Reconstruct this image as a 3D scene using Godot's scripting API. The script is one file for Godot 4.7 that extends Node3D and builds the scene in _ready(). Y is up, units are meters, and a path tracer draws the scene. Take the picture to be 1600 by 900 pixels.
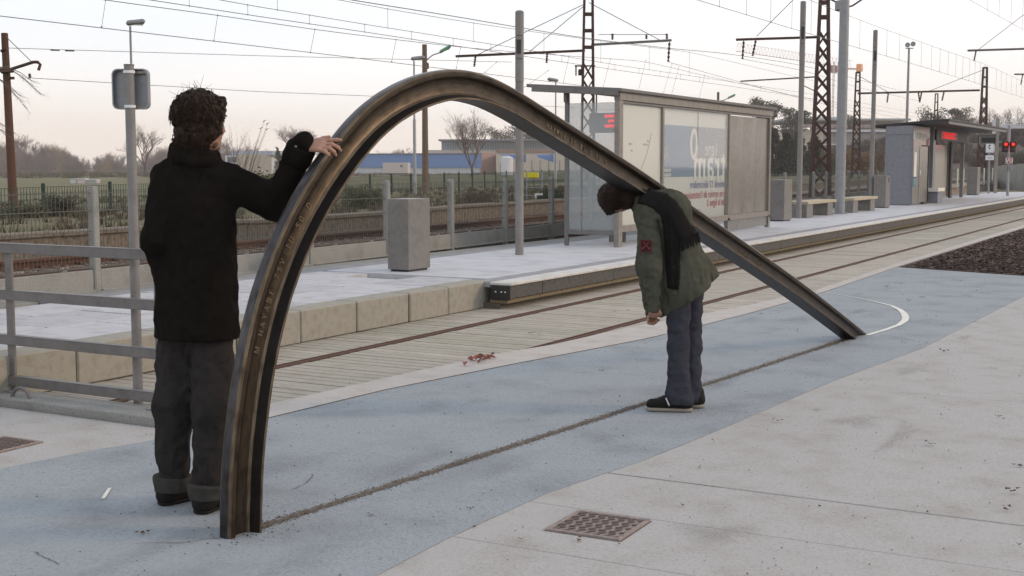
extends Node3D

# ---------------------------------------------------------------- camera frame (pixel of the 1600x900 photo + depth in metres -> world)
const EYE := Vector3(0, 1.5, 0)
const FOCAL := 2000.0
var cr: Vector3
var cu: Vector3
var cf: Vector3
var counts := {}
var M := {}
var rng := RandomNumberGenerator.new()

func set_frame():
	var pitch := atan2(192.0, FOCAL)
	var yaw := atan2(1115.0, sqrt(FOCAL * FOCAL + 192.0 * 192.0))
	cf = Vector3(cos(yaw) * cos(pitch), -sin(pitch), -sin(yaw) * cos(pitch))
	cr = Vector3(sin(yaw), 0, cos(yaw))
	cu = cr.cross(cf)

func at(px: float, py: float, dep: float) -> Vector3:
	return EYE + cf * dep + cr * ((px - 800.0) * dep / FOCAL) + cu * ((450.0 - py) * dep / FOCAL)

func on_z(px: float, py: float, z0: float, slope := 0.0, x0 := 0.0) -> Vector3:
	# where the ray meets the upright plane z = z0 + slope * (x - x0)
	var d := cf * FOCAL + cr * (px - 800.0) + cu * (450.0 - py)
	var t := (z0 - slope * x0) / (d.z - slope * d.x)
	return EYE + d * t

# ---------------------------------------------------------------- naming and grouping
func put(n: Node, called: String, parent: Node = null):
	if parent == null: parent = self
	var k := str(parent.get_instance_id()) + called
	var c: int = counts.get(k, 0)
	counts[k] = c + 1
	n.name = called if c == 0 else "%s_%03d" % [called, c]
	parent.add_child(n, true)
	return n

func tag(o: Node, label: String, category := "", group := ""):
	if label: o.set_meta("label", label)
	if category: o.set_meta("category", category)
	if group: o.set_meta("group", group)
	return o

func thing(called: String, label: String, category: String, pos := Vector3.ZERO, turn := 0.0, group := "") -> Node3D:
	var o := Node3D.new()
	put(o, called)
	o.position = pos
	o.rotation.y = turn
	tag(o, label, category, group)
	return o

func meshed(s, mat: Material) -> MeshInstance3D:
	var o := MeshInstance3D.new()
	if s is SurfaceTool:
		s.generate_normals()
		o.mesh = s.commit()
	else:
		o.mesh = s
	o.material_override = mat
	return o

func part(called: String, s, mat: Material, parent: Node3D, pos := Vector3.ZERO) -> MeshInstance3D:
	var o := meshed(s, mat)
	put(o, called, parent)
	o.position = pos
	return o

func solo(called: String, s, mat: Material, label: String, category: String, group := "", pos := Vector3.ZERO, turn := 0.0) -> MeshInstance3D:
	var o := meshed(s, mat)
	put(o, called)
	o.position = pos
	o.rotation.y = turn
	tag(o, label, category, group)
	return o

func struct(called: String, s, mat: Material, label := "", parent: Node3D = null) -> MeshInstance3D:
	var o := meshed(s, mat)
	put(o, called, parent)
	if parent == null:
		o.set_meta("kind", "structure")
		tag(o, label if label else called.replace("_", " "), called.replace("_", " "))
	return o

func dup(o: Node3D, pos: Vector3, turn := 0.0, label := "") -> Node3D:
	var r: Node3D = o.duplicate()
	var base := String(o.name)
	if base.length() > 4 and base.substr(base.length() - 4).begins_with("_") and base.substr(base.length() - 3).is_valid_int(): base = base.substr(0, base.length() - 4)
	put(r, base)
	r.position = pos
	r.rotation.y = turn
	if label: r.set_meta("label", label)
	return r

# ---------------------------------------------------------------- shapes
const FLAT := 4294967295

func st(smooth := false) -> SurfaceTool:
	var s := SurfaceTool.new()
	s.begin(Mesh.PRIMITIVE_TRIANGLES)
	s.set_smooth_group(0 if smooth else FLAT)
	return s

func tri(s: SurfaceTool, a: Vector3, b: Vector3, c: Vector3, out: Vector3):
	if (b - a).cross(c - a).dot(out) > 0.0:
		s.add_vertex(a); s.add_vertex(c); s.add_vertex(b)
	else:
		s.add_vertex(a); s.add_vertex(b); s.add_vertex(c)

func quad(s: SurfaceTool, a: Vector3, b: Vector3, c: Vector3, d: Vector3, out: Vector3):
	tri(s, a, b, c, out)
	tri(s, a, c, d, out)

func box(s: SurfaceTool, c: Vector3, size: Vector3, bas := Basis.IDENTITY, bv := 0.0) -> SurfaceTool:
	var h := size * 0.5
	bv = minf(bv, minf(h.x, minf(h.y, h.z)) * 0.9)
	s.set_smooth_group(FLAT)
	for ax in 3:
		var a1 := (ax + 1) % 3
		var a2 := (ax + 2) % 3
		for sg in [-1.0, 1.0]:
			var p := []
			for q in [[-1, -1], [1, -1], [1, 1], [-1, 1]]:
				var v := Vector3.ZERO
				v[ax] = sg * h[ax]
				v[a1] = q[0] * (h[a1] - bv)
				v[a2] = q[1] * (h[a2] - bv)
				p.append(c + bas * v)
			var n := Vector3.ZERO
			n[ax] = sg
			quad(s, p[0], p[1], p[2], p[3], bas * n)
	if bv > 0.0:
		for ax in 3:
			var a1 := (ax + 1) % 3
			var a2 := (ax + 2) % 3
			for s1 in [-1.0, 1.0]:
				for s2 in [-1.0, 1.0]:
					var p := []
					for q in [[-1, 0], [1, 0], [1, 1], [-1, 1]]:
						var v := Vector3.ZERO
						v[ax] = q[0] * (h[ax] - bv)
						v[a1] = s1 * (h[a1] if q[1] == 0 else h[a1] - bv)
						v[a2] = s2 * (h[a2] - bv if q[1] == 0 else h[a2])
						p.append(c + bas * v)
					var n := Vector3.ZERO
					n[a1] = s1
					n[a2] = s2
					quad(s, p[0], p[1], p[2], p[3], bas * n)
		for sx in [-1.0, 1.0]:
			for sy in [-1.0, 1.0]:
				for sz in [-1.0, 1.0]:
					var g := Vector3(sx, sy, sz)
					tri(s, c + bas * (g * Vector3(h.x, h.y - bv, h.z - bv)), c + bas * (g * Vector3(h.x - bv, h.y, h.z - bv)), c + bas * (g * Vector3(h.x - bv, h.y - bv, h.z)), bas * g)
	return s

func bbox(a: Vector3, b: Vector3, bv := 0.0) -> SurfaceTool:
	# box between two corners
	return box(st(), (a + b) * 0.5, (b - a).abs(), Basis.IDENTITY, bv)

func bar(s: SurfaceTool, a: Vector3, b: Vector3, w: float, h: float, bv := 0.0, up := Vector3.UP) -> SurfaceTool:
	var z := (b - a).normalized()
	var x := up.cross(z)
	if x.length() < 0.01: x = Vector3.RIGHT.cross(z)
	x = x.normalized()
	return box(s, (a + b) * 0.5, Vector3(w, h, a.distance_to(b)), Basis(x, z.cross(x), z), bv)

func tube(s: SurfaceTool, pts: Array, rad, sides := 8, caps := true) -> SurfaceTool:
	var n := pts.size()
	var rings := []
	var t0: Vector3 = (pts[1] - pts[0]).normalized()
	var x := t0.cross(Vector3.UP)
	if x.length() < 0.05: x = t0.cross(Vector3.RIGHT)
	x = x.normalized()
	for i in n:
		var t: Vector3
		if i == 0: t = t0
		elif i == n - 1: t = (pts[i] - pts[i - 1]).normalized()
		else: t = (pts[i + 1] - pts[i - 1]).normalized()
		x = (x - t * x.dot(t)).normalized()
		var y := t.cross(x)
		var r: float = rad[i] if rad is Array else rad
		var ring := PackedVector3Array()
		for k in sides:
			var a := TAU * k / sides
			ring.append(pts[i] + (x * cos(a) + y * sin(a)) * r)
		rings.append(ring)
	s.set_smooth_group(0 if sides > 4 else FLAT)
	for i in n - 1:
		for k in sides:
			var k2 := (k + 1) % sides
			var o: Vector3 = (rings[i][k] + rings[i][k2]) * 0.5 - pts[i] + (rings[i + 1][k] + rings[i + 1][k2]) * 0.5 - pts[i + 1]
			quad(s, rings[i][k], rings[i][k2], rings[i + 1][k2], rings[i + 1][k], o)
	if caps:
		s.set_smooth_group(FLAT)
		for e in [0, n - 1]:
			var o: Vector3 = (pts[0] - pts[1]) if e == 0 else (pts[n - 1] - pts[n - 2])
			for k in range(1, sides - 1):
				tri(s, rings[e][0], rings[e][k], rings[e][k + 1], o)
	return s

func rod(a: Vector3, b: Vector3, r, sides := 10) -> SurfaceTool:
	return tube(st(), [a, b], r, sides)

func sheet(s: SurfaceTool, poly: PackedVector2Array, y: float) -> SurfaceTool:
	var ix := Geometry2D.triangulate_polygon(poly)
	for k in range(0, ix.size(), 3):
		tri(s, Vector3(poly[ix[k]].x, y, poly[ix[k]].y), Vector3(poly[ix[k + 1]].x, y, poly[ix[k + 1]].y), Vector3(poly[ix[k + 2]].x, y, poly[ix[k + 2]].y), Vector3.UP)
	return s

func prism(s: SurfaceTool, poly: PackedVector2Array, y0: float, y1: float, ch := 0.0) -> SurfaceTool:
	# upright prism over a polygon in (x, z), its top edge chamfered by ch
	s.set_smooth_group(FLAT)
	var top := poly
	if ch > 0.0:
		var o := Geometry2D.offset_polygon(poly, -ch, Geometry2D.JOIN_MITER)
		if o.size() == 1 and o[0].size() == poly.size():
			top = o[0]
	sheet(s, top, y1)
	var c := Vector2.ZERO
	for p in poly: c += p
	c /= poly.size()
	var cw := Geometry2D.is_polygon_clockwise(poly)
	for i in poly.size():
		var a := poly[i]
		var b := poly[(i + 1) % poly.size()]
		var e := b - a
		var n := Vector3(-e.y, 0, e.x) if cw else Vector3(e.y, 0, -e.x)
		quad(s, Vector3(a.x, y0, a.y), Vector3(b.x, y0, b.y), Vector3(b.x, y1 - ch, b.y), Vector3(a.x, y1 - ch, a.y), n)
	if ch > 0.0 and top != poly:
		# match the nearest corners of the inset outline
		for i in poly.size():
			var a := poly[i]
			var b := poly[(i + 1) % poly.size()]
			var ta := top[0]
			var tb := top[0]
			for q in top:
				if q.distance_to(a) < ta.distance_to(a): ta = q
				if q.distance_to(b) < tb.distance_to(b): tb = q
			quad(s, Vector3(a.x, y1 - ch, a.y), Vector3(b.x, y1 - ch, b.y), Vector3(tb.x, y1, tb.y), Vector3(ta.x, y1, ta.y), Vector3.UP)
	return s

func ball(s: SurfaceTool, c: Vector3, r: Vector3, seg := 10, rings := 6, bas := Basis.IDENTITY) -> SurfaceTool:
	s.set_smooth_group(0)
	for i in rings:
		for k in seg:
			var q := []
			for e in [[i, k], [i, k + 1], [i + 1, k + 1], [i + 1, k]]:
				var th: float = PI * e[0] / rings
				var ph: float = TAU * (e[1] % seg) / seg
				q.append(bas * (Vector3(sin(th) * cos(ph), cos(th), sin(th) * sin(ph)) * r))
			var o: Vector3 = q[0] + q[1] + q[2] + q[3]
			if i > 0: tri(s, c + q[0], c + q[1], c + q[2], o)
			if i < rings - 1: tri(s, c + q[0], c + q[2], c + q[3], o)
	return s

func poly(a: Array) -> PackedVector2Array:
	var p := PackedVector2Array()
	for q in a: p.append(Vector2(q[0], q[1]))
	return p

# ---------------------------------------------------------------- materials
func lin(r: float, g: float, b: float, a := 1.0) -> Color:
	return Color(r, g, b, a).linear_to_srgb()

func mat(c: Color, rough := 0.8, metal := 0.0) -> StandardMaterial3D:
	var m := StandardMaterial3D.new()
	m.albedo_color = c
	m.roughness = rough
	m.metallic = metal
	return m

func noise(seed_: int, freq: float, oct := 4, kind := FastNoiseLite.TYPE_SIMPLEX_SMOOTH) -> FastNoiseLite:
	var n := FastNoiseLite.new()
	n.seed = seed_
	n.frequency = freq
	n.noise_type = kind
	n.fractal_octaves = oct
	return n

func tex(n: FastNoiseLite, stops: Array, size := 512, bump := -1.0) -> NoiseTexture2D:
	# stops: [offset, grey or Color in linear]
	var t := NoiseTexture2D.new()
	t.width = size
	t.height = size
	t.seamless = true
	t.seamless_blend_skirt = 0.15
	t.noise = n
	if bump > 0.0:
		t.as_normal_map = true
		t.bump_strength = bump
		return t
	var g := Gradient.new()
	var off := PackedFloat32Array()
	var col := PackedColorArray()
	for q in stops:
		off.append(q[0])
		var c: Color = q[1] if q[1] is Color else Color(q[1], q[1], q[1])
		col.append(c.linear_to_srgb())
	g.offsets = off
	g.colors = col
	t.color_ramp = g
	return t

# a surface: fine texture over a coarse one, both tiled in world space
func surf(c: Color, rough: float, fine: Texture2D, fs, coarse: Texture2D = null, cs = 0.1, bump: Texture2D = null, bstr := 1.0, metal := 0.0) -> StandardMaterial3D:
	var m := mat(c, rough, metal)
	m.albedo_texture = fine
	m.uv1_triplanar = true
	m.uv1_world_triplanar = true
	m.uv1_scale = fs if fs is Vector3 else Vector3.ONE * fs
	if coarse:
		m.detail_enabled = true
		m.detail_albedo = coarse
		m.detail_blend_mode = BaseMaterial3D.BLEND_MODE_MUL
		m.detail_uv_layer = BaseMaterial3D.DETAIL_UV_2
		m.uv2_triplanar = true
		m.uv2_world_triplanar = true
		m.uv2_scale = cs if cs is Vector3 else Vector3.ONE * cs
	if bump:
		m.normal_enabled = true
		m.normal_texture = bump
		m.normal_scale = bstr
	return m

func make_materials():
	var speck := tex(noise(3, 0.22, 2, FastNoiseLite.TYPE_VALUE), [[0.0, 0.70], [0.3, 0.90], [0.55, 1.0], [1.0, 1.14]], 1024)
	var speckb := tex(noise(4, 0.2, 2, FastNoiseLite.TYPE_VALUE), [], 1024, 2.2)
	var blot := tex(noise(5, 0.012, 5), [[0.0, 0.74], [0.35, 0.93], [0.6, 1.0], [1.0, 1.07]], 512)
	var blot_warm := tex(noise(6, 0.014, 5), [[0.0, Color(0.84, 0.81, 0.77)], [0.35, Color(0.95, 0.94, 0.925)], [0.6, Color(1, 1, 1)], [1.0, Color(1.05, 1.06, 1.1)]], 512)
	var soft := tex(noise(7, 0.03, 4), [[0.0, 0.82], [0.5, 1.0], [1.0, 1.12]], 512)
	var grain := tex(noise(8, 0.06, 4), [[0.0, 0.62], [0.45, 0.95], [1.0, 1.15]], 512)
	var concb := tex(noise(9, 0.12, 4), [], 512, 1.5)
	var rustt := tex(noise(10, 0.05, 5), [[0.0, Color(0.35, 0.28, 0.24)], [0.4, Color(0.85, 0.8, 0.78)], [0.7, Color(1.1, 1.0, 0.95)], [1.0, Color(1.7, 1.3, 1.0)]], 512)
	M.blue = surf(lin(0.305, 0.333, 0.358), 0.95, speck, 0.45, blot, 0.22, speckb, 0.8)
	M.pale = surf(lin(0.420, 0.405, 0.393), 0.92, speck, 0.55, blot_warm, 0.33, speckb, 0.45)
	M.strip = surf(lin(0.49, 0.455, 0.425), 0.9, speck, 0.8, blot_warm, 0.5, concb, 0.4)
	M.platform = surf(lin(0.53, 0.535, 0.565), 0.7, speck, 1.2, blot, 0.3)
	M.kerb = surf(lin(0.325, 0.312, 0.275), 0.9, speck, 1.4, tex(noise(11, 0.02, 5), [[0.0, Color(0.8, 0.76, 0.70)], [0.4, Color(0.95, 0.94, 0.91)], [1.0, Color(1.1, 1.08, 1.05)]], 512), 0.9, concb, 0.4)
	M.boards = []
	for k in 4:
		var tones := [Color(0.42, 0.378, 0.322), Color(0.385, 0.352, 0.298), Color(0.455, 0.41, 0.348), Color(0.365, 0.342, 0.275)]
		M.boards.append(surf(tones[k].linear_to_srgb(), 0.85, grain, Vector3(3.0, 3.0, 0.35), blot_warm, 0.4))
	M.slab = surf(lin(0.50, 0.505, 0.53), 0.85, speck, 1.1, blot, 0.5)
	M.slab_b = surf(lin(0.45, 0.455, 0.48), 0.85, speck, 1.0, blot, 0.6)
	M.tactile = surf(lin(0.30, 0.30, 0.325), 0.85, speck, 1.1, blot, 0.5)
	M.nosing = surf(lin(0.62, 0.60, 0.57), 0.8, speck, 1.0, blot, 0.5)
	M.panel = surf(lin(0.075, 0.072, 0.070), 0.6, soft, 1.3, rustt, 0.5)
	M.joint = mat(lin(0.06, 0.05, 0.035), 0.95)
	M.stain = surf(lin(0.21, 0.18, 0.115), 0.9, grain, 1.5, rustt, 1.1)
	M.dirt = surf(lin(0.12, 0.105, 0.085), 1.0, grain, 1.2, blot_warm, 0.3)
	M.groove = surf(lin(0.14, 0.13, 0.115), 1.0, speck, 0.9, rustt, 0.8, speckb, 1.0)
	M.mulch = surf(lin(0.085, 0.05, 0.038), 1.0, grain, 1.5, rustt, 0.7, concb, 1.0)
	M.rusty = surf(lin(0.105, 0.05, 0.03), 0.85, grain, 2.0, rustt, 1.4)
	M.rust_dark = surf(lin(0.085, 0.044, 0.03), 0.8, grain, 2.0, rustt, 1.4)
	M.mast = surf(lin(0.075, 0.036, 0.026), 0.75, grain, 2.0, rustt, 0.6)
	M.steel = surf(lin(0.29, 0.265, 0.24), 0.45, soft, 1.5, blot, 0.8, null, 1.0, 0.55)
	M.galv = surf(lin(0.29, 0.30, 0.32), 0.5, soft, 2.0, blot, 0.7, null, 1.0, 0.5)
	M.greypaint = surf(lin(0.165, 0.155, 0.15), 0.5, soft, 1.0, blot, 0.7)
	M.greybox = surf(lin(0.205, 0.195, 0.185), 0.42, soft, 0.7, soft, 0.25, null, 1.0, 0.35)
	M.brushed = surf(lin(0.33, 0.315, 0.29), 0.28, tex(noise(12, 0.05, 3), [[0.0, 0.85], [0.5, 1.0], [1.0, 1.1]], 256), Vector3(0.6, 6.0, 0.6), blot, 0.8, null, 1.0, 0.75)
	M.pole = surf(lin(0.225, 0.215, 0.21), 0.55, soft, 1.5, blot, 0.5)
	M.concrete = surf(lin(0.29, 0.29, 0.275), 0.9, grain, 1.5, blot, 0.5, concb, 0.5)
	M.concrete_old = surf(lin(0.20, 0.175, 0.14), 0.95, grain, 1.2, rustt, 0.35, concb, 0.6)
	M.black = mat(lin(0.012, 0.012, 0.014), 0.5)
	M.dark = mat(lin(0.03, 0.03, 0.032), 0.6)
	M.white = mat(lin(0.72, 0.72, 0.72), 0.6)
	M.whitepaint_lit_posts = surf(lin(0.78, 0.77, 0.70), 0.7, soft, 2.0, blot, 1.0)
	M.wire = mat(lin(0.14, 0.14, 0.15), 0.6)
	M.mesh = mat(lin(0.085, 0.092, 0.085), 0.7)
	M.greenfence = mat(lin(0.02, 0.045, 0.035), 0.7)
	M.wood = surf(lin(0.17, 0.125, 0.09), 0.9, grain, Vector3(2, 0.3, 2), blot, 0.5)
	M.redmetal = mat(lin(0.28, 0.03, 0.03), 0.5)
	M.ballast = surf(lin(0.30, 0.25, 0.22), 1.0, tex(noise(13, 0.09, 2, FastNoiseLite.TYPE_CELLULAR), [[0.0, 0.35], [0.4, 0.9], [1.0, 1.3]], 512), 0.5, blot_warm, 0.4)
	M.stone = mat(lin(0.34, 0.29, 0.26), 0.95)
	M.stone.vertex_color_use_as_albedo = true
	M.field = surf(lin(0.135, 0.120, 0.062), 1.0, tex(noise(14, 0.08, 4), [[0.0, 0.45], [0.5, 1.0], [1.0, 1.5]], 512), 0.3, tex(noise(15, 0.012, 4), [[0.3, Color(0.80, 1.05, 0.55)], [0.45, Color(1.0, 0.95, 0.8)], [0.75, Color(1.35, 1.05, 0.9)]], 512), 0.015)
	M.leaf = mat(Color.WHITE, 0.9)
	M.leaf.vertex_color_use_as_albedo = true
	M.twig = mat(lin(0.13, 0.095, 0.08), 0.95)
	M.twig_red = mat(lin(0.15, 0.105, 0.095), 0.95)
	M.far_wood = mat(lin(0.135, 0.105, 0.10), 1.0)
	M.trunk = mat(lin(0.09, 0.07, 0.055), 0.95)
	# the big bent rail: dark bronzed steel with worn, slightly polished faces
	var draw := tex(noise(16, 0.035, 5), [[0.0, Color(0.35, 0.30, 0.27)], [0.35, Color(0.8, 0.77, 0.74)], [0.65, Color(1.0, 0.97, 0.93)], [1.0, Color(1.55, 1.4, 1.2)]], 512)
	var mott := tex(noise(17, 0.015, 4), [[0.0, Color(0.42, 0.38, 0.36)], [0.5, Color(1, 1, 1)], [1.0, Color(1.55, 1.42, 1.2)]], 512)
	M.rail = surf(lin(0.060, 0.047, 0.034), 0.38, tex(noise(16, 0.05, 5), [[0.0, Color(0.45, 0.38, 0.32)], [0.45, Color(0.95, 0.92, 0.88)], [1.0, Color(1.3, 1.22, 1.1)]], 512), 1.6, tex(noise(17, 0.015, 4), [[0.0, Color(0.62, 0.58, 0.56)], [0.5, Color(1, 1, 1)], [1.0, Color(1.2, 1.15, 1.05)]], 512), 0.7, tex(noise(18, 0.15, 4), [], 512, 2.0), 0.25, 0.75)
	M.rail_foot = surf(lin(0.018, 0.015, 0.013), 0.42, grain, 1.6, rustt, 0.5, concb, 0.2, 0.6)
	M.rail_top = surf(lin(0.068, 0.069, 0.077), 0.34, tex(noise(19, 0.06, 4), [[0.0, 0.6], [0.5, 1.0], [1.0, 1.2]], 512), 1.6, blot, 0.8, null, 1.0, 0.8)
	M.rail_edge = surf(lin(0.16, 0.122, 0.083), 0.40, draw, 1.0, mott, 1.0, null, 1.0, 0.75)  # polished arrises, their bright highlight put into the lighter colour
	for q in [M.rail, M.rail_foot, M.rail_top, M.rail_edge]:
		q.uv1_triplanar = false
		q.uv1_world_triplanar = false
		q.albedo_texture = draw
		q.detail_albedo = mott
		q.detail_enabled = true
		q.detail_blend_mode = BaseMaterial3D.BLEND_MODE_MUL
		q.detail_uv_layer = BaseMaterial3D.DETAIL_UV_2
		q.uv2_triplanar = true
		q.uv2_world_triplanar = true
		q.uv2_scale = Vector3.ONE * 1.1
		q.normal_enabled = false
		q.uv1_scale = Vector3(5.0, 0.45, 1.0)
	M.emboss = surf(lin(0.22, 0.175, 0.12), 0.45, grain, 2.0, null, 0.1, null, 1.0, 0.7)
	# cloth, skin and hair
	var weave := tex(noise(20, 0.25, 2), [[0.0, 0.75], [0.5, 1.0], [1.0, 1.2]], 512)
	var fade := tex(noise(21, 0.02, 4), [[0.0, 0.65], [0.45, 0.95], [0.7, 1.05], [1.0, 1.5]], 512)
	M.coat = surf(lin(0.0115, 0.0095, 0.0083), 0.92, weave, 4.0, fade, 1.5)
	M.jeans_dark = surf(lin(0.034, 0.031, 0.030), 0.95, weave, 4.0, fade, 1.4)
	M.jeans_cuff = surf(lin(0.056, 0.054, 0.050), 0.95, weave, 4.0, fade, 2.0)
	M.trousers = surf(lin(0.047, 0.049, 0.063), 0.95, weave, 4.0, fade, 1.4)
	M.parka = surf(lin(0.080, 0.082, 0.063), 0.95, weave, 4.0, fade, 1.6)
	M.scarf = surf(lin(0.017, 0.016, 0.016), 1.0, weave, 5.0, fade, 2.0)
	M.shoe = surf(lin(0.012, 0.011, 0.011), 0.6, soft, 4.0)
	M.sole = mat(lin(0.27, 0.235, 0.20), 0.8)
	M.skin = surf(lin(0.37, 0.205, 0.145), 0.55, soft, 6.0)
	M.skin.subsurf_scatter_enabled = true
	M.skin.subsurf_scatter_strength = 0.12
	M.hair = mat(lin(0.026, 0.0155, 0.0105), 0.55)
	M.hair_brown = mat(lin(0.024, 0.014, 0.010), 0.55)
	for q in [M.coat, M.jeans_dark, M.jeans_cuff, M.trousers, M.parka, M.scarf]: q.metallic_specular = 0.12
	for q in [M.hair, M.hair_brown, M.shoe]: q.metallic_specular = 0.25
	# glass and lamps
	M.glass = mat(Color(0.80, 0.86, 0.86, 0.04), 0.04)
	M.glass.transparency = BaseMaterial3D.TRANSPARENCY_ALPHA
	M.hazy_glass = mat(Color(0.70, 0.73, 0.74, 0.40), 0.06)
	M.hazy_glass.transparency = BaseMaterial3D.TRANSPARENCY_ALPHA
	M.milk = mat(lin(0.56, 0.57, 0.52), 0.12)
	M.red_led = mat(lin(0.5, 0.01, 0.02), 0.5)
	M.red_led.emission_enabled = true
	M.red_led.emission = Color(1.0, 0.05, 0.10)
	M.red_led.emission_energy_multiplier = 0.75
	M.red_far = M.red_led.duplicate()
	M.red_far.emission_energy_multiplier = 2.6
	M.red_hot = mat(lin(0.6, 0.05, 0.03), 0.5)
	M.red_hot.emission_enabled = true
	M.red_hot.emission = Color(1.0, 0.16, 0.10)
	M.red_hot.emission_energy_multiplier = 1.3

# ---------------------------------------------------------------- the scene
func _ready():
	set_frame()
	var cam := Camera3D.new()
	cam.name = "camera"
	cam.transform = Transform3D(Basis(cr, cu, -cf), EYE)
	cam.fov = rad_to_deg(2.0 * atan(450.0 / FOCAL))
	cam.near = 0.1
	cam.far = 6000.0
	add_child(cam)
	cam.make_current()
	var we := WorldEnvironment.new()
	we.name = "world_environment"
	var env := Environment.new()
	env.background_mode = Environment.BG_SKY
	env.sky = make_sky()
	env.background_energy_multiplier = 1.25
	env.tonemap_mode = Environment.TONE_MAPPER_LINEAR
	env.tonemap_exposure = 1.0
	env.sdfgi_enabled = true
	env.ssao_enabled = true
	env.ssil_enabled = true
	env.fog_enabled = true
	env.fog_density = 0.0005
	env.fog_light_color = Color(1.0, 0.965, 0.95)
	we.environment = env
	add_child(we)
	var sun := DirectionalLight3D.new()
	sun.name = "sun"
	sun.light_energy = 0.42
	sun.light_color = Color(1.0, 0.86, 0.70)
	sun.light_angular_distance = 11.0
	sun.shadow_enabled = true
	add_child(sun)
	sun.look_at_from_position(Vector3.ZERO, Vector3(-0.50, -0.40, -0.87), Vector3.UP)

	make_materials()
	make_ground()
	make_tramway()
	make_platform()
	make_railing()
	make_railway()
	make_wall_and_fences()
	make_background()
	make_masts_and_wires()
	make_poles()
	make_shelter()
	make_kiosk()
	make_furniture()
	make_rail()
	make_person_standing()
	make_person_bending()
	make_litter()

func make_sky() -> Sky:
	var w := 768
	var h := 384
	var im := Image.create(w, h, false, Image.FORMAT_RGBF)
	var n := noise(31, 1.0, 5)
	var n2 := noise(32, 1.0, 3)
	for j in h:
		var th := PI * (j + 0.5) / h
		var el := 90.0 - rad_to_deg(th)
		for i in w:
			var ph := TAU * ((i + 0.5) / w - 0.5)
			var d := Vector3(sin(th) * sin(ph), cos(th), -sin(th) * cos(ph))
			var e := maxf(el, 0.0)
			var c := Color(0.95, 0.845, 0.755).lerp(Color(0.94, 0.895, 0.84), smoothstep(0.0, 4.0, e))
			c = c.lerp(Color(0.89, 0.895, 0.905), smoothstep(2.0, 7.0, e))
			c = c.lerp(Color(0.50, 0.57, 0.70), smoothstep(7.0, 65.0, e))
			# thin veils of cloud, drawn out along the horizon
			var q := n.get_noise_3d(d.x * 1.6, d.y * 9.0, d.z * 1.6)
			var b := clampf(n2.get_noise_3d(d.x * 1.1 + 3.0, d.y * 4.0, d.z * 1.1) * 1.6 + 0.35, 0.0, 1.0)
			c = c.lerp(Color(0.81, 0.865, 0.925) * (1.0 - 0.25 * smoothstep(10.0, 50.0, e)), b * 0.6 * smoothstep(1.5, 6.0, e))
			c = c.lerp(Color(0.985, 0.965, 0.955), clampf(q * 1.3 + 0.22, 0.0, 0.7) * smoothstep(0.5, 5.0, e) * (1.0 - 0.6 * smoothstep(12.0, 50.0, e)))
			im.set_pixel(i, j, c)
	var p := PanoramaSkyMaterial.new()
	p.panorama = ImageTexture.create_from_image(im)
	p.energy_multiplier = 1.0
	var s := Sky.new()
	s.sky_material = p
	return s

# ---------------------------------------------------------------- ground, pavement and tracks
func wall_z(x: float) -> float:
	return -13.55 - 0.085 * (x - 12.0) if x > 22.0 else -13.55 - 0.055 * (x - 12.0)

func land(x: float, z: float) -> float:
	# height of the open land: level and out of sight under the paving, a low bank behind the railway that falls to the field
	var s := wall_z(clampf(x, -60.0, 140.0)) - z
	if s < 0.0: return -0.32
	return lerpf(0.52, -0.22, smoothstep(1.0, 45.0, s)) - 0.85 * smoothstep(50.0, 190.0, s) if s > 0.4 else -0.32

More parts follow.
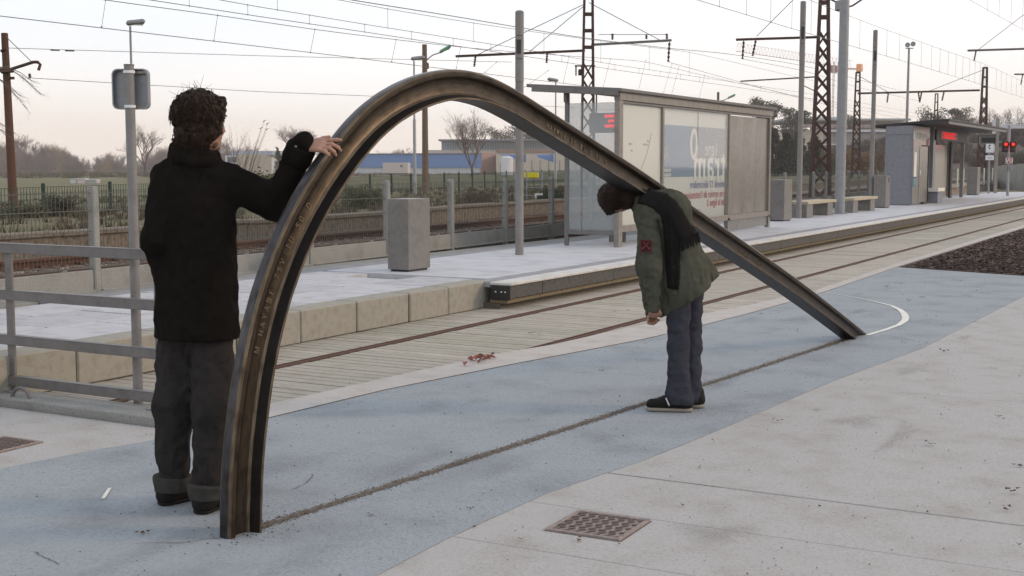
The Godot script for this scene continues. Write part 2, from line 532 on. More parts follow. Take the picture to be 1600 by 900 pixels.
func make_ground():
	var xs := []
	var zs := []
	for v in [-900, -600, -300, -150, -80]: xs.append(float(v))
	for k in range(-50, 160, 5): xs.append(float(k))
	for v in [170, 220, 300, 500, 900]: xs.append(float(v))
	for v in [900, 300, 60, 20, 0, -12]: zs.append(float(v))
	var z := -13.0
	while z > -45.0:
		zs.append(z)
		z -= 1.0 if z > -20.0 else 3.0
	for v in [-50, -60, -80, -110, -160, -250, -400, -700, -900]: zs.append(float(v))
	var nb := noise(40, 0.13, 3)
	var s := st(true)
	s.set_smooth_group(0)
	var hgt := func(x, zz):
		var h: float = land(x, zz)
		if h > -0.3: h += 0.10 * nb.get_noise_2d(x, zz)
		return Vector3(x, h, zz)
	for i in xs.size() - 1:
		for j in zs.size() - 1:
			quad(s, hgt.call(xs[i], zs[j]), hgt.call(xs[i + 1], zs[j]), hgt.call(xs[i + 1], zs[j + 1]), hgt.call(xs[i], zs[j + 1]), Vector3.UP)
	struct("ground", s, M.field, "rough field beyond the railway, olive grass and bare brown patches")
	# base under everything paved
	struct("sub_base", bbox(Vector3(-40, -0.30, 30), Vector3(140, -0.10, -9.3)), M.dirt, "earth under the paving")

	# blue-grey paved area, split by the groove that runs between the two feet of the bent rail
	var back := [[-1.5, -5.42], [4.23, -5.25], [4.69, -5.18], [5.09, -5.07], [5.83, -4.91], [6.98, -4.85], [8.36, -4.64], [9.3, -4.47], [10.18, -4.32], [11.24, -4.23], [12.59, -4.15], [14.98, -4.09], [19.25, -4.17]]
	var front := [[15.72, -1.96], [10.73, -2.12], [8.81, -2.33], [7.57, -2.41], [6.62, -2.47], [5.89, -2.54], [5.12, -2.66], [4.28, -2.68], [3.78, -2.66], [1.0, -2.7], [-1.5, -2.75]]
	# smooth the boundary so that it does not read as straight segments
	var g0 := Vector2(3.98, -3.455)
	var g1 := Vector2(11.21, -2.782)
	var gd := (g1 - g0).normalized()
	var gn := Vector2(-gd.y, gd.x)
	var west := g0 - gd * 5.4
	var east := Vector2(18.3, -1.9)
	var hw := 0.021
	var A := poly(back)
	A.append(Vector2(18.56, -2.33))
	A.append(east)
	A.append(g1)
	A.append(g1 - gd * 0.02 - gn * hw)
	A.append(g0 - gn * hw)
	A.append(g0)
	A.append(west)
	var B := poly(front)
	B.append(west)
	B.append(g0)
	B.append(g0 + gn * hw)
	B.append(g1 - gd * 0.02 + gn * hw)
	B.append(g1)
	B.append(east)
	var s1 := st()
	prism(s1, A, -0.09, 0.0)
	prism(s1, B, -0.09, 0.0)
	# worn sloping lips of the groove
	struct("pavement", s1, M.blue, "pale blue-grey paved strip under the bent rail")
	var gs := st(true)
	var nz := noise(44, 2.2, 3)
	var steps := 220
	var prev := []
	for i in steps + 1:
		var c := g0.lerp(g1, float(i) / steps)
		var row := []
		for k in [-1.35, -0.8, -0.35, 0.0, 0.35, 0.8, 1.35]:
			var q: Vector2 = c + gn * hw * k * (1.0 + 0.35 * nz.get_noise_2d(c.x * 3.0, k * 0.4))
			var y := 0.003 - 0.014 * (1.0 - smoothstep(0.15, 1.15, absf(k))) + 0.006 * nz.get_noise_2d(c.x * 14.0, k * 9.0)
			if absf(k) > 1.0: y = 0.001
			row.append(Vector3(q.x, y, q.y))
		if i > 0:
			for k in 6: quad(gs, prev[k], prev[k + 1], row[k + 1], row[k], Vector3.UP)
		prev = row
	struct("groove", gs, M.groove, "shallow gritty groove across the blue paving, from one foot of the rail to the other")
	# loose dark grit that has gathered in the groove and along its lips
	rng.seed = 91
	var gm := chip_mesh(0.55)
	var items := []
	for i in 7000:
		var c := g0.lerp(g1, pow(rng.randf(), 1.15))
		var off := rng.randfn(0.0, 0.022)
		var v := rng.randf_range(0.28, 0.55)
		items.append([Vector3(c.x + gn.x * off, 0.001 if absf(off) > hw else -0.008, c.y + gn.y * off), rng.randf_range(0.002, 0.0052), Color(v, v * 0.91, v * 0.8)])
	scatter("grit", gm, M.stone, items, "loose brown grit lying along the groove", "grit")

	# crumbs of dirt and leaf scattered over the whole pavement, thicker round the two feet of the rail
	items = []
	for i in 1500:
		var q := Vector2(rng.randf_range(3.0, 19.0), rng.randf_range(-5.4, 0.5))
		if i < 90: q = g0 + Vector2(rng.randfn(0.0, 0.13), rng.randfn(0.0, 0.11))
		elif i < 140: q = g1 + Vector2(rng.randfn(0.0, 0.2), rng.randfn(0.0, 0.12))
		if q.y > -2.3 and q.x > 17.5: continue
		var v := rng.randf_range(0.03, 0.16)
		items.append([Vector3(q.x, 0.003, q.y), rng.randf_range(0.0015, 0.005) * (1.6 if rng.randf() < 0.06 else 1.0), Color(v * 1.1, v * 0.9, v * 0.75)])
	scatter("dirt_crumbs", gm, M.stone, items, "crumbs of dirt and leaf strewn over the paving", "dirt")


	# pale concrete in front, with its joints as narrow gaps between the slabs
	var P := poly([[-40, 30], [-40, -2.75], [-1.5, -2.75], [1.0, -2.7], [3.78, -2.66], [4.28, -2.68], [5.12, -2.66], [5.89, -2.54], [6.62, -2.47], [7.57, -2.41], [8.81, -2.33], [10.73, -2.12], [15.72, -1.96], [18.3, -1.9], [18.3, 30]])
	var cuts := [[4.33, 0.006], [4.96, 0.006], [5.62, 0.020], [8.6, 0.006], [12.4, 0.006], [16.2, 0.006]]
	var x0 := -40.0
	for c in cuts + [[18.31, 0.0]]:
		var strip := poly([[x0, 40], [x0, -12], [c[0] - c[1] * 0.5, -12], [c[0] - c[1] * 0.5, 40]])
		for r in Geometry2D.intersect_polygons(P, strip):
			var sl := st()
			prism(sl, r, -0.09, -0.003, 0.002)
			struct("paving_slab", sl, M.pale, "pale pinkish concrete paving on the near side of the blue strip")
		x0 = c[0] + c[1] * 0.5
	struct("joint_fill", bbox(Vector3(-40, -0.1, 30), Vector3(18.3, -0.008, -2.0)), M.pale, "mortar in the joints of the pale paving")

	# pale paving on the railing's side, and the pale border along the deck
	struct("pavement_by_railing", prism(st(), poly([[-1.5, -5.42], [4.23, -5.25], [4.69, -5.18], [5.09, -5.07], [5.34, -5.02], [5.36, -9.0], [-20, -9.0], [-20, -5.42]]), -0.09, -0.003, 0.002), M.pale, "pale concrete paving beside the railing")
	var border := poly([[5.34, -5.02], [5.83, -4.91], [6.98, -4.85], [8.36, -4.64], [9.3, -4.47], [10.18, -4.32], [11.24, -4.23], [12.59, -4.15], [14.98, -4.09], [19.25, -4.17], [26, -4.16], [40, -4.14], [120, -4.1], [120, -4.36], [40, -4.36], [26, -4.34], [20, -4.33], [15.1, -4.24], [13.1, -4.42], [12.0, -4.57], [10.8, -4.76], [9.4, -4.86], [8.9, -4.98], [7.7, -5.09], [6.2, -5.19], [5.6, -5.25], [5.36, -5.28]])
	struct("concrete_border", prism(st(), border, -0.09, 0.006, 0.004), M.strip, "pinkish concrete border between the plank deck and the blue paving")

	# bark mulch bed
	var bed := poly([[19.25, -4.13], [18.56, -2.33], [17.6, 0.2], [17.6, 6], [120, 6], [120, -4.06], [40, -4.10]])
	struct("mulch_bed", prism(st(), bed, -0.09, 0.012), M.mulch, "dark bark mulch bed beside the tracks")
	rng.seed = 77
	items = []
	for i in 15000:
		var x := 18.0 + pow(rng.randf(), 1.7) * 34.0
		var z2 := rng.randf_range(-4.05, -1.0)
		if z2 < -4.13 + (19.25 - x) * 2.6 and x < 19.25: continue
		if x < 18.56 - (z2 + 2.33) * 0.38 + 0.03: continue
		var v := rng.randf()
		var c := Color(0.058, 0.033, 0.025) if v < 0.62 else (Color(0.12, 0.075, 0.055) if v < 0.93 else Color(0.34, 0.26, 0.21))
		items.append([Vector3(x, 0.014 + rng.randf() * 0.02, z2), rng.randf_range(0.012, 0.036), c * rng.randf_range(0.7, 1.25)])
	scatter("bark_mulch", chip_mesh(0.3), M.stone, items, "loose chips of dark bark mulch", "mulch")

	# painted white line that bends away from the foot of the rail
	var ln := [[14.97, -4.06, 0.012], [14.75, -3.83, 0.014], [14.5, -3.57, 0.017], [14.2, -3.30, 0.022], [13.87, -3.05, 0.030], [13.5, -2.88, 0.044], [13.2, -2.78, 0.052], [12.9, -2.70, 0.056], [12.6, -2.645, 0.052], [12.24, -2.62, 0.040], [11.8, -2.65, 0.034], [11.34, -2.705, 0.028]]
	var wl := st()
	for i in ln.size() - 1:
		var a := Vector2(ln[i][0], ln[i][1])
		var b := Vector2(ln[i + 1][0], ln[i + 1][1])
		var na: Vector2 = (Vector2(ln[mini(i + 1, ln.size() - 1)][0], ln[mini(i + 1, ln.size() - 1)][1]) - Vector2(ln[maxi(i - 1, 0)][0], ln[maxi(i - 1, 0)][1])).normalized().orthogonal() * ln[i][2] * 0.62
		var j := i + 1
		var nb2: Vector2 = (Vector2(ln[mini(j + 1, ln.size() - 1)][0], ln[mini(j + 1, ln.size() - 1)][1]) - Vector2(ln[j - 1][0], ln[j - 1][1])).normalized().orthogonal() * ln[j][2] * 0.62
		quad(wl, Vector3(a.x + na.x, 0.004, a.y + na.y), Vector3(a.x - na.x, 0.004, a.y - na.y), Vector3(b.x - nb2.x, 0.004, b.y - nb2.y), Vector3(b.x + nb2.x, 0.004, b.y + nb2.y), Vector3.UP)
	struct("road_marking", wl, M.whitepaint_lit_posts, "white painted line curving away from the far foot of the rail")
	struct("road_marking", sheet(st(), poly([[4.04, -4.36], [4.055, -4.35], [4.21, -4.47], [4.19, -4.475]]), 0.004), M.whitepaint_lit_posts, "short white scratch on the blue paving")

	make_stains()

func make_stains():
	# faint damp and dirt stains with ragged outlines, and a few hairline cracks
	rng.seed = 303
	for tone in 2:
		var s := st()
		var n := 26 if tone == 0 else 16
		for k in n:
			var c := Vector2(rng.randf_range(3.6, 17.0), rng.randf_range(-2.0, 0.6)) if tone == 0 else Vector2(rng.randf_range(3.2, 15.0), rng.randf_range(-4.3, -2.95))
			var rx := rng.randf_range(0.15, 0.7)
			var rz2 := rng.randf_range(0.06, 0.22)
			var ph := rng.randf() * 9.0
			for lay in 4:
				var p := PackedVector2Array()
				for q in 30:
					var a := TAU * q / 30.0
					var r: float = (1.0 - lay * 0.2) * (1.0 + 0.22 * sin(a * 3.0 + ph) + 0.13 * sin(a * 7.0 + ph * 2.0) + 0.06 * sin(a * 13.0 + lay))
					p.append(c + Vector2(cos(a) * rx * r, sin(a) * rz2 * r))
				if tone == 0 and c.y - rz2 * 1.5 < -2.45 + 0.05 * maxf(c.x - 6.0, 0.0): continue
				sheet(s, p, 0.0012 + 0.0006 * lay + 0.0001 * k if tone == 1 else -0.0020 + 0.0006 * lay + 0.0001 * k)
		var m := mat(Color(0.30, 0.24, 0.18, 0.028) if tone == 0 else Color(0.16, 0.16, 0.17, 0.018), 0.95)
		m.transparency = BaseMaterial3D.TRANSPARENCY_ALPHA
		struct("stains", s, m, "faint dirt stains on the pale paving" if tone == 0 else "faint damp stains on the blue paving")
	var cr2 := st()
	for q in [[3.62, -3.72, 0.34, 0.5], [3.35, -3.98, 0.22, 2.4], [4.6, -3.72, 0.3, -0.2], [4.35, -4.30, 0.25, 0.1]]:
		var p := Vector2(q[0], q[1])
		var a: float = q[3]
		for k in 9:
			a += rng.randf_range(-0.6, 0.6)
			var e: Vector2 = p + Vector2(cos(a), sin(a)) * q[2] / 9.0
			var w: Vector2 = (e - p).orthogonal().normalized() * rng.randf_range(0.0012, 0.0028)
			var y := 0.0032
			quad(cr2, Vector3(p.x + w.x, y, p.y + w.y), Vector3(p.x - w.x, y, p.y - w.y), Vector3(e.x - w.x, y, e.y - w.y), Vector3(e.x + w.x, y, e.y + w.y), Vector3.UP)
			p = e
	struct("cracks", cr2, M.dirt, "hairline cracks in the paving")

func chip_mesh(flat: float) -> ArrayMesh:
	var s := st()
	var p := [Vector3(1, 0, 0.2), Vector3(0.3, 0, 0.9), Vector3(-0.8, 0, 0.5), Vector3(-0.7, 0, -0.6), Vector3(0.4, 0, -0.8)]
	for k in 5:
		var a: Vector3 = p[k]
		var b: Vector3 = p[(k + 1) % 5]
		tri(s, a, b, Vector3(0.1, flat, 0.05), a + b + Vector3.UP)
		tri(s, a, b, Vector3(0, -flat, 0), a + b - Vector3.UP)
	s.generate_normals()
	return s.commit()

func scatter(called: String, mesh: Mesh, m: Material, items: Array, label: String, category: String, parent: Node3D = null, upright := false):
	# many uncountable small pieces as one object: items are [position, size, colour]
	var mm := MultiMesh.new()
	mm.transform_format = MultiMesh.TRANSFORM_3D
	mm.use_colors = true
	mm.mesh = mesh
	mm.instance_count = items.size()
	for i in items.size():
		var b := Basis(Vector3.UP, rng.randf() * TAU)
		if not upright: b = b * Basis(Vector3.RIGHT, rng.randf_range(-0.5, 0.5))
		var sz = items[i][1]
		mm.set_instance_transform(i, Transform3D(b.scaled(sz if sz is Vector3 else Vector3.ONE * sz), items[i][0]))
		mm.set_instance_color(i, items[i][2])
	var o := MultiMeshInstance3D.new()
	o.multimesh = mm
	o.material_override = m
	put(o, called, parent)
	o.set_meta("kind", "stuff")
	if parent == null: tag(o, label, category)
	return o

func make_tramway():
	# grooved plank deck with two flush rails; boards one by one near the camera, joined further off
	var deck := Node3D.new()
	put(deck, "plank_deck")
	deck.set_meta("kind", "structure")
	tag(deck, "weathered grooved plank deck carrying the tram rails", "deck")
	part("bed", bbox(Vector3(5.5, -0.25, -6.86), Vector3(120, -0.05, -4.1)), M.joint, deck)
	rng.seed = 5
	var pitch := 0.125
	var far_near := 14.8
	var x := 5.62
	var rows := [[-6.80, -6.205], [-6.085, -4.965], [-4.86, -4.20]]
	var rest := []
	for k in 4: rest.append(st())
	var tone := 0
	var i := 0
	while x < 120.0:
		if i % 13 == 0: tone = rng.randi() % 4
		if i % 26 == 0 and i > 0: x += 0.012
		var near := x < far_near
		var pw := pitch if x < 45.0 else 0.5
		for r in rows.size():
			var za: float = rows[r][0]
			var zb: float = rows[r][1]
			if r == 2:
				if x < 8.5: continue
				zb = -4.72 if x < 11.0 else (-4.45 if x < 13.5 else -4.2)
			if r == 1 and x < 8.9: zb = -4.97 - 0.02 * 0
			var top := -0.006 + rng.randf_range(-0.002, 0.002)
			var gap := 0.017 if pw < 0.2 else 0.004
			var c := Vector3(x + pw * 0.5, top - 0.02, (za + zb) * 0.5)
			var sz := Vector3(pw - gap, 0.04, zb - za - 0.004)
			var bt: int = (tone + (1 if rng.randf() < 0.2 else 0)) % 4
			if near:
				var bs := st()
				box(bs, c, sz, Basis.IDENTITY, 0.003)
				part("board", bs, M.boards[bt], deck)
			else:
				box(rest[bt], c, sz, Basis.IDENTITY, 0.003 if x < 30 else 0.0)
		x += pw
		i += 1
	for k in 4:
		var o := part("far_boards", rest[k], M.boards[k], deck)
		o.set_meta("kind", "stuff")
	# rails with a dark flangeway beside each
	for q in [[-6.145, 5.62, "rusty flush tram rail nearest the platform"], [-4.91, 8.15, "rusty flush tram rail nearest the blue paving"]]:
		var t := thing("tram_rail", q[2], "rail", Vector3(q[1], 0, q[0]), 0.0, "flush tram rails")
		var l: float = 120.0 - q[1]
		part("rail_head", box(st(), Vector3(l / 2, -0.014, 0.018), Vector3(l, 0.03, 0.044), Basis.IDENTITY, 0.006), M.rust_dark, t)
		part("flange_lip", box(st(), Vector3(l / 2, -0.016, -0.048), Vector3(l, 0.03, 0.014), Basis.IDENTITY, 0.004), M.rusty, t)
	# a loose length of rusty rail by the railing
	var lr := st()
	bar(lr, Vector3(6.0, 0.012, -6.08), Vector3(7.1, 0.012, -6.06), 0.05, 0.03, 0.008)
	solo("rail_end", lr, M.rusty, "short rusty rail piece lying on the planks behind the railing", "rail")

func make_platform():
	var PY := 0.274
	# concrete core of the platform
	var core := struct("platform", bbox(Vector3(-12, -0.2, -6.84), Vector3(63, PY - 0.05, -9.55)), M.concrete, "low concrete tram platform")
	# kerb stones of the first section
	var js := [0.4, 1.35, 2.30, 3.25, 4.2, 5.17, 6.13, 6.95, 7.76, 8.563, 9.377, 10.225, 10.93, 11.80]
	for i in js.size() - 1:
		var s := st()
		var zf := -6.80 + rng.randf_range(-0.006, 0.006)
		box(s, Vector3((js[i] + js[i + 1]) * 0.5, PY * 0.5 - 0.004, zf - 0.13), Vector3(js[i + 1] - js[i] - 0.016, PY + 0.01, 0.26), Basis.IDENTITY, 0.012)
		struct("kerb_stone", s, M.kerb, "", core)
	struct("kerb_joints", bbox(Vector3(0.4, 0, -6.82), Vector3(11.8, PY - 0.02, -7.06)), M.joint, "", core)
	# grooved slabs of the ramp
	rng.seed = 12
	var rows := [[-7.075, -7.75], [-7.765, -8.44], [-8.455, -9.12]]
	var x := -6.0
	var k := 0
	while x < 11.7:
		var w := 0.935
		for r in rows.size():
			var xo: float = 0.0 if r % 2 == 0 else -0.45
			var s := st()
			var x1: float = minf(x + xo + w, 11.95)
			if x1 - (x + xo) < 0.1: continue
			var y: float = PY + rng.randf_range(-0.002, 0.002)
			# each slab is ribbed across: real ribs with grooves between
			var ribs := 7
			var zw: float = (rows[r][0] - rows[r][1]) / ribs
			for q in ribs:
				var zc: float = rows[r][0] - zw * (q + 0.5)
				box(s, Vector3((x + xo + x1) * 0.5, y - 0.03, zc), Vector3(x1 - x - xo - 0.020, 0.06, zw - 0.009), Basis.IDENTITY, 0.003)
			struct("slab", s, M.slab if (k + r) % 3 else M.slab_b, "", core)
		x += w + 0.006
		k += 1
	# smooth white deck beyond
	for q in [[11.97, 16.9], [16.91, 22.9], [22.91, 28.9], [28.91, 34.9], [34.91, 40.9], [40.91, 46.9], [46.91, 52.9], [52.91, 62.9]]:
		struct("deck_slab", box(st(), Vector3((q[0] + q[1]) / 2, PY - 0.03, -8.04), Vector3(q[1] - q[0] - 0.002, 0.06, 2.16), Basis.IDENTITY, 0.002), M.platform, "", core)
	# back strip of darker pavers and the edge behind it
	x = -6.0
	while x < 62.0:
		if x > 8.0 and x < 24.0:
			struct("paver", box(st(), Vector3(x + 0.2, PY - 0.03, -9.235), Vector3(0.39, 0.061, 0.20), Basis.IDENTITY, 0.004), M.tactile, "", core)
		x += 0.4
	struct("paver_strip", bbox(Vector3(24.0, PY - 0.06, -9.135), Vector3(62.9, PY, -9.335)), M.tactile, "", core)
	struct("back_edge", bbox(Vector3(-12, PY - 0.06, -9.34), Vector3(62.9, PY - 0.004, -9.75), 0.003), M.concrete, "", core)
	# grey tactile pavers behind the nosing, then the pale nosing
	x = 11.64
	while x < 27.0:
		for r in 2:
			var s := st()
			box(s, Vector3(x + 0.15 + 0.075 * r, PY - 0.03, -6.775 - 0.105 * r), Vector3(0.294, 0.06 + rng.randf_range(-0.001, 0.002), 0.10), Basis.IDENTITY, 0.004)
			struct("paver", s, M.tactile, "", core)
		x += 0.3
	struct("tactile_strip", bbox(Vector3(27.0, PY - 0.06, -6.72), Vector3(62.9, PY + 0.0, -6.935), 0.003), M.tactile, "", core)
	# edge panels: dark plate, pale lower ledge, recess under it
	var ps := [11.62, 12.36, 14.235, 16.11, 18.0, 19.1, 20.98, 22.81, 24.65, 26.52, 28.4, 30.3, 32.2, 34.1, 36.0, 37.9, 39.8, 41.7, 43.6, 45.5, 47.4, 49.3, 51.2, 53.1, 55.0, 56.9, 58.8, 60.7, 62.6]
	ps.remove_at(5)
	for i in ps.size() - 1:
		var a: float = ps[i] + 0.005
		var b: float = ps[i + 1] - 0.005
		struct("nosing_stone", bbox(Vector3(a - 0.003, PY - 0.03, -6.455), Vector3(b + 0.003, PY + 0.001, -6.715), 0.006), M.nosing, "", core)
		struct("edge_panel", bbox(Vector3(a, 0.105, -6.475), Vector3(b, PY - 0.031, -6.70), 0.004), M.panel, "", core)
		struct("ledge", bbox(Vector3(a, 0.052, -6.505), Vector3(b, 0.103, -6.72), 0.008), M.stain, "", core)
	struct("recess", bbox(Vector3(11.63, -0.03, -6.60), Vector3(62.6, 0.05, -6.83)), M.dirt, "", core)
	# black end plate of the raised edge with its three bolts
	var ep := thing("end_plate", "black metal end plate with three small bolts closing the platform edge", "plate", Vector3(11.61, 0, -6.58))
	part("plate", box(st(), Vector3(0, 0.168, 0), Vector3(0.014, 0.15, 0.235), Basis.IDENTITY, 0.003), M.black, ep)
	for q in [-0.055, 0.015, 0.06]:
		part("bolt", rod(Vector3(-0.006, 0.178, q), Vector3(-0.014, 0.178, q), 0.0075, 8), M.white, ep)

func make_railing():
	var r := thing("railing", "grey painted steel railing of four flat bars behind the standing person", "railing", Vector3(5.58, 0, -6.15))
	for z in [-0.63, 0.66, -2.1]:
		part("post", box(st(), Vector3(0, 0.50, z), Vector3(0.022, 1.0, 0.062), Basis.IDENTITY, 0.004), M.greypaint, r)
		part("base_plate", box(st(), Vector3(-0.02, 0.055, z), Vector3(0.10, 0.012, 0.13), Basis.IDENTITY, 0.003), M.galv, r)
	for y in [0.972, 0.672, 0.382, 0.118]:
		var s := st()
		box(s, Vector3(-0.022, y, -0.72), Vector3(0.012, 0.062, 2.80), Basis.IDENTITY, 0.003)
		box(s, Vector3(-0.004, y + 0.029, -0.72), Vector3(0.048, 0.008, 2.80), Basis.IDENTITY, 0.002)
		part("bar", s, M.greypaint, r)
	var pl := st()
	box(pl, Vector3(5.50, 0.012, -6.60), Vector3(0.27, 0.075, 2.62), Basis.IDENTITY, 0.006)
	solo("plinth", pl, M.concrete, "low pale concrete plinth carrying the grey railing", "plinth")
	var pts := []
	for k in 13:
		var a := PI * k / 12.0
		pts.append(Vector3(0, 0.045 + sin(a) * 0.085, cos(a) * 0.085))
	solo("pipe_loop", tube(st(), pts, 0.012, 8), M.greypaint, "small grey bent pipe loop sticking out of the plinth at the railing's foot", "pipe", "", Vector3(5.43, -0.02, -6.53))

# rail direction of the main line behind the platform
const RS := -0.052

func rz(z0: float, x: float) -> float:
	return z0 + RS * (x - 9.0)

func make_railway():
	var ang := atan(-RS)
	# ballast bed
	var s := st()
	prism(s, poly([[-20, rz(-9.72, -20)], [-20, rz(-13.6, -20)], [130, rz(-13.9, 130) - 4.0], [130, rz(-9.72, 130)]]), -0.3, 0.27)
	struct("ballast_bed", s, M.ballast, "brown stone ballast under the railway behind the platform")
	rng.seed = 21
	var items := []
	for i in 16000:
		var x := 5.0 + pow(rng.randf(), 1.3) * 40.0
		var z := rz(-9.8 - rng.randf() * 3.9, x)
		var v := rng.randf_range(0.28, 0.55)
		items.append([Vector3(x, 0.275 + rng.randf() * 0.012, z), rng.randf_range(0.018, 0.036), Color(v, v * 0.86, v * 0.78)])
	scatter("ballast", chip_mesh(0.7), M.stone, items, "loose ballast stones between the rusty rails", "ballast")
	var t := thing("railway_track", "rusty railway track on ballast between the mesh fence and the low wall", "track", Vector3(9, 0, 0), ang)
	for z in [-10.66, -12.22]:
		var r := st()
		box(r, Vector3(45, 0.375, z), Vector3(150, 0.05, 0.07), Basis.IDENTITY, 0.012)
		box(r, Vector3(45, 0.315, z), Vector3(150, 0.07, 0.02))
		box(r, Vector3(45, 0.275, z), Vector3(150, 0.02, 0.14))
		part("rail", r, M.rusty, t)
	for k in 70:
		part("sleeper", box(st(), Vector3(-6 + k * 0.62, 0.245, -11.45), Vector3(0.24, 0.07, 2.5), Basis.IDENTITY, 0.01), M.wood, t)
	for z in [-10.66, -12.22]:
		for k in 52:
			var x := -4.0 + k * 0.62
			part("clip", box(st(), Vector3(x, 0.295, z + 0.06), Vector3(0.10, 0.035, 0.09), Basis.IDENTITY, 0.008), M.rust_dark, t)

func make_wall_and_fences():
	# low old concrete wall behind the track
	var s := st()
	var nw := noise(50, 0.4, 3)
	var x := -14.0
	while x < 96.0:
		var a := Vector3(x, 0, wall_z(x))
		var b := Vector3(x + 2.0, 0, wall_z(x + 2.0))
		var y: float = 0.60 + 0.02 * nw.get_noise_1d(x * 2.0)
		box(s, (a + b) / 2 + Vector3(0, 0.2, -0.1), Vector3(a.distance_to(b) - 0.012, 0.74, 0.2), Basis(Vector3.UP, atan2(-(b - a).z, (b - a).x)))
		box(s, (a + b) / 2 + Vector3(0, y - 0.01, -0.12), Vector3(a.distance_to(b) - 0.006, 0.07, 0.33), Basis(Vector3.UP, atan2(-(b - a).z, (b - a).x)), 0.012)
		x += 2.0
	solo("concrete_wall", s, M.concrete_old, "low stained concrete retaining wall with a pale coping behind the railway", "wall")

	# platform fence: concrete-grey posts, welded mesh between, precast slab along the foot
	var fence_posts := []
	x = 5.35
	while x < 112.0:
		fence_posts.append(x)
		x += 1.81 if x < 60.0 else 2.7
	var f := thing("mesh_fence", "welded mesh fence on square grey posts along the back of the platform", "fence")
	var pp := st()
	box(pp, Vector3(0, 0.53, 0), Vector3(0.085, 1.1, 0.085), Basis.IDENTITY, 0.012)
	box(pp, Vector3(0, 1.085, 0), Vector3(0.07, 0.025, 0.07), Basis.IDENTITY, 0.01)
	pp.generate_normals()
	var pm := pp.commit()
	var sl := st()
	box(sl, Vector3(0, 0.375, 0), Vector3(1.72, 0.21, 0.05), Basis.IDENTITY, 0.006)
	box(sl, Vector3(0, 0.275, 0.03), Vector3(1.72, 0.02, 0.05), Basis.IDENTITY, 0.005)
	sl.generate_normals()
	var sm := sl.commit()
	var mp := st()
	for k in 34:
		var px := -0.83 + k * 0.05
		box(mp, Vector3(px, 0.86, 0), Vector3(0.0042, 0.80, 0.0042))
	for y in [0.50, 0.66, 0.86, 1.06, 1.23]:
		box(mp, Vector3(0, y, 0.005), Vector3(1.72, 0.0075, 0.0065))
		box(mp, Vector3(0, y, -0.007), Vector3(1.72, 0.0055, 0.0055))
	mp.generate_normals()
	var mm := mp.commit()
	var ang := atan(-RS)
	for i in fence_posts.size():
		x = fence_posts[i]
		var o := part("post", pm, M.concrete if x < 60.0 else M.whitepaint_lit_posts, f, Vector3(x, 0.2, rz(-9.66, x)))  # far posts catch the light; that brightness is painted in with a paler material
		o.rotation.y = ang
		if i + 1 < fence_posts.size():
			var x2: float = fence_posts[i + 1]
			var sc := (x2 - x) / 1.81
			var c := Vector3((x + x2) / 2, 0, rz(-9.66, (x + x2) / 2))
			o = part("precast_slab", sm, M.concrete, f, c)
			o.basis = Basis(Vector3.UP, ang).scaled_local(Vector3(sc, 1, 1))
			o = part("mesh_panel", mm, M.mesh, f, c)
			o.basis = Basis(Vector3.UP, ang).scaled_local(Vector3(sc, 1, 1))
			if x < 30.0:
				for q in [-0.4, 0.45]:
					var cl := st()
					bar(cl, Vector3(q, 0.478, 0.0), Vector3(q + 0.05, 0.50, 0.04), 0.012, 0.012)
					o = part("clip", cl, M.galv, f, c)
					o.rotation.y = ang

	# dark green fence round the field
	var gf := thing("field_fence", "dark green wire fence on thin posts at the edge of the field", "fence")
	var a := at(-60, 296, 22.0)
	a.y = 0.0
	var b := at(1010, 262, 135.0)
	b.y = 0.0
	var dirv := (b - a).normalized()
	var L := a.distance_to(b)
	var d := 0.0
	var gang := atan2(-dirv.z, dirv.x)
	while d < L:
		var step := 2.5 if d < 60 else 5.0
		var p := a + dirv * d
		var ptop := lerpf(1.08, 1.18, minf(d / 70.0, 1.0))
		var g := land(p.x, p.z)
		part("post", box(st(), Vector3(p.x, (ptop + 0.07 + g) / 2, p.z), Vector3(0.055, ptop + 0.07 - g, 0.055), Basis(Vector3.UP, gang)), M.greenfence, gf)
		if d < 75.0:
			var ms := st()
			var n := int(step / 0.1)
			for k in n: box(ms, p + dirv * (k + 0.5) * step / n + Vector3(0, (ptop + g + 0.1) / 2, 0), Vector3(0.008, ptop - g - 0.1, 0.008))
			for q in 5:
				bar(ms, p + Vector3(0, lerpf(g + 0.1, ptop, q / 4.0), 0), p + dirv * step + Vector3(0, lerpf(g + 0.1, ptop, q / 4.0), 0), 0.007, 0.009)
			part("mesh_panel", ms, M.greenfence, gf)
		d += step

# ---------------------------------------------------------------- plants
func branch(s: SurfaceTool, p: Vector3, d: Vector3, l: float, r: float, lvl: int, kids: int, spread: float, lift: float):
	var bend := Vector3(rng.randf_range(-1, 1), rng.randf_range(-0.4, 0.6), rng.randf_range(-1, 1)) * 0.18
	var m := p + (d + bend * 0.5).normalized() * l * 0.5
	var d2 := (d + bend + Vector3.UP * lift).normalized()
	var e := m + d2 * l * 0.5
	tube(s, [p, m, e], [r, r * 0.8, r * 0.6], 5 if lvl > 2 else 3, false)
	if lvl <= 0: return
	for k in kids:
		var f := rng.randf_range(0.45, 1.0) if k > 0 else 1.0
		var q := p.lerp(m, f * 2.0) if f < 0.5 else m.lerp(e, f * 2.0 - 1.0)
		var side := Vector3(rng.randf_range(-1, 1), rng.randf_range(-0.35, 0.5), rng.randf_range(-1, 1)).normalized()
		branch(s, q, (d2 + side * spread).normalized(), l * rng.randf_range(0.55, 0.82), r * 0.6, lvl - 1, kids, spread, lift)

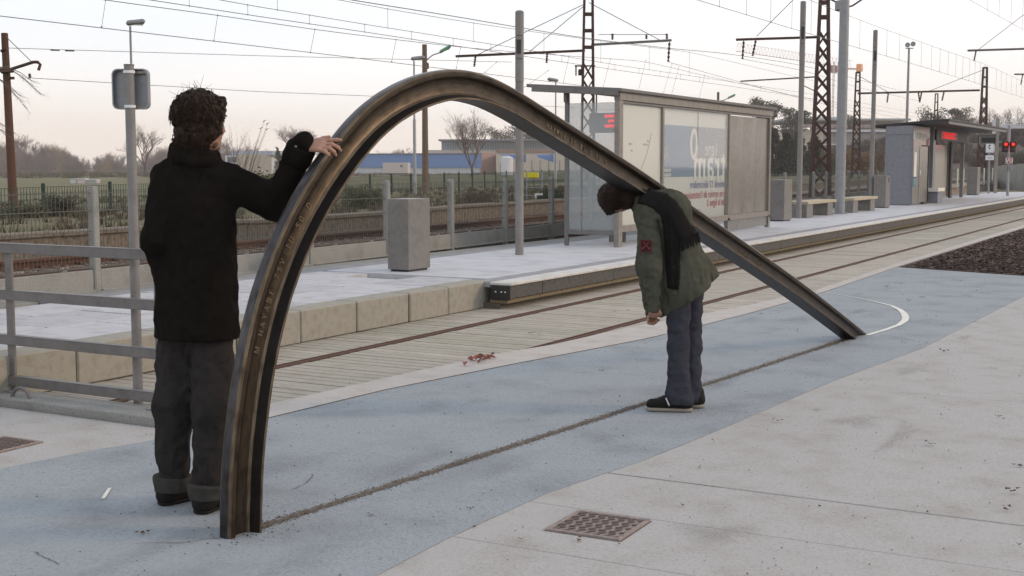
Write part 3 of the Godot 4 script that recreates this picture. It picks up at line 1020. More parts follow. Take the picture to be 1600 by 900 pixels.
func bare_tree(pos: Vector3, h: float, seed_: int, lvl: int, kids: int, spread: float, label: String, m: Material, thick := 1.0, group := "", forked := false) -> Node3D:
	if pos.y < -0.3:
		var gy := land(pos.x, pos.z) - 0.1
		h += pos.y - gy
		pos.y = gy
	rng.seed = seed_
	var t := thing("bare_tree", label, "tree", pos, 0.0, group)
	var tr := st(true)
	var th := h * (0.16 if forked else 0.26)
	tube(tr, [Vector3(0, -0.5, 0), Vector3(0.02 * h, th * 0.5, 0), Vector3(0, th, 0)], [h * 0.026 * thick, h * 0.021 * thick, h * 0.018 * thick], 7, false)
	part("trunk", tr, M.trunk, t)
	var s := st()
	var n := 5 if forked else 4
	for k in n:
		var a := TAU * k / n + rng.randf() * 0.7
		var up := rng.randf_range(0.9, 1.8) if not forked else rng.randf_range(1.0, 2.0)
		branch(s, Vector3(0, th * rng.randf_range(0.85, 1.0), 0), Vector3(cos(a), up, sin(a)).normalized(), h * 0.30, h * 0.012 * thick, lvl, kids, spread, 0.12)
	part("crown", s, m, t)
	return t

func leaves(s: SurfaceTool, c: Vector3, r: Vector3, n: int, size: float, ca: Color, cb: Color, drop := 0.0):
	# a clump: small leaf faces spread through an ellipsoid, denser towards its skin, one tone per clump with some spread
	var tone := rng.randf()
	for k in n:
		var d := Vector3(rng.randfn(), rng.randfn(), rng.randfn()).normalized()
		var p := c + d * r * pow(rng.randf(), 0.45)
		var u := Vector3(rng.randfn(), rng.randfn() - drop, rng.randfn()).normalized()
		var v := u.cross(Vector3(rng.randfn(), rng.randfn(), rng.randfn())).normalized()
		var z := size * rng.randf_range(0.6, 1.3)
		s.set_color(ca.lerp(cb, clampf(tone * 0.6 + rng.randf() * 0.5 - 0.05, 0.0, 1.0)))
		s.add_vertex(p - u * z)
		s.add_vertex(p + v * z * 0.55)
		s.add_vertex(p + u * z)
		s.add_vertex(p - u * z)
		s.add_vertex(p + u * z)
		s.add_vertex(p - v * z * 0.55)

func leafy_tree(pos: Vector3, h: float, w: float, seed_: int, shape: String, label: String, ca: Color, cb: Color, called := "tree", cat := "tree", group := "") -> Node3D:
	if pos.y < -0.3:
		var gy := land(pos.x, pos.z) - 0.1
		h += pos.y - gy
		pos.y = gy
	rng.seed = seed_
	var t := thing(called, label, cat, pos, 0.0, group)
	var tr := st(true)
	tube(tr, [Vector3(0, -0.5, 0), Vector3(0.03 * w, h * 0.4, 0), Vector3(0, h * 0.85, 0.0)], [h * 0.03, h * 0.022, h * 0.008], 7, false)
	var s := st()
	s.set_smooth_group(FLAT)
	var n := 26
	for k in n:
		var c: Vector3
		var r := w * rng.randf_range(0.13, 0.22)
		var f := (k + 0.5) / n
		var a := k * 2.4 + rng.randf()
		if shape == "pine":
			c = Vector3(cos(a) * w * 0.42 * sqrt(rng.randf()), h * (0.62 + 0.36 * rng.randf()), sin(a) * w * 0.42 * sqrt(rng.randf()))
			leaves(s, c, Vector3(r * 1.15, r * 0.6, r * 1.15), 130, w * 0.028, ca, cb)
			tube(tr, [Vector3(0, h * 0.5, 0), c], [h * 0.01, h * 0.004], 4, false)
		elif shape == "cone":
			var rr := w * 0.5 * (1.0 - f * 0.92)
			c = Vector3(cos(a) * rr * 0.75, h * (0.06 + 0.92 * f), sin(a) * rr * 0.75)
			leaves(s, c, Vector3(r, r * 1.2, r) * (1.15 - f * 0.75), 190, w * 0.03, ca, cb, 0.8)
		else:
			c = Vector3(cos(a) * w * 0.36 * sqrt(rng.randf()), h * (0.22 + 0.66 * f), sin(a) * w * 0.36 * sqrt(rng.randf()))
			leaves(s, c, Vector3(r, r * 0.85, r) * 1.15, 170, w * 0.026, ca, cb)
	part("trunk", tr, M.trunk, t)
	part("crown", s, M.leaf, t)
	return t

func tuft_mesh(n: int, wide: float) -> ArrayMesh:
	var s := st()
	for k in n:
		var a := TAU * k / n + rng.randf()
		var b := Vector3(cos(a), 0, sin(a)) * wide * rng.randf()
		var tip := b + Vector3(cos(a) * wide * rng.randf(), rng.randf_range(0.5, 1.0), sin(a) * wide * rng.randf())
		var q := Vector3(-sin(a), 0, cos(a)) * 0.05
		s.add_vertex(b - q)
		s.add_vertex(tip)
		s.add_vertex(b + q)
	s.generate_normals()
	return s.commit()

# ---------------------------------------------------------------- distance
func yp(py: float, dep: float) -> float:
	return 1.5 + (258.0 - py) * dep / FOCAL

func wallbox(a: Vector3, b: Vector3, y0: float, y1: float, th: float, s: SurfaceTool = null, off := 0.0) -> SurfaceTool:
	# a block whose front stands on the line a-b and which runs th metres away from the camera
	if s == null: s = st()
	a.y = 0
	b.y = 0
	var x := (b - a).normalized()
	var z := Vector3.UP.cross(x)
	if z.dot(cf) < 0: z = -z
	box(s, (a + b) / 2 + z * (th / 2 + off) + Vector3(0, (y0 + y1) / 2, 0), Vector3(a.distance_to(b), y1 - y0, th), Basis(x, Vector3.UP, x.cross(Vector3.UP)))
	return s

func windows(parent: Node3D, a: Vector3, b: Vector3, us: Array, y0: float, y1: float, glassm: Material, framem: Material):
	for u in us:
		var p := a.lerp(b, u[0])
		var q := a.lerp(b, u[1])
		var o := part("window", wallbox(p, q, y0, y1, 0.10, null, -0.06), framem, parent)
		var e := (q - p).normalized() * 0.12
		part("pane", wallbox(p + e, q - e, y0 + 0.12, y1 - 0.12, 0.08, null, -0.09), glassm, o)

func make_background():
	var darkglass := mat(lin(0.10, 0.13, 0.15), 0.15)
	var palewall := mat(lin(0.62, 0.63, 0.66), 0.9)
	var beige := mat(lin(0.48, 0.42, 0.34), 0.9)
	var bluew := surf(lin(0.12, 0.24, 0.50), 0.7, tex(noise(60, 0.05, 3), [[0.0, 0.8], [1.0, 1.15]], 256), Vector3(1.0, 0.1, 1.0))
	var ribbed := mat(lin(0.55, 0.58, 0.60), 0.8)
	var roofm := mat(lin(0.16, 0.18, 0.22), 0.8)
	var brick := mat(lin(0.34, 0.22, 0.19), 0.9)
	# white two-storey house beyond the field
	var D := 300.0
	var b := thing("house", "white flat-roofed two-storey building with a dark window band beyond the field", "building")
	var a0 := at(352, 258, D)
	var a1 := at(424, 258, D - 10)
	part("wall", wallbox(a0, a1, -1.7, yp(243, D), 12), palewall, b)
	var rf := part("roof", wallbox(at(362, 258, D - 1), at(426, 258, D - 11), yp(243, D), yp(236.5, D), 10), mat(lin(0.36, 0.41, 0.50), 0.7), b)
	part("annex", wallbox(at(424.5, 258, D - 10), at(446, 258, D - 4), -1.7, yp(241, D), 9), beige, b)
	windows(b, a0, a1, [[0.05, 0.28], [0.30, 0.62], [0.66, 0.97]], yp(254.5, D), yp(244.5, D), darkglass, palewall)
	windows(b, a0, a1, [[0.10, 0.20], [0.38, 0.52], [0.68, 0.84]], yp(275, D), yp(267, D), darkglass, palewall)
	part("band", wallbox(a0, a1, yp(258.5, D), yp(256.5, D), 0.2, null, -0.2), mat(lin(0.35, 0.38, 0.42), 0.8), b)
	# blue warehouse
	D = 330.0
	b = thing("warehouse", "long low warehouse with a blue upper wall over white cladding", "building")
	a0 = at(540, 258, D + 10)
	a1 = at(752, 258, D)
	part("blue_wall", wallbox(a0, a1, yp(262, D), yp(240.5, D), 30), bluew, b)
	for k in 44:
		var p := a0.lerp(a1, k / 44.0)
		var q := a0.lerp(a1, (k + 0.9) / 44.0)
		part("cladding_panel", wallbox(p, q, -1.7, yp(262, D), 30, null, 0.3), ribbed, b)
	part("brick_end", wallbox(at(752.5, 258, D), at(775, 258, D + 4), -1.7, yp(238.5, D), 25), brick, b)
	part("roof_edge", wallbox(a0, a1, yp(240.5, D), yp(239.4, D), 30, null, -0.3), roofm, b)
	D = 300.0
	b = thing("office_block", "small beige box building with one window in front of the blue warehouse", "building")
	a0 = at(598, 258, D)
	a1 = at(637, 258, D)
	part("wall", wallbox(a0, a1, yp(270.5, D), yp(254, D), 8), mat(lin(0.52, 0.47, 0.44), 0.9), b)
	part("base", wallbox(a0, a1, -1.7, yp(270.7, D), 8, null, 0.4), mat(lin(0.2, 0.2, 0.21), 0.9), b)
	windows(b, a0, a1, [[0.70, 0.80]], yp(261.5, D), yp(257.5, D), darkglass, roofm)
	# glazed hall on its plinth
	D = 420.0
	b = thing("glazed_hall", "pale hall with a glazed front under a thin overhanging roof", "building")
	part("plinth", wallbox(at(668, 258, D), at(905, 258, D), -1.7, yp(234.5, D), 40), mat(lin(0.55, 0.50, 0.48), 0.9), b)
	part("brick_band", wallbox(at(775, 258, D), at(905, 258, D), yp(238.5, D), yp(233.5, D), 0.4, null, -0.5), brick, b)
	a0 = at(690, 258, D + 5)
	a1 = at(870, 258, D + 5)
	var gh := part("glazing", wallbox(a0, a1, yp(234.5, D), yp(220.5, D), 30), mat(lin(0.30, 0.43, 0.53), 0.2), b)
	for k in 46:
		part("mullion", wallbox(a0.lerp(a1, k / 46.0), a0.lerp(a1, k / 46.0 + 0.004), yp(234.5, D), yp(220.5, D), 0.3, null, -0.3), palewall, gh)
	part("roof", wallbox(at(686, 258, D), at(874, 258, D), yp(220.5, D), yp(218.2, D), 45, null, -4.0), roofm, b)
	# saw-tooth factory
	D = 310.0
	b = thing("factory", "beige factory with three saw-tooth gables and blue roof slopes", "building")
	var k0 := 0
	for g in [[775, 822], [822, 866], [866, 908]]:
		var w := st()
		var p0 := at(g[0], 258, D)
		var p1 := at(g[1], 258, D)
		var zd := Vector3(cf.x, 0, cf.z).normalized() * 30.0
		var hs := [yp(240, D), yp(254, D)]
		for off in [Vector3.ZERO, zd]:
			quad(w, Vector3(p0.x, -1.7, p0.z) + off, Vector3(p1.x, -1.7, p1.z) + off, Vector3(p1.x, hs[1], p1.z) + off, Vector3(p0.x, hs[0], p0.z) + off, -zd)
		quad(w, Vector3(p0.x, -1.7, p0.z), Vector3(p0.x, -1.7, p0.z) + zd, Vector3(p0.x, hs[0], p0.z) + zd, Vector3(p0.x, hs[0], p0.z), p0 - p1)
		part("gable_wall", w, mat(lin(0.52, 0.47, 0.39), 0.9), b)
		var r := st()
		var n := (p1 - p0).normalized()
		quad(r, Vector3(p0.x, hs[0], p0.z) - n * 0.2, Vector3(p1.x, hs[1] + 0.05, p1.z), Vector3(p1.x, hs[1] + 0.05, p1.z) + zd, Vector3(p0.x, hs[0], p0.z) + zd - n * 0.2, Vector3.UP)
		part("roof_slope", r, bluew, b)
		# the blue glazed face that shows between the gables
		part("blue_light", wallbox(p1 + zd * 0.25 - n * 3.9, p1 + zd * 0.25, hs[1] - 1.0, hs[0] - 0.25, 0.4), bluew, b)
		for q in [0.2, 0.5, 0.8]:
			part("pipe", rod(p0.lerp(p1, q) - zd * 0.01 + Vector3(0, -1.6, 0), p0.lerp(p1, q) - zd * 0.01 + Vector3(0, 1.2, 0), 0.10, 6), roofm, b)
		k0 += 1
	# tank
	D = 250.0
	b = thing("storage_tank", "white upright storage tank beside the factory", "tank", Vector3(at(792, 258, D).x, -1.2, at(792, 258, D).z))
	part("shell", rod(Vector3.ZERO, Vector3(0, yp(247, D) + 1.2, 0), 1.2, 20), palewall, b)
	part("dome", ball(st(), Vector3(0, yp(247, D) + 1.2, 0), Vector3(1.2, 0.35, 1.2), 16, 6), palewall, b)
	part("ladder", rod(Vector3(-0.9, 0, -0.9), Vector3(-0.9, 3.0, -0.9), 0.06, 6), roofm, b)
	# sheds at the far edge of the field
	D = 130.0
	for g in [[109, 118, 279.5, "small white shed at the far edge of the field, nearer the wooden pole"], [120, 132, 279, "pinkish white shed, middle one of three at the far edge of the field"], [134, 150, 280.5, "grey shed, longest of three at the far edge of the field"]]:
		b = thing("shed", g[3], "shed", Vector3.ZERO, 0.0, "sheds at the edge of the field")
		a0 = at(g[0], 258, D)
		a1 = at(g[1], 258, D)
		part("wall", wallbox(a0, a1, -1.7, yp(g[2] + 1, D), 1.2), [palewall, mat(lin(0.66, 0.58, 0.55), 0.9), mat(lin(0.42, 0.42, 0.42), 0.9)][0 if g[0] == 109 else (1 if g[0] == 120 else 2)], b)
		part("roof", wallbox(a0, a1, yp(g[2] + 1, D), yp(g[2], D), 1.4, null, -0.1), ribbed, b)
	# long hall on the hill, with the grey viaduct wall in front
	D = 380.0
	b = thing("hall_on_hill", "long pale flat-roofed building with a red-brown band on the rise behind the station", "building")
	part("wall", wallbox(at(1225, 258, D), at(1415, 258, D), -1, yp(203, D), 40), beige, b)
	part("brick_band", wallbox(at(1225, 258, D), at(1365, 258, D), yp(200, D), yp(195, D), 1.0, null, -1.3), brick, b)
	part("upper_storey", wallbox(at(1300, 258, D + 8), at(1412, 258, D + 8), yp(203, D), yp(188, D), 30), mat(lin(0.50, 0.47, 0.42), 0.9), b)
	var rr := part("roof", wallbox(at(1222, 258, D), at(1418, 258, D), yp(189, D), yp(186, D), 45, null, -2.0), mat(lin(0.36, 0.37, 0.39), 0.7), b)
	part("skylight", wallbox(at(1270, 258, D + 20), at(1330, 258, D + 20), yp(186, D), yp(179, D), 12), ribbed, rr)
	for k in 12:
		windows(b, at(1228 + k * 11, 258, D - 1.4), at(1236 + k * 11, 258, D - 1.4), [[0.2, 0.8]], yp(200, D), yp(196, D), darkglass, palewall)
	D = 300.0
	b = thing("viaduct_wall", "grey concrete wall with a white top beam in front of the long hall", "wall")
	var vg := mat(lin(0.27, 0.25, 0.25), 0.9)
	for k in 9:
		part("bay", wallbox(at(1290 + k * 14, 258, D), at(1303.4 + k * 14, 258, D), -1, yp(206.5, D), 3), vg, b)
	part("beam", wallbox(at(1286, 258, D), at(1418, 258, D), yp(206.5, D), yp(203, D), 4, null, -0.6), palewall, b)
	part("ledge", wallbox(at(1286, 258, D), at(1418, 258, D), yp(227, D), yp(225, D), 1, null, -0.8), palewall, b)
	# footbridge with a white trellis parapet
	D = 210.0
	b = thing("footbridge", "footbridge with a white trellis parapet crossing behind the tram signal", "bridge")
	part("deck", wallbox(at(1558, 258, D), at(1680, 258, D), yp(201, D), yp(196, D), 3), palewall, b)
	for k in 30:
		part("baluster", wallbox(at(1560 + k * 4, 258, D), at(1560.7 + k * 4, 258, D), yp(196, D), yp(186.5, D), 0.08), M.white, b)
	for y in [186.5, 191.0, 195.0]:
		part("rail", wallbox(at(1558, 258, D), at(1680, 258, D), yp(y + 0.5, D), yp(y - 0.3, D), 0.1, null, -0.1), M.white, b)
	part("pier", wallbox(at(1552.5, 258, D), at(1558, 258, D), -1, yp(187, D), 1.2), palewall, b)
	part("pier", wallbox(at(1640, 258, D), at(1646, 258, D), -1, yp(196, D), 1.2), palewall, b)
	# bank behind the far end of the station
	var hs2 := st(true)
	hs2.set_smooth_group(0)
	var hc := at(1650, 258, 270)
	var nh := noise(61, 0.06, 3)
	var prev := []
	for i in 25:
		var row := []
		for j in 25:
			var p := Vector3(hc.x + (i - 12) * 9.0, 0, hc.z + (j - 12) * 5.5)
			var q := Vector2((i - 12) / 12.0, (j - 12) / 12.0).length()
			p.y = -1.0 + 8.2 * (1.0 - smoothstep(0.25, 1.0, q)) + nh.get_noise_2d(p.x, p.z) * 1.4
			row.append(p)
		if i > 0:
			for j in 24: quad(hs2, prev[j], prev[j + 1], row[j + 1], row[j], Vector3.UP)
		prev = row
	struct("hill", hs2, surf(lin(0.115, 0.092, 0.075), 1.0, tex(noise(62, 0.1, 4), [[0.0, 0.4], [0.5, 1.0], [1.0, 1.6]], 512), 0.15), "scrubby brown bank beyond the end of the platform")
	rng.seed = 62
	var tm := st()
	for k in 150:
		branch(tm, Vector3(rng.randf_range(-0.2, 0.2), 0, rng.randf_range(-0.2, 0.2)), Vector3(rng.randfn() * 0.5, 1, rng.randfn() * 0.5).normalized(), 0.45, 0.02, 1, 2, 0.8, 0.1)
	tm.generate_normals()
	var tmm := tm.commit()
	var items := []
	for k in 700:
		var q := Vector2(rng.randf_range(-1, 1), rng.randf_range(-1, 1)) * 0.85
		var p := Vector3(hc.x + q.x * 108.0, 0, hc.z + q.y * 66.0)
		p.y = -1.0 + 8.2 * (1.0 - smoothstep(0.25, 1.0, q.length())) + nh.get_noise_2d(p.x, p.z) * 1.4 - 0.2
		var v := rng.randf_range(0.5, 1.1)
		var gr := rng.randf() < 0.25
		items.append([p, rng.randf_range(1.5, 4.0), Color(0.12 * v, 0.095 * v, 0.08 * v) if not gr else Color(0.06 * v, 0.07 * v, 0.04 * v)])
	scatter("scrub", tmm, M.leaf, items, "dense bare scrub growing over the bank", "scrub", null, true)

	# the wood along the horizon: bare trees that read as one mass
	rng.seed = 8
	var protos := []
	for v in 4:
		var s := st()
		branch(s, Vector3(0, 0, 0), Vector3(0.02, 1, 0).normalized(), 0.42, 0.018, 4, 4, 0.62, 0.16)
		for k in 70:
			branch(s, Vector3(rng.randf_range(-0.28, 0.28), rng.randf_range(0.0, 0.2), rng.randf_range(-0.28, 0.28)), Vector3(rng.randfn() * 0.4, 1, rng.randfn() * 0.4).normalized(), 0.22, 0.007, 2, 2, 0.6, 0.1)
		s.generate_normals()
		protos.append(s.commit())
	for v in 4:
		items = []
		for k in 190:
			var px := rng.randf_range(-260, 720)
			var dd := rng.randf_range(470, 760)
			var p := at(px, 258, dd)
			p.y = -1.3
			var env := 0.75 + 0.25 * sin(px * 0.021 + 1.0) + 0.12 * sin(px * 0.083)
			var hh := (rng.randf_range(8.0, 13.0) if px < 450 else rng.randf_range(5.5, 8.5)) * env * (0.85 if k % 3 else 1.1)
			var c := Color(0.15, 0.108, 0.095).lerp(Color(0.10, 0.085, 0.085), rng.randf())
			if rng.randf() < 0.09: c = Color(0.20, 0.15, 0.06)
			items.append([p, Vector3(hh * 0.95, hh, hh * 0.95), c * 1.15])
		scatter("far_wood", protos[v], M.leaf, items, "distant bare wood along the horizon behind the field", "wood", null, true)
	# low scrub and hedges in front of the wood
	items = []
	var tuft := tuft_mesh(40, 0.5)
	for k in 2600:
		var px := rng.randf_range(-260, 980)
		var dd := rng.randf_range(230, 460)
		var p := at(px, 258, dd)
		p.y = -1.25
		var v := rng.randf_range(0.6, 1.2)
		var c := Color(0.10, 0.085, 0.06) if rng.randf() < 0.7 else (Color(0.17, 0.14, 0.05) if rng.randf() < 0.4 else Color(0.055, 0.07, 0.04))
		items.append([p, Vector3(rng.randf_range(1.4, 3.2), rng.randf_range(0.3, 1.15), 2.0), c * v])
	scatter("hedge_scrub", tuft, M.leaf, items, "low brown scrub between the field and the far wood", "scrub", null, true)

	# single trees
	bare_tree(Vector3(at(226, 258, 270).x, -0.4, at(226, 258, 270).z), 9.8, 101, 5, 3, 0.72, "tall bare tree rising from the horizon beside the sign pole", M.twig, 1.3)
	bare_tree(Vector3(at(466, 258, 230).x, -0.4, at(466, 258, 230).z), 9.0, 102, 5, 4, 0.85, "round dense bare tree behind the standing person's raised sleeve", M.twig_red, 1.3)
	bare_tree(Vector3(at(737, 258, 190).x, -0.4, at(737, 258, 190).z), 9.8, 105, 6, 3, 0.72, "large bare many-branched tree seen through the arch of the bent rail", M.twig_red, 1.0, "", true)
	var ga := Color(0.028, 0.036, 0.024)
	var gb := Color(0.075, 0.085, 0.05)
	var iv := leafy_tree(Vector3(at(440, 258, 220).x, -0.4, at(440, 258, 220).z), 5.2, 2.6, 103, "cone", "dark ivy-clad leaning trunk near the raised sleeve", ga, gb)
	iv.rotation.z = 0.22
	leafy_tree(Vector3(at(782, 258, 430).x, -0.5, at(782, 258, 430).z), 15.5, 11.0, 104, "round", "brownish round tree behind the glazed hall", Color(0.07, 0.055, 0.035), Color(0.13, 0.10, 0.07))
	leafy_tree(Vector3(at(822, 258, 460).x, -0.5, at(822, 258, 460).z), 17.0, 15.0, 106, "round", "dark evergreen tree behind the glazed hall, taller than the brown one", ga, gb)
	leafy_tree(Vector3(at(857, 258, 470).x, -0.5, at(857, 258, 470).z), 15.5, 12.0, 107, "round", "dark evergreen tree next to the shelter's roof tip", ga, gb)
	leafy_tree(Vector3(at(896, 258, 440).x, -0.5, at(896, 258, 440).z), 11.5, 9.0, 108, "round", "dark bushy tree seen through the shelter's end glass", ga, gb)
	leafy_tree(Vector3(at(1196, 258, 260).x, -0.5, at(1196, 258, 260).z), 15.6, 7.5, 109, "pine", "umbrella pine just above the shelter's far corner", Color(0.04, 0.045, 0.028), Color(0.10, 0.105, 0.065))
	leafy_tree(Vector3(at(1237, 258, 280).x, -0.5, at(1237, 258, 280).z), 14.2, 8.0, 110, "pine", "dark pine between the slim pole and the shelter", ga, gb)
	leafy_tree(Vector3(at(1327, 258, 330).x, -0.5, at(1327, 258, 330).z), 15.0, 4.5, 111, "pine", "small distant pine beside the thin lattice mast", ga, gb)
	var labels := ["dark conifer rising beside the shelter's far corner", "dark conifer behind the slim pole", "dark conifer beside the foot of the large lattice mast", "dark conifer between the shelter and the slim pole"]
	var k := 0
	for g in [[1207, 150, 7.2], [1247, 160, 6.8], [1272, 150, 6.2], [1228, 140, 6.2]]:
		leafy_tree(Vector3(at(g[0], 258, g[1]).x, -0.5, at(g[0], 258, g[1]).z), g[2] * 0.88, 4.2, 120 + k, "cone", labels[k], Color(0.018, 0.026, 0.02), Color(0.05, 0.06, 0.042), "conifer", "tree", "dark conifers behind the fence")
		k += 1
	leafy_tree(Vector3(at(1452, 258, 230).x, -0.5, at(1452, 258, 230).z), 13.2, 6.5, 130, "round", "large dark evergreen behind the kiosk roof", Color(0.04, 0.04, 0.028), Color(0.095, 0.09, 0.06))
	leafy_tree(Vector3(at(1495, 258, 240).x, -0.5, at(1495, 258, 240).z), 12.4, 5.6, 131, "pine", "open dark pine above the kiosk's canopy", ga, gb)
	for g in [[1475, 215, 12.0, "bare tree between the dark evergreens behind the kiosk"], [1558, 250, 13.2, "bare tree on the bank behind the footbridge pier"], [1590, 250, 13.4, "bare tree on the bank above the trellis bridge"], [1530, 235, 12.0, "bare tree behind the far lattice mast"]]:
		bare_tree(Vector3(at(g[0], 258, g[1]).x, -0.5, at(g[0], 258, g[1]).z), g[2], 140 + int(g[0]), 5, 3, 0.75, g[3], M.twig_red, 1.0)
	# shrubs
	var sh := [[1322, 130, 3.0, 2.8, Color(0.16, 0.10, 0.05), Color(0.26, 0.17, 0.09), "orange-brown shrub behind the thin lattice mast"], [1350, 120, 2.4, 2.6, Color(0.15, 0.10, 0.055), Color(0.25, 0.17, 0.10), "orange-brown shrub behind the pole nearest the kiosk"], [1372, 140, 3.0, 2.6, Color(0.10, 0.08, 0.05), Color(0.18, 0.14, 0.09), "brown shrub beside the kiosk"], [1300, 125, 2.6, 2.6, Color(0.09, 0.09, 0.05), Color(0.18, 0.17, 0.09), "olive shrub behind the thick grey pole"], [566, 29, 0.62, 1.0, Color(0.05, 0.055, 0.03), Color(0.13, 0.125, 0.06), "green bramble bush behind the fence, under the arch"], [95, 25, 0.55, 0.8, Color(0.035, 0.037, 0.025), Color(0.09, 0.082, 0.05), "dark green bramble clump against the field fence"], [30, 24, 0.3, 1.2, Color(0.05, 0.045, 0.03), Color(0.11, 0.095, 0.055), "low green bramble at the wooden pole's foot"], [432, 30, 0.9, 1.6, Color(0.06, 0.065, 0.035), Color(0.14, 0.13, 0.07), "dry green bush under the raised arm"], [862, 34, 0.5, 0.9, Color(0.03, 0.045, 0.025), Color(0.07, 0.085, 0.045), "dark green bush by the yellow box"], [745, 32, 0.4, 0.9, Color(0.09, 0.06, 0.04), Color(0.13, 0.11, 0.07), "dry brown bush behind the mesh fence"]]
	k = 0
	for g in sh:
		var p := at(g[0], 258, g[1])
		leafy_tree(Vector3(p.x, land(p.x, p.z) - 0.15, p.z), g[2], g[3], 150 + k, "round", g[6], g[4], g[5], "shrub", "shrub")
		k += 1
	# tall dry stems beside the standing person's head
	rng.seed = 180
	var dp := at(372, 258, 36)
	var ds := thing("dry_shrub", "tall leafless shrub with long stems and a few curled leaves", "shrub", Vector3(dp.x, 0.2, dp.z))
	var tw := st()
	for q in 15:
		branch(tw, Vector3(rng.randf_range(-0.3, 0.3), 0, rng.randf_range(-0.3, 0.3)), (Vector3(rng.randfn() * 0.22, 1, rng.randfn() * 0.22) + cr * 0.05).normalized(), rng.randf_range(0.8, 1.15), 0.011, 3, 2, 0.45, 0.15)
	var lv := st()
	for q in [[413, 189], [418, 193], [417, 202], [408, 200]]:
		var tip := at(q[0], q[1], 36) - ds.position
		tube(tw, [Vector3(0.2, 0.4, 0), tip * 0.55 + Vector3(0.0, 0.12, 0), tip], [0.011, 0.007, 0.004], 4, false)
		s_leaf(lv, tip, cr * 0.07 + Vector3(0, 0.03, 0), Vector3(0, 0.02, 0.02), Color(0.13, 0.09, 0.06))
	part("stems", tw, M.twig, ds)
	part("leaves", lv, M.leaf, ds)
	# twigs that hang in from a tree beyond the frame
	rng.seed = 181
	var op := at(-90, 258, 30)
	var ot := thing("overhanging_tree", "bare tree whose thin drooping twigs hang behind the wooden pole", "tree", Vector3(op.x, 0.1, op.z))
	var tr := st(true)
	tube(tr, [Vector3(0, -0.4, 0), Vector3(0.05, 1.6, 0), Vector3(0, 3.9, 0)], [0.13, 0.10, 0.04], 8)
	part("trunk", tr, M.trunk, ot)
	tw = st()
	for q in [[64, 148, 118], [42, 170, 130], [28, 225, 200], [55, 130, 112], [20, 205, 190], [34, 152, 125]]:
		var e := at(q[0], q[1], 30) - ot.position
		var m := at(q[0] - 45, q[2] - 8, 30) - ot.position
		tube(tw, [Vector3(0, m.y - 0.2, 0), m, (m + e) / 2 + Vector3(0, 0.05, 0), e], [0.02, 0.013, 0.008, 0.004], 4, false)
		for w in 7: branch(tw, m.lerp(e, 0.25 + 0.1 * w), (cr * 0.8 + Vector3(rng.randfn() * 0.3, -0.55, rng.randfn() * 0.3)).normalized(), 0.24, 0.004, 1, 2, 0.7, -0.1)
	part("crown", tw, M.twig, ot)
	# dry grass and bramble between the low wall and the field fence
	rng.seed = 9
	var tf := tuft_mesh(14, 0.45)
	items = []
	for q in 5200:
		var x := rng.randf_range(5.0, 62.0)
		var d := 0.45 + pow(rng.randf(), 1.6) * 30.0
		var z := wall_z(x) - d
		var v := rng.randf_range(0.55, 1.2)
		var c := Color(0.125, 0.095, 0.06)
		var r := rng.randf()
		if r < 0.2: c = Color(0.065, 0.07, 0.035)
		elif r < 0.5: c = Color(0.10, 0.075, 0.055)
		var sz := rng.randf_range(0.08, 0.26) * (1.0 if d < 9.0 else 0.7)
		items.append([Vector3(x, land(x, z) - 0.02, z), Vector3(sz * 1.5, sz, sz * 1.5), c * v])
	scatter("dry_grass", tf, M.leaf, items, "dry brown and green grass behind the low wall", "grass", null, true)

func s_leaf(s: SurfaceTool, p: Vector3, u: Vector3, v: Vector3, c: Color):
	s.set_color(c)
	quad(s, p - u, p + v - u * 0.1, p + u, p - v, Vector3.UP)

# ---------------------------------------------------------------- masts, wires
func lattice_mast(label: String, base: Vector3, h: float, w0: float, w1: float, bays: int, turn: float, top_bays: int) -> Node3D:
	var t := thing("lattice_mast", label, "mast", base, turn, "rusty lattice masts")
	var leg := w0 * 0.15
	var corner := func(i: int, y: float) -> Vector3:
		var w: float = lerpf(w0, w1, y / h) * 0.5
		return Vector3(w if i % 3 == 0 else -w, y, w if i < 2 else -w)
	for i in 4:
		part("leg", bar(st(), corner.call(i, 0.0), corner.call(i, h), leg, leg, 0.0, Vector3(0, 0, 1)), M.mast, t)
	var y := 0.0
	for b in bays:
		var y2 := h * pow((b + 1.0) / bays, 0.93)
		var s := st()
		for i in 4:
			var j := (i + 1) % 4
			if b < bays - top_bays:
				bar(s, corner.call(i, y), corner.call(j, y2), leg * 0.28, leg * 0.62)
				bar(s, corner.call(j, y), corner.call(i, y2), leg * 0.28, leg * 0.62)
			else:
				bar(s, corner.call(i, y2 - leg * 0.4), corner.call(j, y2 - leg * 0.4), leg * 0.4, leg * 1.3)
		part("brace", s, M.mast, t)
		y = y2
	return t

func insulator(parent: Node3D, a: Vector3, b: Vector3, r := 0.05):
	var s := st(true)
	var pts := []
	var rad := []
	var n := 9
	for k in n + 1:
		pts.append(a.lerp(b, float(k) / n))
		rad.append(r if k % 2 else r * 0.4)
	tube(s, pts, rad, 7)
	part("insulator", s, M.rust_dark, parent)

func wire_pts(px: Array, z0: float, slope := RS) -> Array:
	var o := []
	for q in px: o.append(on_z(q[0], q[1], z0, slope, 9.0))
	return o

func sample(pts: Array, x: float) -> Vector3:
	for i in pts.size() - 1:
		if x <= pts[i + 1].x or i == pts.size() - 2:
			return pts[i].lerp(pts[i + 1], (x - pts[i].x) / (pts[i + 1].x - pts[i].x))
	return pts[0]

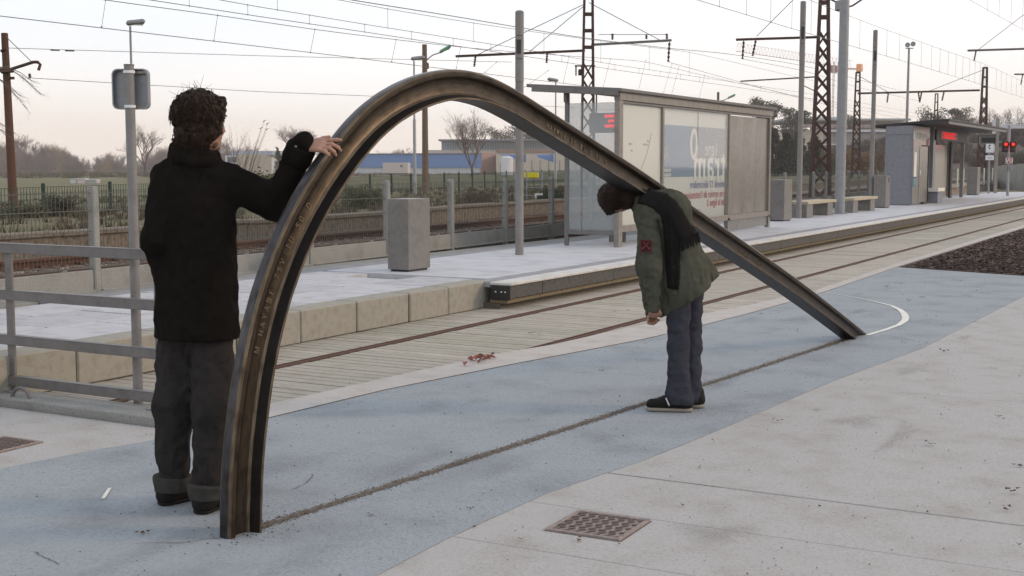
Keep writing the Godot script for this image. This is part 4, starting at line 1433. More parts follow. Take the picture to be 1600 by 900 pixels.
func smooth_pts(pts: Array) -> Array:
	var c := Curve3D.new()
	for i in pts.size():
		var a: Vector3 = pts[maxi(i - 1, 0)]
		var b: Vector3 = pts[mini(i + 1, pts.size() - 1)]
		var p: Vector3 = pts[i]
		var dn: Vector3 = (b - a).normalized()
		c.add_point(p, -dn * (p.distance_to(a) * 0.3), dn * (p.distance_to(b) * 0.3))
	c.bake_interval = 1.0
	return Array(c.tessellate_even_length(4, 2.0))

func overhead(called: String, label: String, lines: Array, drops: Array, r := 0.012):
	# lines: [part name, world points]; drops: pairs of world points
	var t := thing(called, label, "overhead wire", Vector3.ZERO, 0.0, "overhead wires")
	for l in lines:
		part(l[0], tube(st(), l[1], 0.78 * r * (l[2] if l.size() > 2 else 1.0), 5, false), M.wire, t)
	for d in drops:
		var s := st()
		tube(s, [d[0], d[1]], r * 0.6, 4)
		ball(s, d[0], Vector3.ONE * r * 1.7, 5, 4)
		ball(s, d[1], Vector3.ONE * r * 1.7, 5, 4)
		part("dropper", s, M.wire, t)

func make_masts_and_wires():
	# masts of the main line
	var m1 := lattice_mast("rusty lattice mast with a cantilever arm to either side, behind the shelter", Vector3(at(918, 258, 48).x, 0.0, at(918, 258, 48).z), 7.7, 0.52, 0.30, 12, 0.5, 4)
	var b1 := m1.position
	var loc := func(px, py, dep): return m1.to_local(at(px, py, dep)) if false else m1.transform.affine_inverse() * at(px, py, dep)
	part("arm", bar(st(), loc.call(914, 79, 48), loc.call(712, 88, 48.6), 0.07, 0.09), M.mast, m1)
	part("arm", bar(st(), loc.call(924, 70, 48), loc.call(1049, 63, 48.4), 0.07, 0.09), M.greypaint, m1)
	part("stay", rod(loc.call(920, 4, 48), loc.call(1030, 62, 48.3), 0.014, 5), M.wire, m1)
	part("stay", rod(loc.call(914, 8, 48), loc.call(826, 82, 48.3), 0.014, 5), M.wire, m1)
	part("stay", rod(loc.call(914, 6, 48), loc.call(745, 86, 48.5), 0.014, 5), M.wire, m1)
	for q in [[957, 62, 957, 53], [1010, 61, 1010, 54], [1042, 61, 1042, 53], [1046, 66, 1044, 96], [743, 88, 741, 104], [855, 83, 854, 98]]:
		insulator(m1, loc.call(q[0], q[1], 48.2), loc.call(q[2], q[3], 48.2), 0.055)
	part("bus_wire", rod(loc.call(935, 54, 48.2), loc.call(1042, 54, 48.2), 0.012, 5), M.wire, m1)
	part("switch_box", box(st(), loc.call(906, 113, 47.6), Vector3(0.16, 0.22, 0.12), Basis.IDENTITY, 0.02), M.mast, m1)
	part("bracket", bar(st(), loc.call(898, 103, 47.6), loc.call(930, 103, 47.6), 0.05, 0.05), M.mast, m1)
	for q in [[900, 103, 900, 118], [909, 103, 908, 118]]:
		insulator(m1, loc.call(q[0], q[1], 47.6), loc.call(q[2], q[3], 47.6), 0.04)
	var m2 := lattice_mast("tallest rusty lattice mast, beside the thick grey pole", Vector3(at(1282, 258, 49).x, 0.0, at(1282, 258, 49).z), 9.3, 0.72, 0.20, 16, 0.35, 5)
	loc = func(px, py, dep): return m2.transform.affine_inverse() * at(px, py, dep)
	part("arm", bar(st(), loc.call(1278, 58, 49), loc.call(1150, 62, 49.3), 0.07, 0.09), M.mast, m2)
	part("arm", bar(st(), loc.call(1276, 120, 49), loc.call(1157, 127, 49.4), 0.04, 0.05), M.mast, m2)
	part("strut", bar(st(), loc.call(1254, 133, 49), loc.call(1277, 144, 49.0), 0.03, 0.03), M.mast, m2)
	part("stay", rod(loc.call(1279, -40, 49), loc.call(1182, 57, 49.2), 0.014, 5), M.wire, m2)
	for q in [[1162, 64, 1160, 92], [1181, 63, 1176, 87]]:
		insulator(m2, loc.call(q[0], q[1], 49.2), loc.call(q[2], q[3], 49.2), 0.055)
	# far portal
	var m3 := lattice_mast("small rusty lattice mast at the near end of the distant gantry beam", Vector3(at(1337, 258, 96).x, -0.2, at(1337, 258, 96).z), 8.6, 0.62, 0.26, 12, 0.35, 3)
	var m4 := lattice_mast("small rusty lattice mast behind the tram signal's display", Vector3(at(1534, 258, 94).x, -0.2, at(1534, 258, 94).z), 8.8, 0.62, 0.26, 12, 0.35, 3)
	var gb := thing("gantry_beam", "thin rusty beam spanning between the two distant lattice masts", "beam")
	part("beam", bar(st(), at(1340, 146, 96), at(1531, 141, 94), 0.10, 0.14), M.mast, gb)
	for q in [[1388, 146, 1386, 160], [1435, 145, 1437, 160], [1440, 145, 1437, 160], [1475, 144, 1472, 157]]:
		insulator(gb, at(q[0], q[1], 95), at(q[2], q[3], 95), 0.08)
	part("stay", rod(at(1337, 116, 96), at(1390, 145, 95.6), 0.02, 5), M.wire, gb)
	part("stay", rod(at(1534, 110, 94), at(1450, 143, 95), 0.02, 5), M.wire, gb)
	# farther structures over the tracks
	for g in [[1512, 79, 1640, 75, 60.0, "grey cantilever tube reaching in above the kiosk"], [1585, 116, 1660, 116, 80.0, "short grey cantilever tube above the footbridge"]]:
		var c := thing("cantilever", g[5], "cantilever")
		part("tube", rod(at(g[0], g[1], g[4]), at(g[2], g[3], g[4]), 0.05, 8), M.greypaint, c)
		part("stay", rod(at(g[0] + 16, g[1] - 1, g[4]), at(g[2] - 30, g[3] - 60, g[4]), 0.014, 5), M.wire, c)
		insulator(c, at(g[0] + 13, g[1] + 1, g[4]), at(g[0] + 10, g[1] + 16, g[4]), 0.05)
	var vm := lattice_mast("distant rusty lattice mast in front of the dark evergreen", Vector3(at(1460, 258, 130).x, -0.2, at(1460, 258, 130).z), 8.9, 0.5, 0.24, 10, 0.35, 3)

	# near track: contact wire, messenger and droppers
	var Z := -12.7
	var c1 := wire_pts([[1060, -9], [1090, 0], [1255, 50], [1400, 92], [1520, 128], [1600, 153], [1690, 184]], Z, 0.0)
	var g1 := smooth_pts(wire_pts([[1060, -95], [1160, -42], [1265, 0], [1320, 22], [1380, 45], [1485, 82], [1540, 101], [1600, 128], [1690, 166]], Z, 0.0))
	var dr := []
	for px in [1124, 1166, 1204, 1237, 1267, 1296, 1343, 1385, 1405, 1439, 1455, 1468, 1481, 1493, 1504, 1514, 1523, 1531, 1538, 1556, 1564, 1572, 1580, 1588, 1596]:
		var w := on_z(px, 258 - (258 - lerpf(50, 92, (px - 1255) / 145.0)), Z)
		var p := sample(c1, w.x)
		dr.append([p, sample(g1, p.x)])
	overhead("catenary", "contact wire and messenger with many droppers over the nearer railway track", [["contact_wire", c1, 1.1], ["messenger_wire", g1]], dr, 0.010)
	var c2 := wire_pts([[1480, -20], [1515, 0], [1600, 47], [1700, 103]], -9.5, 0.0)
	var g2 := wire_pts([[1480, -90], [1600, -30], [1700, 40]], -9.5, 0.0)
	dr = []
	for px in [1543, 1561, 1580, 1598]:
		var w := on_z(px, 20, -9.5)
		dr.append([sample(c2, w.x), sample(g2, w.x)])
	overhead("catenary", "steep contact wire with droppers in the sky above the kiosk", [["contact_wire", c2], ["messenger_wire", g2]], dr, 0.010)
	# far tracks
	var c3 := wire_pts([[-60, 17], [0, 25], [485, 82], [1092, 156], [1300, 183], [1500, 212]], -22.6)
	var g3 := smooth_pts(wire_pts([[-60, -34], [80, -14], [165, 0], [340, 24], [492, 46], [619, 62], [735, 75], [855, 85], [954, 92], [1009, 97], [1100, 118], [1200, 140], [1300, 162], [1500, 205]], -22.6))
	dr = []
	for q in [[165, 0, 159, 42], [340, 24, 334, 64], [492, 46, 485, 82], [619, 62, 612, 96], [720, 73, 713, 106], [776, 97, 758, 113], [857, 110, 820, 136], [889, 88, 880, 130], [954, 92, 942, 137], [1009, 94, 997, 144], [1050, 100, 1036, 147], [1061, 104, 1049, 149], [1101, 118, 1092, 156]]:
		dr.append([on_z(q[0], q[1], -22.6, RS, 9.0), on_z(q[2], q[3], -22.6, RS, 9.0)])
	overhead("catenary", "catenary with long slanting droppers crossing above the arch", [["contact_wire", c3], ["messenger_wire", g3]], dr, 0.013)
	var a4 := wire_pts([[200, -26], [400, 10], [480, 23], [570, 38], [710, 60], [800, 74], [960, 101], [1130, 126], [1300, 152], [1500, 190]], -22.0)
	var b4 := wire_pts([[200, -6], [235, 0], [400, 25], [482, 37], [570, 50], [707, 71], [800, 85], [960, 109], [1130, 133], [1300, 159], [1500, 196]], -22.0)
	var m4w := smooth_pts(wire_pts([[380, -28], [434, -16], [530, 0], [606, 14], [740, 36], [850, 52], [1000, 72], [1078, 82], [1200, 110], [1330, 140]], -22.0))
	dr = []
	for px in [297, 388, 484, 570, 643, 708, 767, 878, 961, 999, 1032, 1064, 1094, 1190]:
		var w := on_z(px, 60, -22.0, RS, 9.0)
		dr.append([sample(a4, w.x), sample(b4, w.x)])
	for px in [434, 606, 740, 850, 939, 1015, 1078]:
		var w := on_z(px, 40, -22.0, RS, 9.0)
		dr.append([sample(m4w, w.x), sample(a4, w.x)])
	overhead("catenary", "double contact wire tied by short droppers, hung from a higher messenger", [["auxiliary_wire", a4], ["contact_wire", b4, 1.1], ["messenger_wire", m4w]], dr, 0.012)
	overhead("feeder_wire", "heavy feeder wire sloping down past the lattice mast's arm", [["wire", smooth_pts(wire_pts([[500, -9], [550, 0], [700, 24], [800, 41], [912, 59], [1050, 76], [1135, 84], [1260, 104], [1400, 140]], -18.0)), 1.3]], [], 0.012)
	var w3 := at(12, 75, 36)
	overhead("feeder_wire", "thin insulated wire leaving the wooden pole near its top", [["wire", [w3, at(400, 87, 42), at(800, 97, 48.5)]], ["turnbuckle", [at(79, 78, 37), at(93, 78.4, 37)], 3.0], ["turnbuckle", [at(102, 79, 37.3), at(116, 79.3, 37.3)], 3.0]], [], 0.011)
	overhead("feeder_wire", "thin wire leaving the wooden pole below its bracket", [["wire", [at(50, 122, 36), at(400, 143, 42), at(600, 151, 45), at(960, 172, 60), at(1230, 190, 80)]]], [], 0.011)
	overhead("feeder_wire", "thin slack wire between the lattice mast and the distant gantry", [["wire", smooth_pts([at(1160, 92, 49), at(1260, 112, 60), at(1340, 136, 80), at(1437, 158, 95)])], ["wire", smooth_pts([at(1044, 97, 48), at(1200, 140, 62), at(1400, 192, 95)])]], [], 0.011)

	# tower crane far behind
	var D := 420.0
	var orange := mat(lin(0.85, 0.36, 0.14), 0.7)
	var pinkish := mat(lin(0.62, 0.40, 0.35), 0.7)  # jib red, paled in the colour itself for the distant haze
	var cp := at(1303, 258, D)
	var c := thing("tower_crane", "distant tower crane with a pale red lattice jib and orange counterweight", "crane", Vector3(cp.x, 0, cp.z))
	var inv := -c.position
	var s := st()
	var j0 := at(1150, 80, D) + inv
	var j1 := at(1330, 107, D) + inv
	for k in 34:
		var p := j0.lerp(j1, k / 34.0)
		var q := j0.lerp(j1, (k + 1) / 34.0)
		var up := Vector3(0, 2.6, 0)
		bar(s, p, q, 0.20, 0.20)
		bar(s, p, (p + q) / 2 + up, 0.07, 0.07)
		bar(s, (p + q) / 2 + up, q, 0.07, 0.07)
		bar(s, p + up + (q - p) * 0.5, q + up + (q - p) * 0.5, 0.09, 0.09)
	part("jib", s, pinkish, c)
	s = st()
	for k in 26:
		var y := k * 1.35
		for e in [[-0.8, -0.8], [0.8, -0.8], [0.8, 0.8], [-0.8, 0.8]]:
			bar(s, Vector3(e[0], y, e[1]), Vector3(e[0], y + 1.35, e[1]), 0.18, 0.18)
		bar(s, Vector3(-0.8, y, -0.8), Vector3(0.8, y + 1.35, -0.8), 0.1, 0.1)
	part("tower", s, palewall_of(), c)
	part("cab", box(st(), at(1303, 108, D) + inv, Vector3(2, 2.4, 2), Basis.IDENTITY, 0.2), mat(lin(0.30, 0.14, 0.14), 0.8), c)
	part("counter_jib", bar(st(), at(1306, 107, D) + inv, at(1348, 108, D) + inv, 0.6, 0.5), pinkish, c)
	part("counterweight", box(st(), at(1343, 106, D) + inv, Vector3(2.4, 2.4, 1.6), Basis.IDENTITY, 0.1), orange, c)

func palewall_of() -> Material:
	return mat(lin(0.55, 0.52, 0.50), 0.8)

# ---------------------------------------------------------------- poles and lamps
func lamp_head(parent: Node3D, at_: Vector3, dir: Vector3, l: float, m: Material):
	var s := st(true)
	var x := dir.normalized()
	var bas := Basis(x, Vector3.UP, x.cross(Vector3.UP))
	box(s, at_ + x * l * 0.42 + Vector3(0, 0.03, 0), Vector3(l, l * 0.27, l * 0.42), bas * Basis(Vector3.BACK, 0.14), l * 0.09)
	part("lamp_head", s, m, parent)
	part("diffuser", box(st(), at_ + x * l * 0.5 + Vector3(0, 0.03 - l * 0.13, 0), Vector3(l * 0.62, l * 0.035, l * 0.30), bas, 0.01), M.milk, parent)

func make_poles():
	# street lamps along the far side of the railway
	var dir := cr.rotated(Vector3.UP, 0.35)
	var i := 0
	for q in [[209.5, 41, "slender street lamp rising behind the sign on its pole"], [648, 95, "slender street lamp seen through the arch of the bent rail"], [868, 128, "slender street lamp beside the shelter roof's tip"]]:
		var D: float = 7000.0 / (258.0 - q[1])
		var p := at(q[0], 258, D)
		var t := thing("street_lamp", q[2], "street lamp", Vector3(p.x, 0.1, p.z), 0.0, "street lamps beyond the railway")
		part("pole", tube(st(), [Vector3(0, 0, 0), Vector3(0, 2.9, 0), Vector3(0, 2.95, 0), Vector3(0, 4.85, 0)], [0.058, 0.052, 0.033, 0.028], 12), M.galv, t)
		lamp_head(t, Vector3(0, 4.92, 0) - dir * (0.06 if i < 2 else -0.06), dir if i < 2 else -dir, 0.46, M.galv)
		i += 1
	# pole with the sign seen from behind
	var sp := thing("sign_pole", "round grey steel pole behind the railing, carrying a small sign", "pole", Vector3(5.66, 0, -5.76))
	part("shaft", rod(Vector3(0, -0.05, 0), Vector3(0, 2.09, 0), 0.0295, 16), M.pole, sp)
	part("cap", rod(Vector3(0, 2.09, 0), Vector3(0, 2.10, 0), 0.031, 16), M.greypaint, sp)
	var sg := thing("sign", "small square sign seen from its grey hollow back, clamped to the pole", "sign", Vector3(5.66, 0, -5.76))
	var zf := Vector3(cf.x, 0, cf.z).normalized().rotated(Vector3.UP, -0.10)
	var xr := zf.cross(Vector3.UP)
	var bas := Basis(xr, Vector3.UP, -zf)
	var c := Vector3(0, 1.955, 0) + zf * 0.055 + xr * -0.006
	var out := PackedVector3Array()
	var R := 0.035
	var W := 0.113
	var ring := []
	for k in 4:
		for a in 6:
			var an := PI * 0.5 * k + PI * 0.5 * a / 5.0
			var cc: Vector2 = [Vector2(W - R, W + 0.008 - R), Vector2(-W + R, W + 0.008 - R), Vector2(-W + R, -W - 0.008 + R), Vector2(W - R, -W - 0.008 + R)][k]
			ring.append(cc + Vector2(cos(an), sin(an)) * R)
	var s := st()
	var n := ring.size()
	for k in n:
		var a: Vector2 = ring[k]
		var b: Vector2 = ring[(k + 1) % n]
		var pa := c + bas * Vector3(a.x, a.y, 0)
		var pb := c + bas * Vector3(b.x, b.y, 0)
		tri(s, c, pa, pb, -zf)
		tri(s, c + zf * 0.002, pa + zf * 0.002, pb + zf * 0.002, zf)
		quad(s, pa, pb, pb - zf * 0.034, pa - zf * 0.034, bas * Vector3(a.x, a.y, 0))
		var ia := c + bas * Vector3(a.x * 0.93, a.y * 0.935, 0) - zf * 0.034
		var ib := c + bas * Vector3(b.x * 0.93, b.y * 0.935, 0) - zf * 0.034
		quad(s, pa - zf * 0.034, pb - zf * 0.034, ib, ia, -zf)
	part("panel", s, M.galv, sg)
	for y in [2.055, 1.85]:
		part("clamp", tube(st(), [Vector3(0, y - 0.008, 0), Vector3(0, y + 0.008, 0)], 0.0345, 14), M.white, sg)
		part("channel", box(st(), Vector3(0, y, 0) + zf * 0.042 + xr * 0.035, Vector3(0.12, 0.018, 0.02), bas, 0.002), M.steel, sg)
	# old wooden pole with a bent bracket
	var base := at(19, 258, 36)
	var top := at(7, 52, 36)
	var wp := thing("wooden_pole", "old brown leaning pole with a bent steel bracket near its top", "pole", Vector3(base.x, 0, base.z))
	var tl := top - wp.position
	part("shaft", rod(Vector3(0, -0.3, 0), tl, [0.13, 0.095], 12), M.rusty, wp)
	var f := func(px, py): return at(px, py, 35.9) - wp.position
	part("bracket", tube(st(), [f.call(2, 113), f.call(52, 97), f.call(59, 97), f.call(63, 101), f.call(60, 110)], 0.045, 8), M.mast, wp)
	part("stay", rod(f.call(9, 57), f.call(50, 97), 0.012, 5), M.wire, wp)
	part("clamp", box(st(), f.call(9, 110), Vector3(0.34, 0.12, 0.3), Basis.IDENTITY, 0.02), M.mast, wp)
	for q in [[14, 122, 22, 122], [46, 115, 47, 122], [9, 75, 1, 80]]:
		insulator(wp, f.call(q[0], q[1]), f.call(q[2], q[3]), 0.05)
	# wooden pole with the green lamp
	base = at(664.5, 258, 46)
	var gp := thing("wooden_pole", "straight wooden pole carrying a green street lamp on an arm", "pole", Vector3(base.x, 0, base.z))
	part("shaft", rod(Vector3(0, -0.5, 0), Vector3(0, yp(72, 46), 0), [0.13, 0.085], 12), M.wood, gp)
	var gl := thing("green_lamp", "green street lamp on a thin arm at the top of the wooden pole", "street lamp", gp.position)
	f = func(px, py): return at(px, py, 45.9) - gp.position
	part("arm", tube(st(), [f.call(665, 95), f.call(676, 86), f.call(688, 82)], 0.022, 7), M.galv, gl)
	lamp_head(gl, f.call(688, 81), (f.call(705, 74) - f.call(688, 81)), 0.46, mat(lin(0.13, 0.33, 0.19), 0.5))
	part("fuse_box", box(st(), f.call(667, 103), Vector3(0.12, 0.22, 0.12), Basis.IDENTITY, 0.02), M.rusty, gp)
	# another one far off above the shelter roof
	base = at(1120.5, 258, 80)
	var fp := thing("distant_lamp", "short green street lamp on a post showing above the shelter roof", "street lamp", Vector3(base.x, 0, base.z))
	part("shaft", rod(Vector3(0, -0.5, 0), Vector3(0, yp(145, 80), 0), 0.08, 10), M.wood, fp)
	f = func(px, py): return at(px, py, 79.9) - fp.position
	part("arm", tube(st(), [f.call(1121, 158), f.call(1130, 157), f.call(1139, 153)], 0.03, 7), M.galv, fp)
	lamp_head(fp, f.call(1138, 153), f.call(1150, 149) - f.call(1138, 153), 0.5, mat(lin(0.13, 0.30, 0.17), 0.5))
	part("bracket", bar(st(), f.call(1112, 159), f.call(1132, 160), 0.06, 0.08), M.greypaint, fp)
	# floodlight mast
	base = at(1415, 258, 90)
	var fl := thing("floodlight_mast", "tall thin floodlight mast with two round lamps behind the kiosk", "floodlight", Vector3(base.x, 0, base.z))
	part("shaft", rod(Vector3(0, -0.2, 0), Vector3(0, yp(77, 90), 0), [0.13, 0.07], 12), M.galv, fl)
	part("crossbar", bar(st(), Vector3(0, yp(78, 90), 0) - cr * 0.25, Vector3(0, yp(78, 90), 0) + cr * 0.3, 0.06, 0.06), M.galv, fl)
	for q in [-0.14, 0.24]:
		var p: Vector3 = Vector3(0, yp(73 if q < 0 else 71.5, 90), 0) + cr * q
		var back := Vector3(cf.x, 0, cf.z).normalized() * 0.3
		part("lamp", tube(st(true), [p - back * 0.5, p - back * 0.4, p, p + back * 0.6], [0.17, 0.175, 0.15, 0.06], 14), M.galv, fl)
	# platform lamp columns: slim ones and the thick grey mast
	var PY := 0.274
	for q in [[15.40, -8.43, 3.55, "slim grey round lamp column standing near the start of the white deck"], [29.2, -8.6, 5.2, "slim grey column beside the benches"], [37.6, -8.95, 5.33, "slim grey column in front of the kiosk"]]:
		var t := thing("lamp_column", q[3], "lamp column", Vector3(q[0], PY, q[1]), 0.0, "slim platform lamp columns")
		var h: float = q[2] - PY
		var k: float = 0.057 if q[0] < 20 else 0.062
		part("shaft", rod(Vector3.ZERO, Vector3(0, h * 0.715, 0), k, 20), M.pole, t)
		var hh := h * 0.285
		var y0 := h * 0.715 + 0.008
		for seg in 3:
			var ya := y0 + hh * seg / 3.0
			part("lantern_segment", tube(st(true), [Vector3(0, ya, 0), Vector3(0, ya + hh / 3.0 - 0.01, 0)], k * 1.04, 20), M.pole, t)
		part("joint", rod(Vector3(0, h * 0.5, 0), Vector3(0, h - 0.02, 0), k * 0.9, 14), M.dark, t)
		part("louvre", box(st(), Vector3(0, y0 + hh * 0.5, 0) - Vector3(cf.x, 0, cf.z) * (k * 0.9) + cr * -0.01, Vector3(k * 1.1, hh * 0.2, k * 0.5), Basis(cr, Vector3.UP, -Vector3(cf.x, 0, cf.z).normalized())), M.dark, t)
		part("cap", tube(st(true), [Vector3(0, h, 0), Vector3(0, h + 0.02, 0), Vector3(0, h + 0.03, 0)], [k * 1.04, k * 0.9, k * 0.4], 20), M.pole, t)
	var tp := thing("tram_mast", "thick grey round mast between the two benches, rising out of the picture", "mast", Vector3(32.39, PY, -8.49))
	part("shaft", rod(Vector3.ZERO, Vector3(0, 8.2, 0), [0.128, 0.112], 28), M.galv, tp)
	part("flange", rod(Vector3.ZERO, Vector3(0, 0.03, 0), 0.21, 20), M.galv, tp)
	var l := func(px, py): return at(px, py, 32.4) - tp.position
	part("arm", tube(st(), [l.call(1321, 12), l.call(1332, 9), l.call(1347, -1), l.call(1362, -14)], 0.022, 8), M.dark, tp)
	part("arm", tube(st(), [l.call(1306, 3), l.call(1296, -2)], 0.022, 8), M.dark, tp)
	part("collar", rod(l.call(1313, 16), l.call(1313, 2), 0.135, 20), M.galv, tp)

# ---------------------------------------------------------------- shelter, kiosk, furniture
func lettering(parent: Node3D, text: String, size: float, pos: Vector3, bas: Basis, m: Material, called := "lettering", depth := 0.003, bold := true, squeeze := 1.0, halign := HORIZONTAL_ALIGNMENT_CENTER) -> MeshInstance3D:
	var t := TextMesh.new()
	var f := SystemFont.new()
	f.font_names = PackedStringArray(["Droid Sans"])
	if bold: f.font_weight = 700
	t.font = f
	t.text = text
	t.font_size = 64
	t.pixel_size = size / 46.0
	t.depth = depth
	t.horizontal_alignment = halign
	var o := MeshInstance3D.new()
	o.mesh = t
	o.material_override = m
	put(o, called, parent)
	o.transform = Transform3D(bas.scaled_local(Vector3(squeeze, 1, 1)), pos)
	return o

func led_text(parent: Node3D, c: Vector3, x: Vector3, up: Vector3, rows: Array, dot: float, seed_: int, doth := 0.0):
	# rows of small glowing dots, too small to be read, as in the photograph
	rng.seed = seed_
	var n := x.cross(up).normalized()
	if doth == 0.0: doth = dot
	for r in rows:
		var s := st()
		var cols: int = r[2]
		for k in cols:
			if k % 6 == 5: continue
			for j in 7:
				if rng.randf() < 0.30: continue
				box(s, c + x * (r[0] + k * dot) + up * (r[1] - j * doth), Vector3(dot * 0.8, doth * 0.8, 0.008), Basis(x, up, n))
		part("led_row", s, M.red_far if seed_ == 5 else M.red_led, parent)

func make_shelter():
	var PY := 0.274
	var O := Vector3(17.57, PY, -7.93)
	var t := thing("tram_shelter", "metal and glass tram shelter with a poster showing through its back", "shelter", O)
	var L := 7.18
	var H := 2.26
	# corner posts and mullions
	for q in [[0.0, 0.0, 0.135, 0.085], [L, 0.0, 0.085, 0.085], [0.0, -0.86, 0.06, 0.06], [L, -0.86, 0.06, 0.06]]:
		part("post", box(st(), Vector3(q[0], H / 2 if q[1] == 0.0 else H / 2 + 0.03, q[1]), Vector3(q[2], H if q[1] == 0.0 else H + 0.06, q[3]), Basis.IDENTITY, 0.005), M.greypaint if q[1] != 0 else M.steel, t)
	var mx := [1.67, 4.82]
	for x in mx: part("post", box(st(), Vector3(x, (H - 0.1) / 2 + 0.02, 0.0), Vector3(0.06, H - 0.1, 0.07), Basis.IDENTITY, 0.004), M.steel, t)
	# head and sill rails
	part("head_rail", box(st(), Vector3(L / 2 + 0.02, H + 0.0, 0.005), Vector3(L + 0.2, 0.15, 0.10), Basis.IDENTITY, 0.006), M.steel, t)
	part("head_trim", box(st(), Vector3(L / 2 + 0.02, H - 0.10, 0.02), Vector3(L - 0.06, 0.035, 0.04), Basis.IDENTITY, 0.004), M.greypaint, t)
	for q in [[0.07, 1.63], [1.71, 4.78], [4.86, L - 0.045]]:
		part("sill_rail", box(st(), Vector3((q[0] + q[1]) / 2, 0.27, 0.0), Vector3(q[1] - q[0], 0.10, 0.07), Basis.IDENTITY, 0.004), M.steel, t)
	part("kick_panel", box(st(), Vector3((4.86 + L - 0.045) / 2, 0.125, 0.0), Vector3(L - 4.91, 0.17, 0.03), Basis.IDENTITY, 0.004), M.brushed, t)
	for q in [[4.82, 0.24], [L, 0.22]]:
		part("bolt", rod(Vector3(q[0], q[1], 0.03), Vector3(q[0], q[1], 0.055), 0.025, 10), M.dark, t)
	# sloping roof
	var ra := atan2(0.10, 1.45)
	var rb := Basis(Vector3.RIGHT, ra)
	var roof := part("roof", box(st(), Vector3(L / 2, H + 0.125, -0.68), Vector3(L + 0.34, 0.05, 1.60), rb, 0.008), M.greypaint, t)
	part("fascia", box(st(), Vector3(-0.165, H + 0.07, -0.66), Vector3(0.03, 0.07, 1.45), rb, 0.004), M.greypaint, roof)
	part("bracket", box(st(), Vector3(-0.06, H + 0.0, -0.86), Vector3(0.04, 0.17, 0.05), Basis.IDENTITY, 0.004), M.greypaint, t)
	# end glass: two panes
	for q in [[-0.05, -0.60], [-0.61, -0.855]]:
		part("end_pane", box(st(), Vector3(0, 1.19, (q[0] + q[1]) / 2), Vector3(0.010, 1.94, absf(q[0] - q[1]) - 0.004), Basis.IDENTITY), M.hazy_glass, t)
	part("end_rail", box(st(), Vector3(0, 0.21, -0.45), Vector3(0.05, 0.075, 0.84), Basis.IDENTITY, 0.005), M.greypaint, t)
	# milky glass of the first bay
	part("milky_pane", box(st(), Vector3(0.87, 1.24, -0.012), Vector3(1.55, 1.84, 0.012)), M.milk, t)
	var mp := st()
	rng.seed = 3
	var lp := Vector3(0.55, 0.75, 0.0)
	for k in 6:
		var e := lp + Vector3(0.06 + rng.randf() * 0.1, 0.10 + rng.randf() * 0.12, 0)
		bar(mp, lp, e, 0.004, 0.002)
		lp = e
	part("map_line", mp, mat(lin(0.45, 0.25, 0.25), 0.7), t)
	mp = st()
	for q in [[0.45, 1.55, 0.1], [0.5, 1.45, 0.05], [1.02, 1.55, 0.14], [1.15, 1.6, 0.1], [0.95, 1.05, 0.16], [1.1, 0.98, 0.12], [0.75, 0.95, 0.1]]:
		box(mp, Vector3(q[0], q[1], 0.0), Vector3(q[2], 0.022, 0.003))
	part("map_text", mp, mat(lin(0.40, 0.40, 0.38), 0.7), t)
	# brushed metal bay of three bulging sheets
	var bx := 4.88
	for k in 3:
		var s := st(true)
		s.set_smooth_group(0)
		var w := (L - 0.05 - bx) / 3.0
		var prev := []
		for i in 13:
			var row := []
			for j in 17:
				var u := i / 12.0
				var v := j / 16.0
				var bul := 0.006 * sin(PI * u) + 0.010 * pow(absf(v - 0.5) * 2.0, 6.0) * sin(PI * u)
				row.append(Vector3(bx + w * (k + u) + (0.003 if i == 0 else 0.0), 0.325 + v * 1.80, bul))
			if i > 0:
				for j in 16: quad(s, prev[j], row[j], row[j + 1], prev[j + 1], Vector3(0, 0, 1))
			prev = row
		part("metal_sheet", s, M.brushed, t)
	part("metal_backing", box(st(), Vector3((bx + L) / 2, 1.22, -0.03), Vector3(L - bx - 0.02, 1.82, 0.02)), M.greybox, t)
	# poster seen through the back of the case: mirrored print behind glass
	var ps := thing("poster", "backlit-type poster seen from behind, blue above and white below, its print mirrored", "poster", O + Vector3(0, 0, -0.03))
	var paper := mat(lin(0.55, 0.575, 0.545), 0.5)
	var pz := 0.0
	part("sheet", box(st(), Vector3(3.245, 1.24, pz - 0.012), Vector3(3.05, 1.85, 0.012)), paper, ps)
	var blue := surf(lin(0.085, 0.175, 0.30), 0.5, tex(noise(70, 0.006, 2), [[0.0, 0.85], [1.0, 1.12]], 256), 0.4)
	part("blue_field", box(st(), Vector3(3.245, 1.455, pz - 0.004), Vector3(3.05, 0.85, 0.002)), blue, ps)
	var grey := mat(lin(0.36, 0.36, 0.37), 0.5)
	part("grey_field", box(st(), Vector3(3.98, 1.57, pz - 0.0025), Vector3(1.58, 0.62, 0.0012)), mat(lin(0.19, 0.225, 0.28), 0.5), ps)
	var inkw := mat(lin(0.62, 0.64, 0.61), 0.5)
	var mir := Basis(Vector3.LEFT, Vector3.UP, Vector3.BACK)
	lettering(ps, "tram", 0.50, Vector3(3.96, 1.205, pz + 0.002), mir, inkw, "lettering", 0.002, true, 1.0)
	lettering(ps, "ligne", 0.21, Vector3(4.02, 1.50, pz + 0.002), mir, inkw, "lettering", 0.002, false)
	var ring := st(true)
	var rp := []
	for k in 25:
		var a := TAU * k / 24.0
		rp.append(Vector3(3.18 + cos(a) * 0.135, 1.58 + sin(a) * 0.225, pz))
	tube(ring, rp, 0.05, 8, false)
	var rg := part("emblem", ring, inkw, ps)
	rg.scale = Vector3(1, 1, 0.06)
	# a yellowish floral emblem and two short lines of tiny print
	var fl := st()
	rng.seed = 4
	for k in 26:
		var a := rng.randf() * TAU
		var r := rng.randf() * 0.15
		box(fl, Vector3(1.95 + cos(a) * r, 1.42 + sin(a) * r * 1.2, pz), Vector3(0.05, 0.016, 0.002), Basis(Vector3.BACK, a))
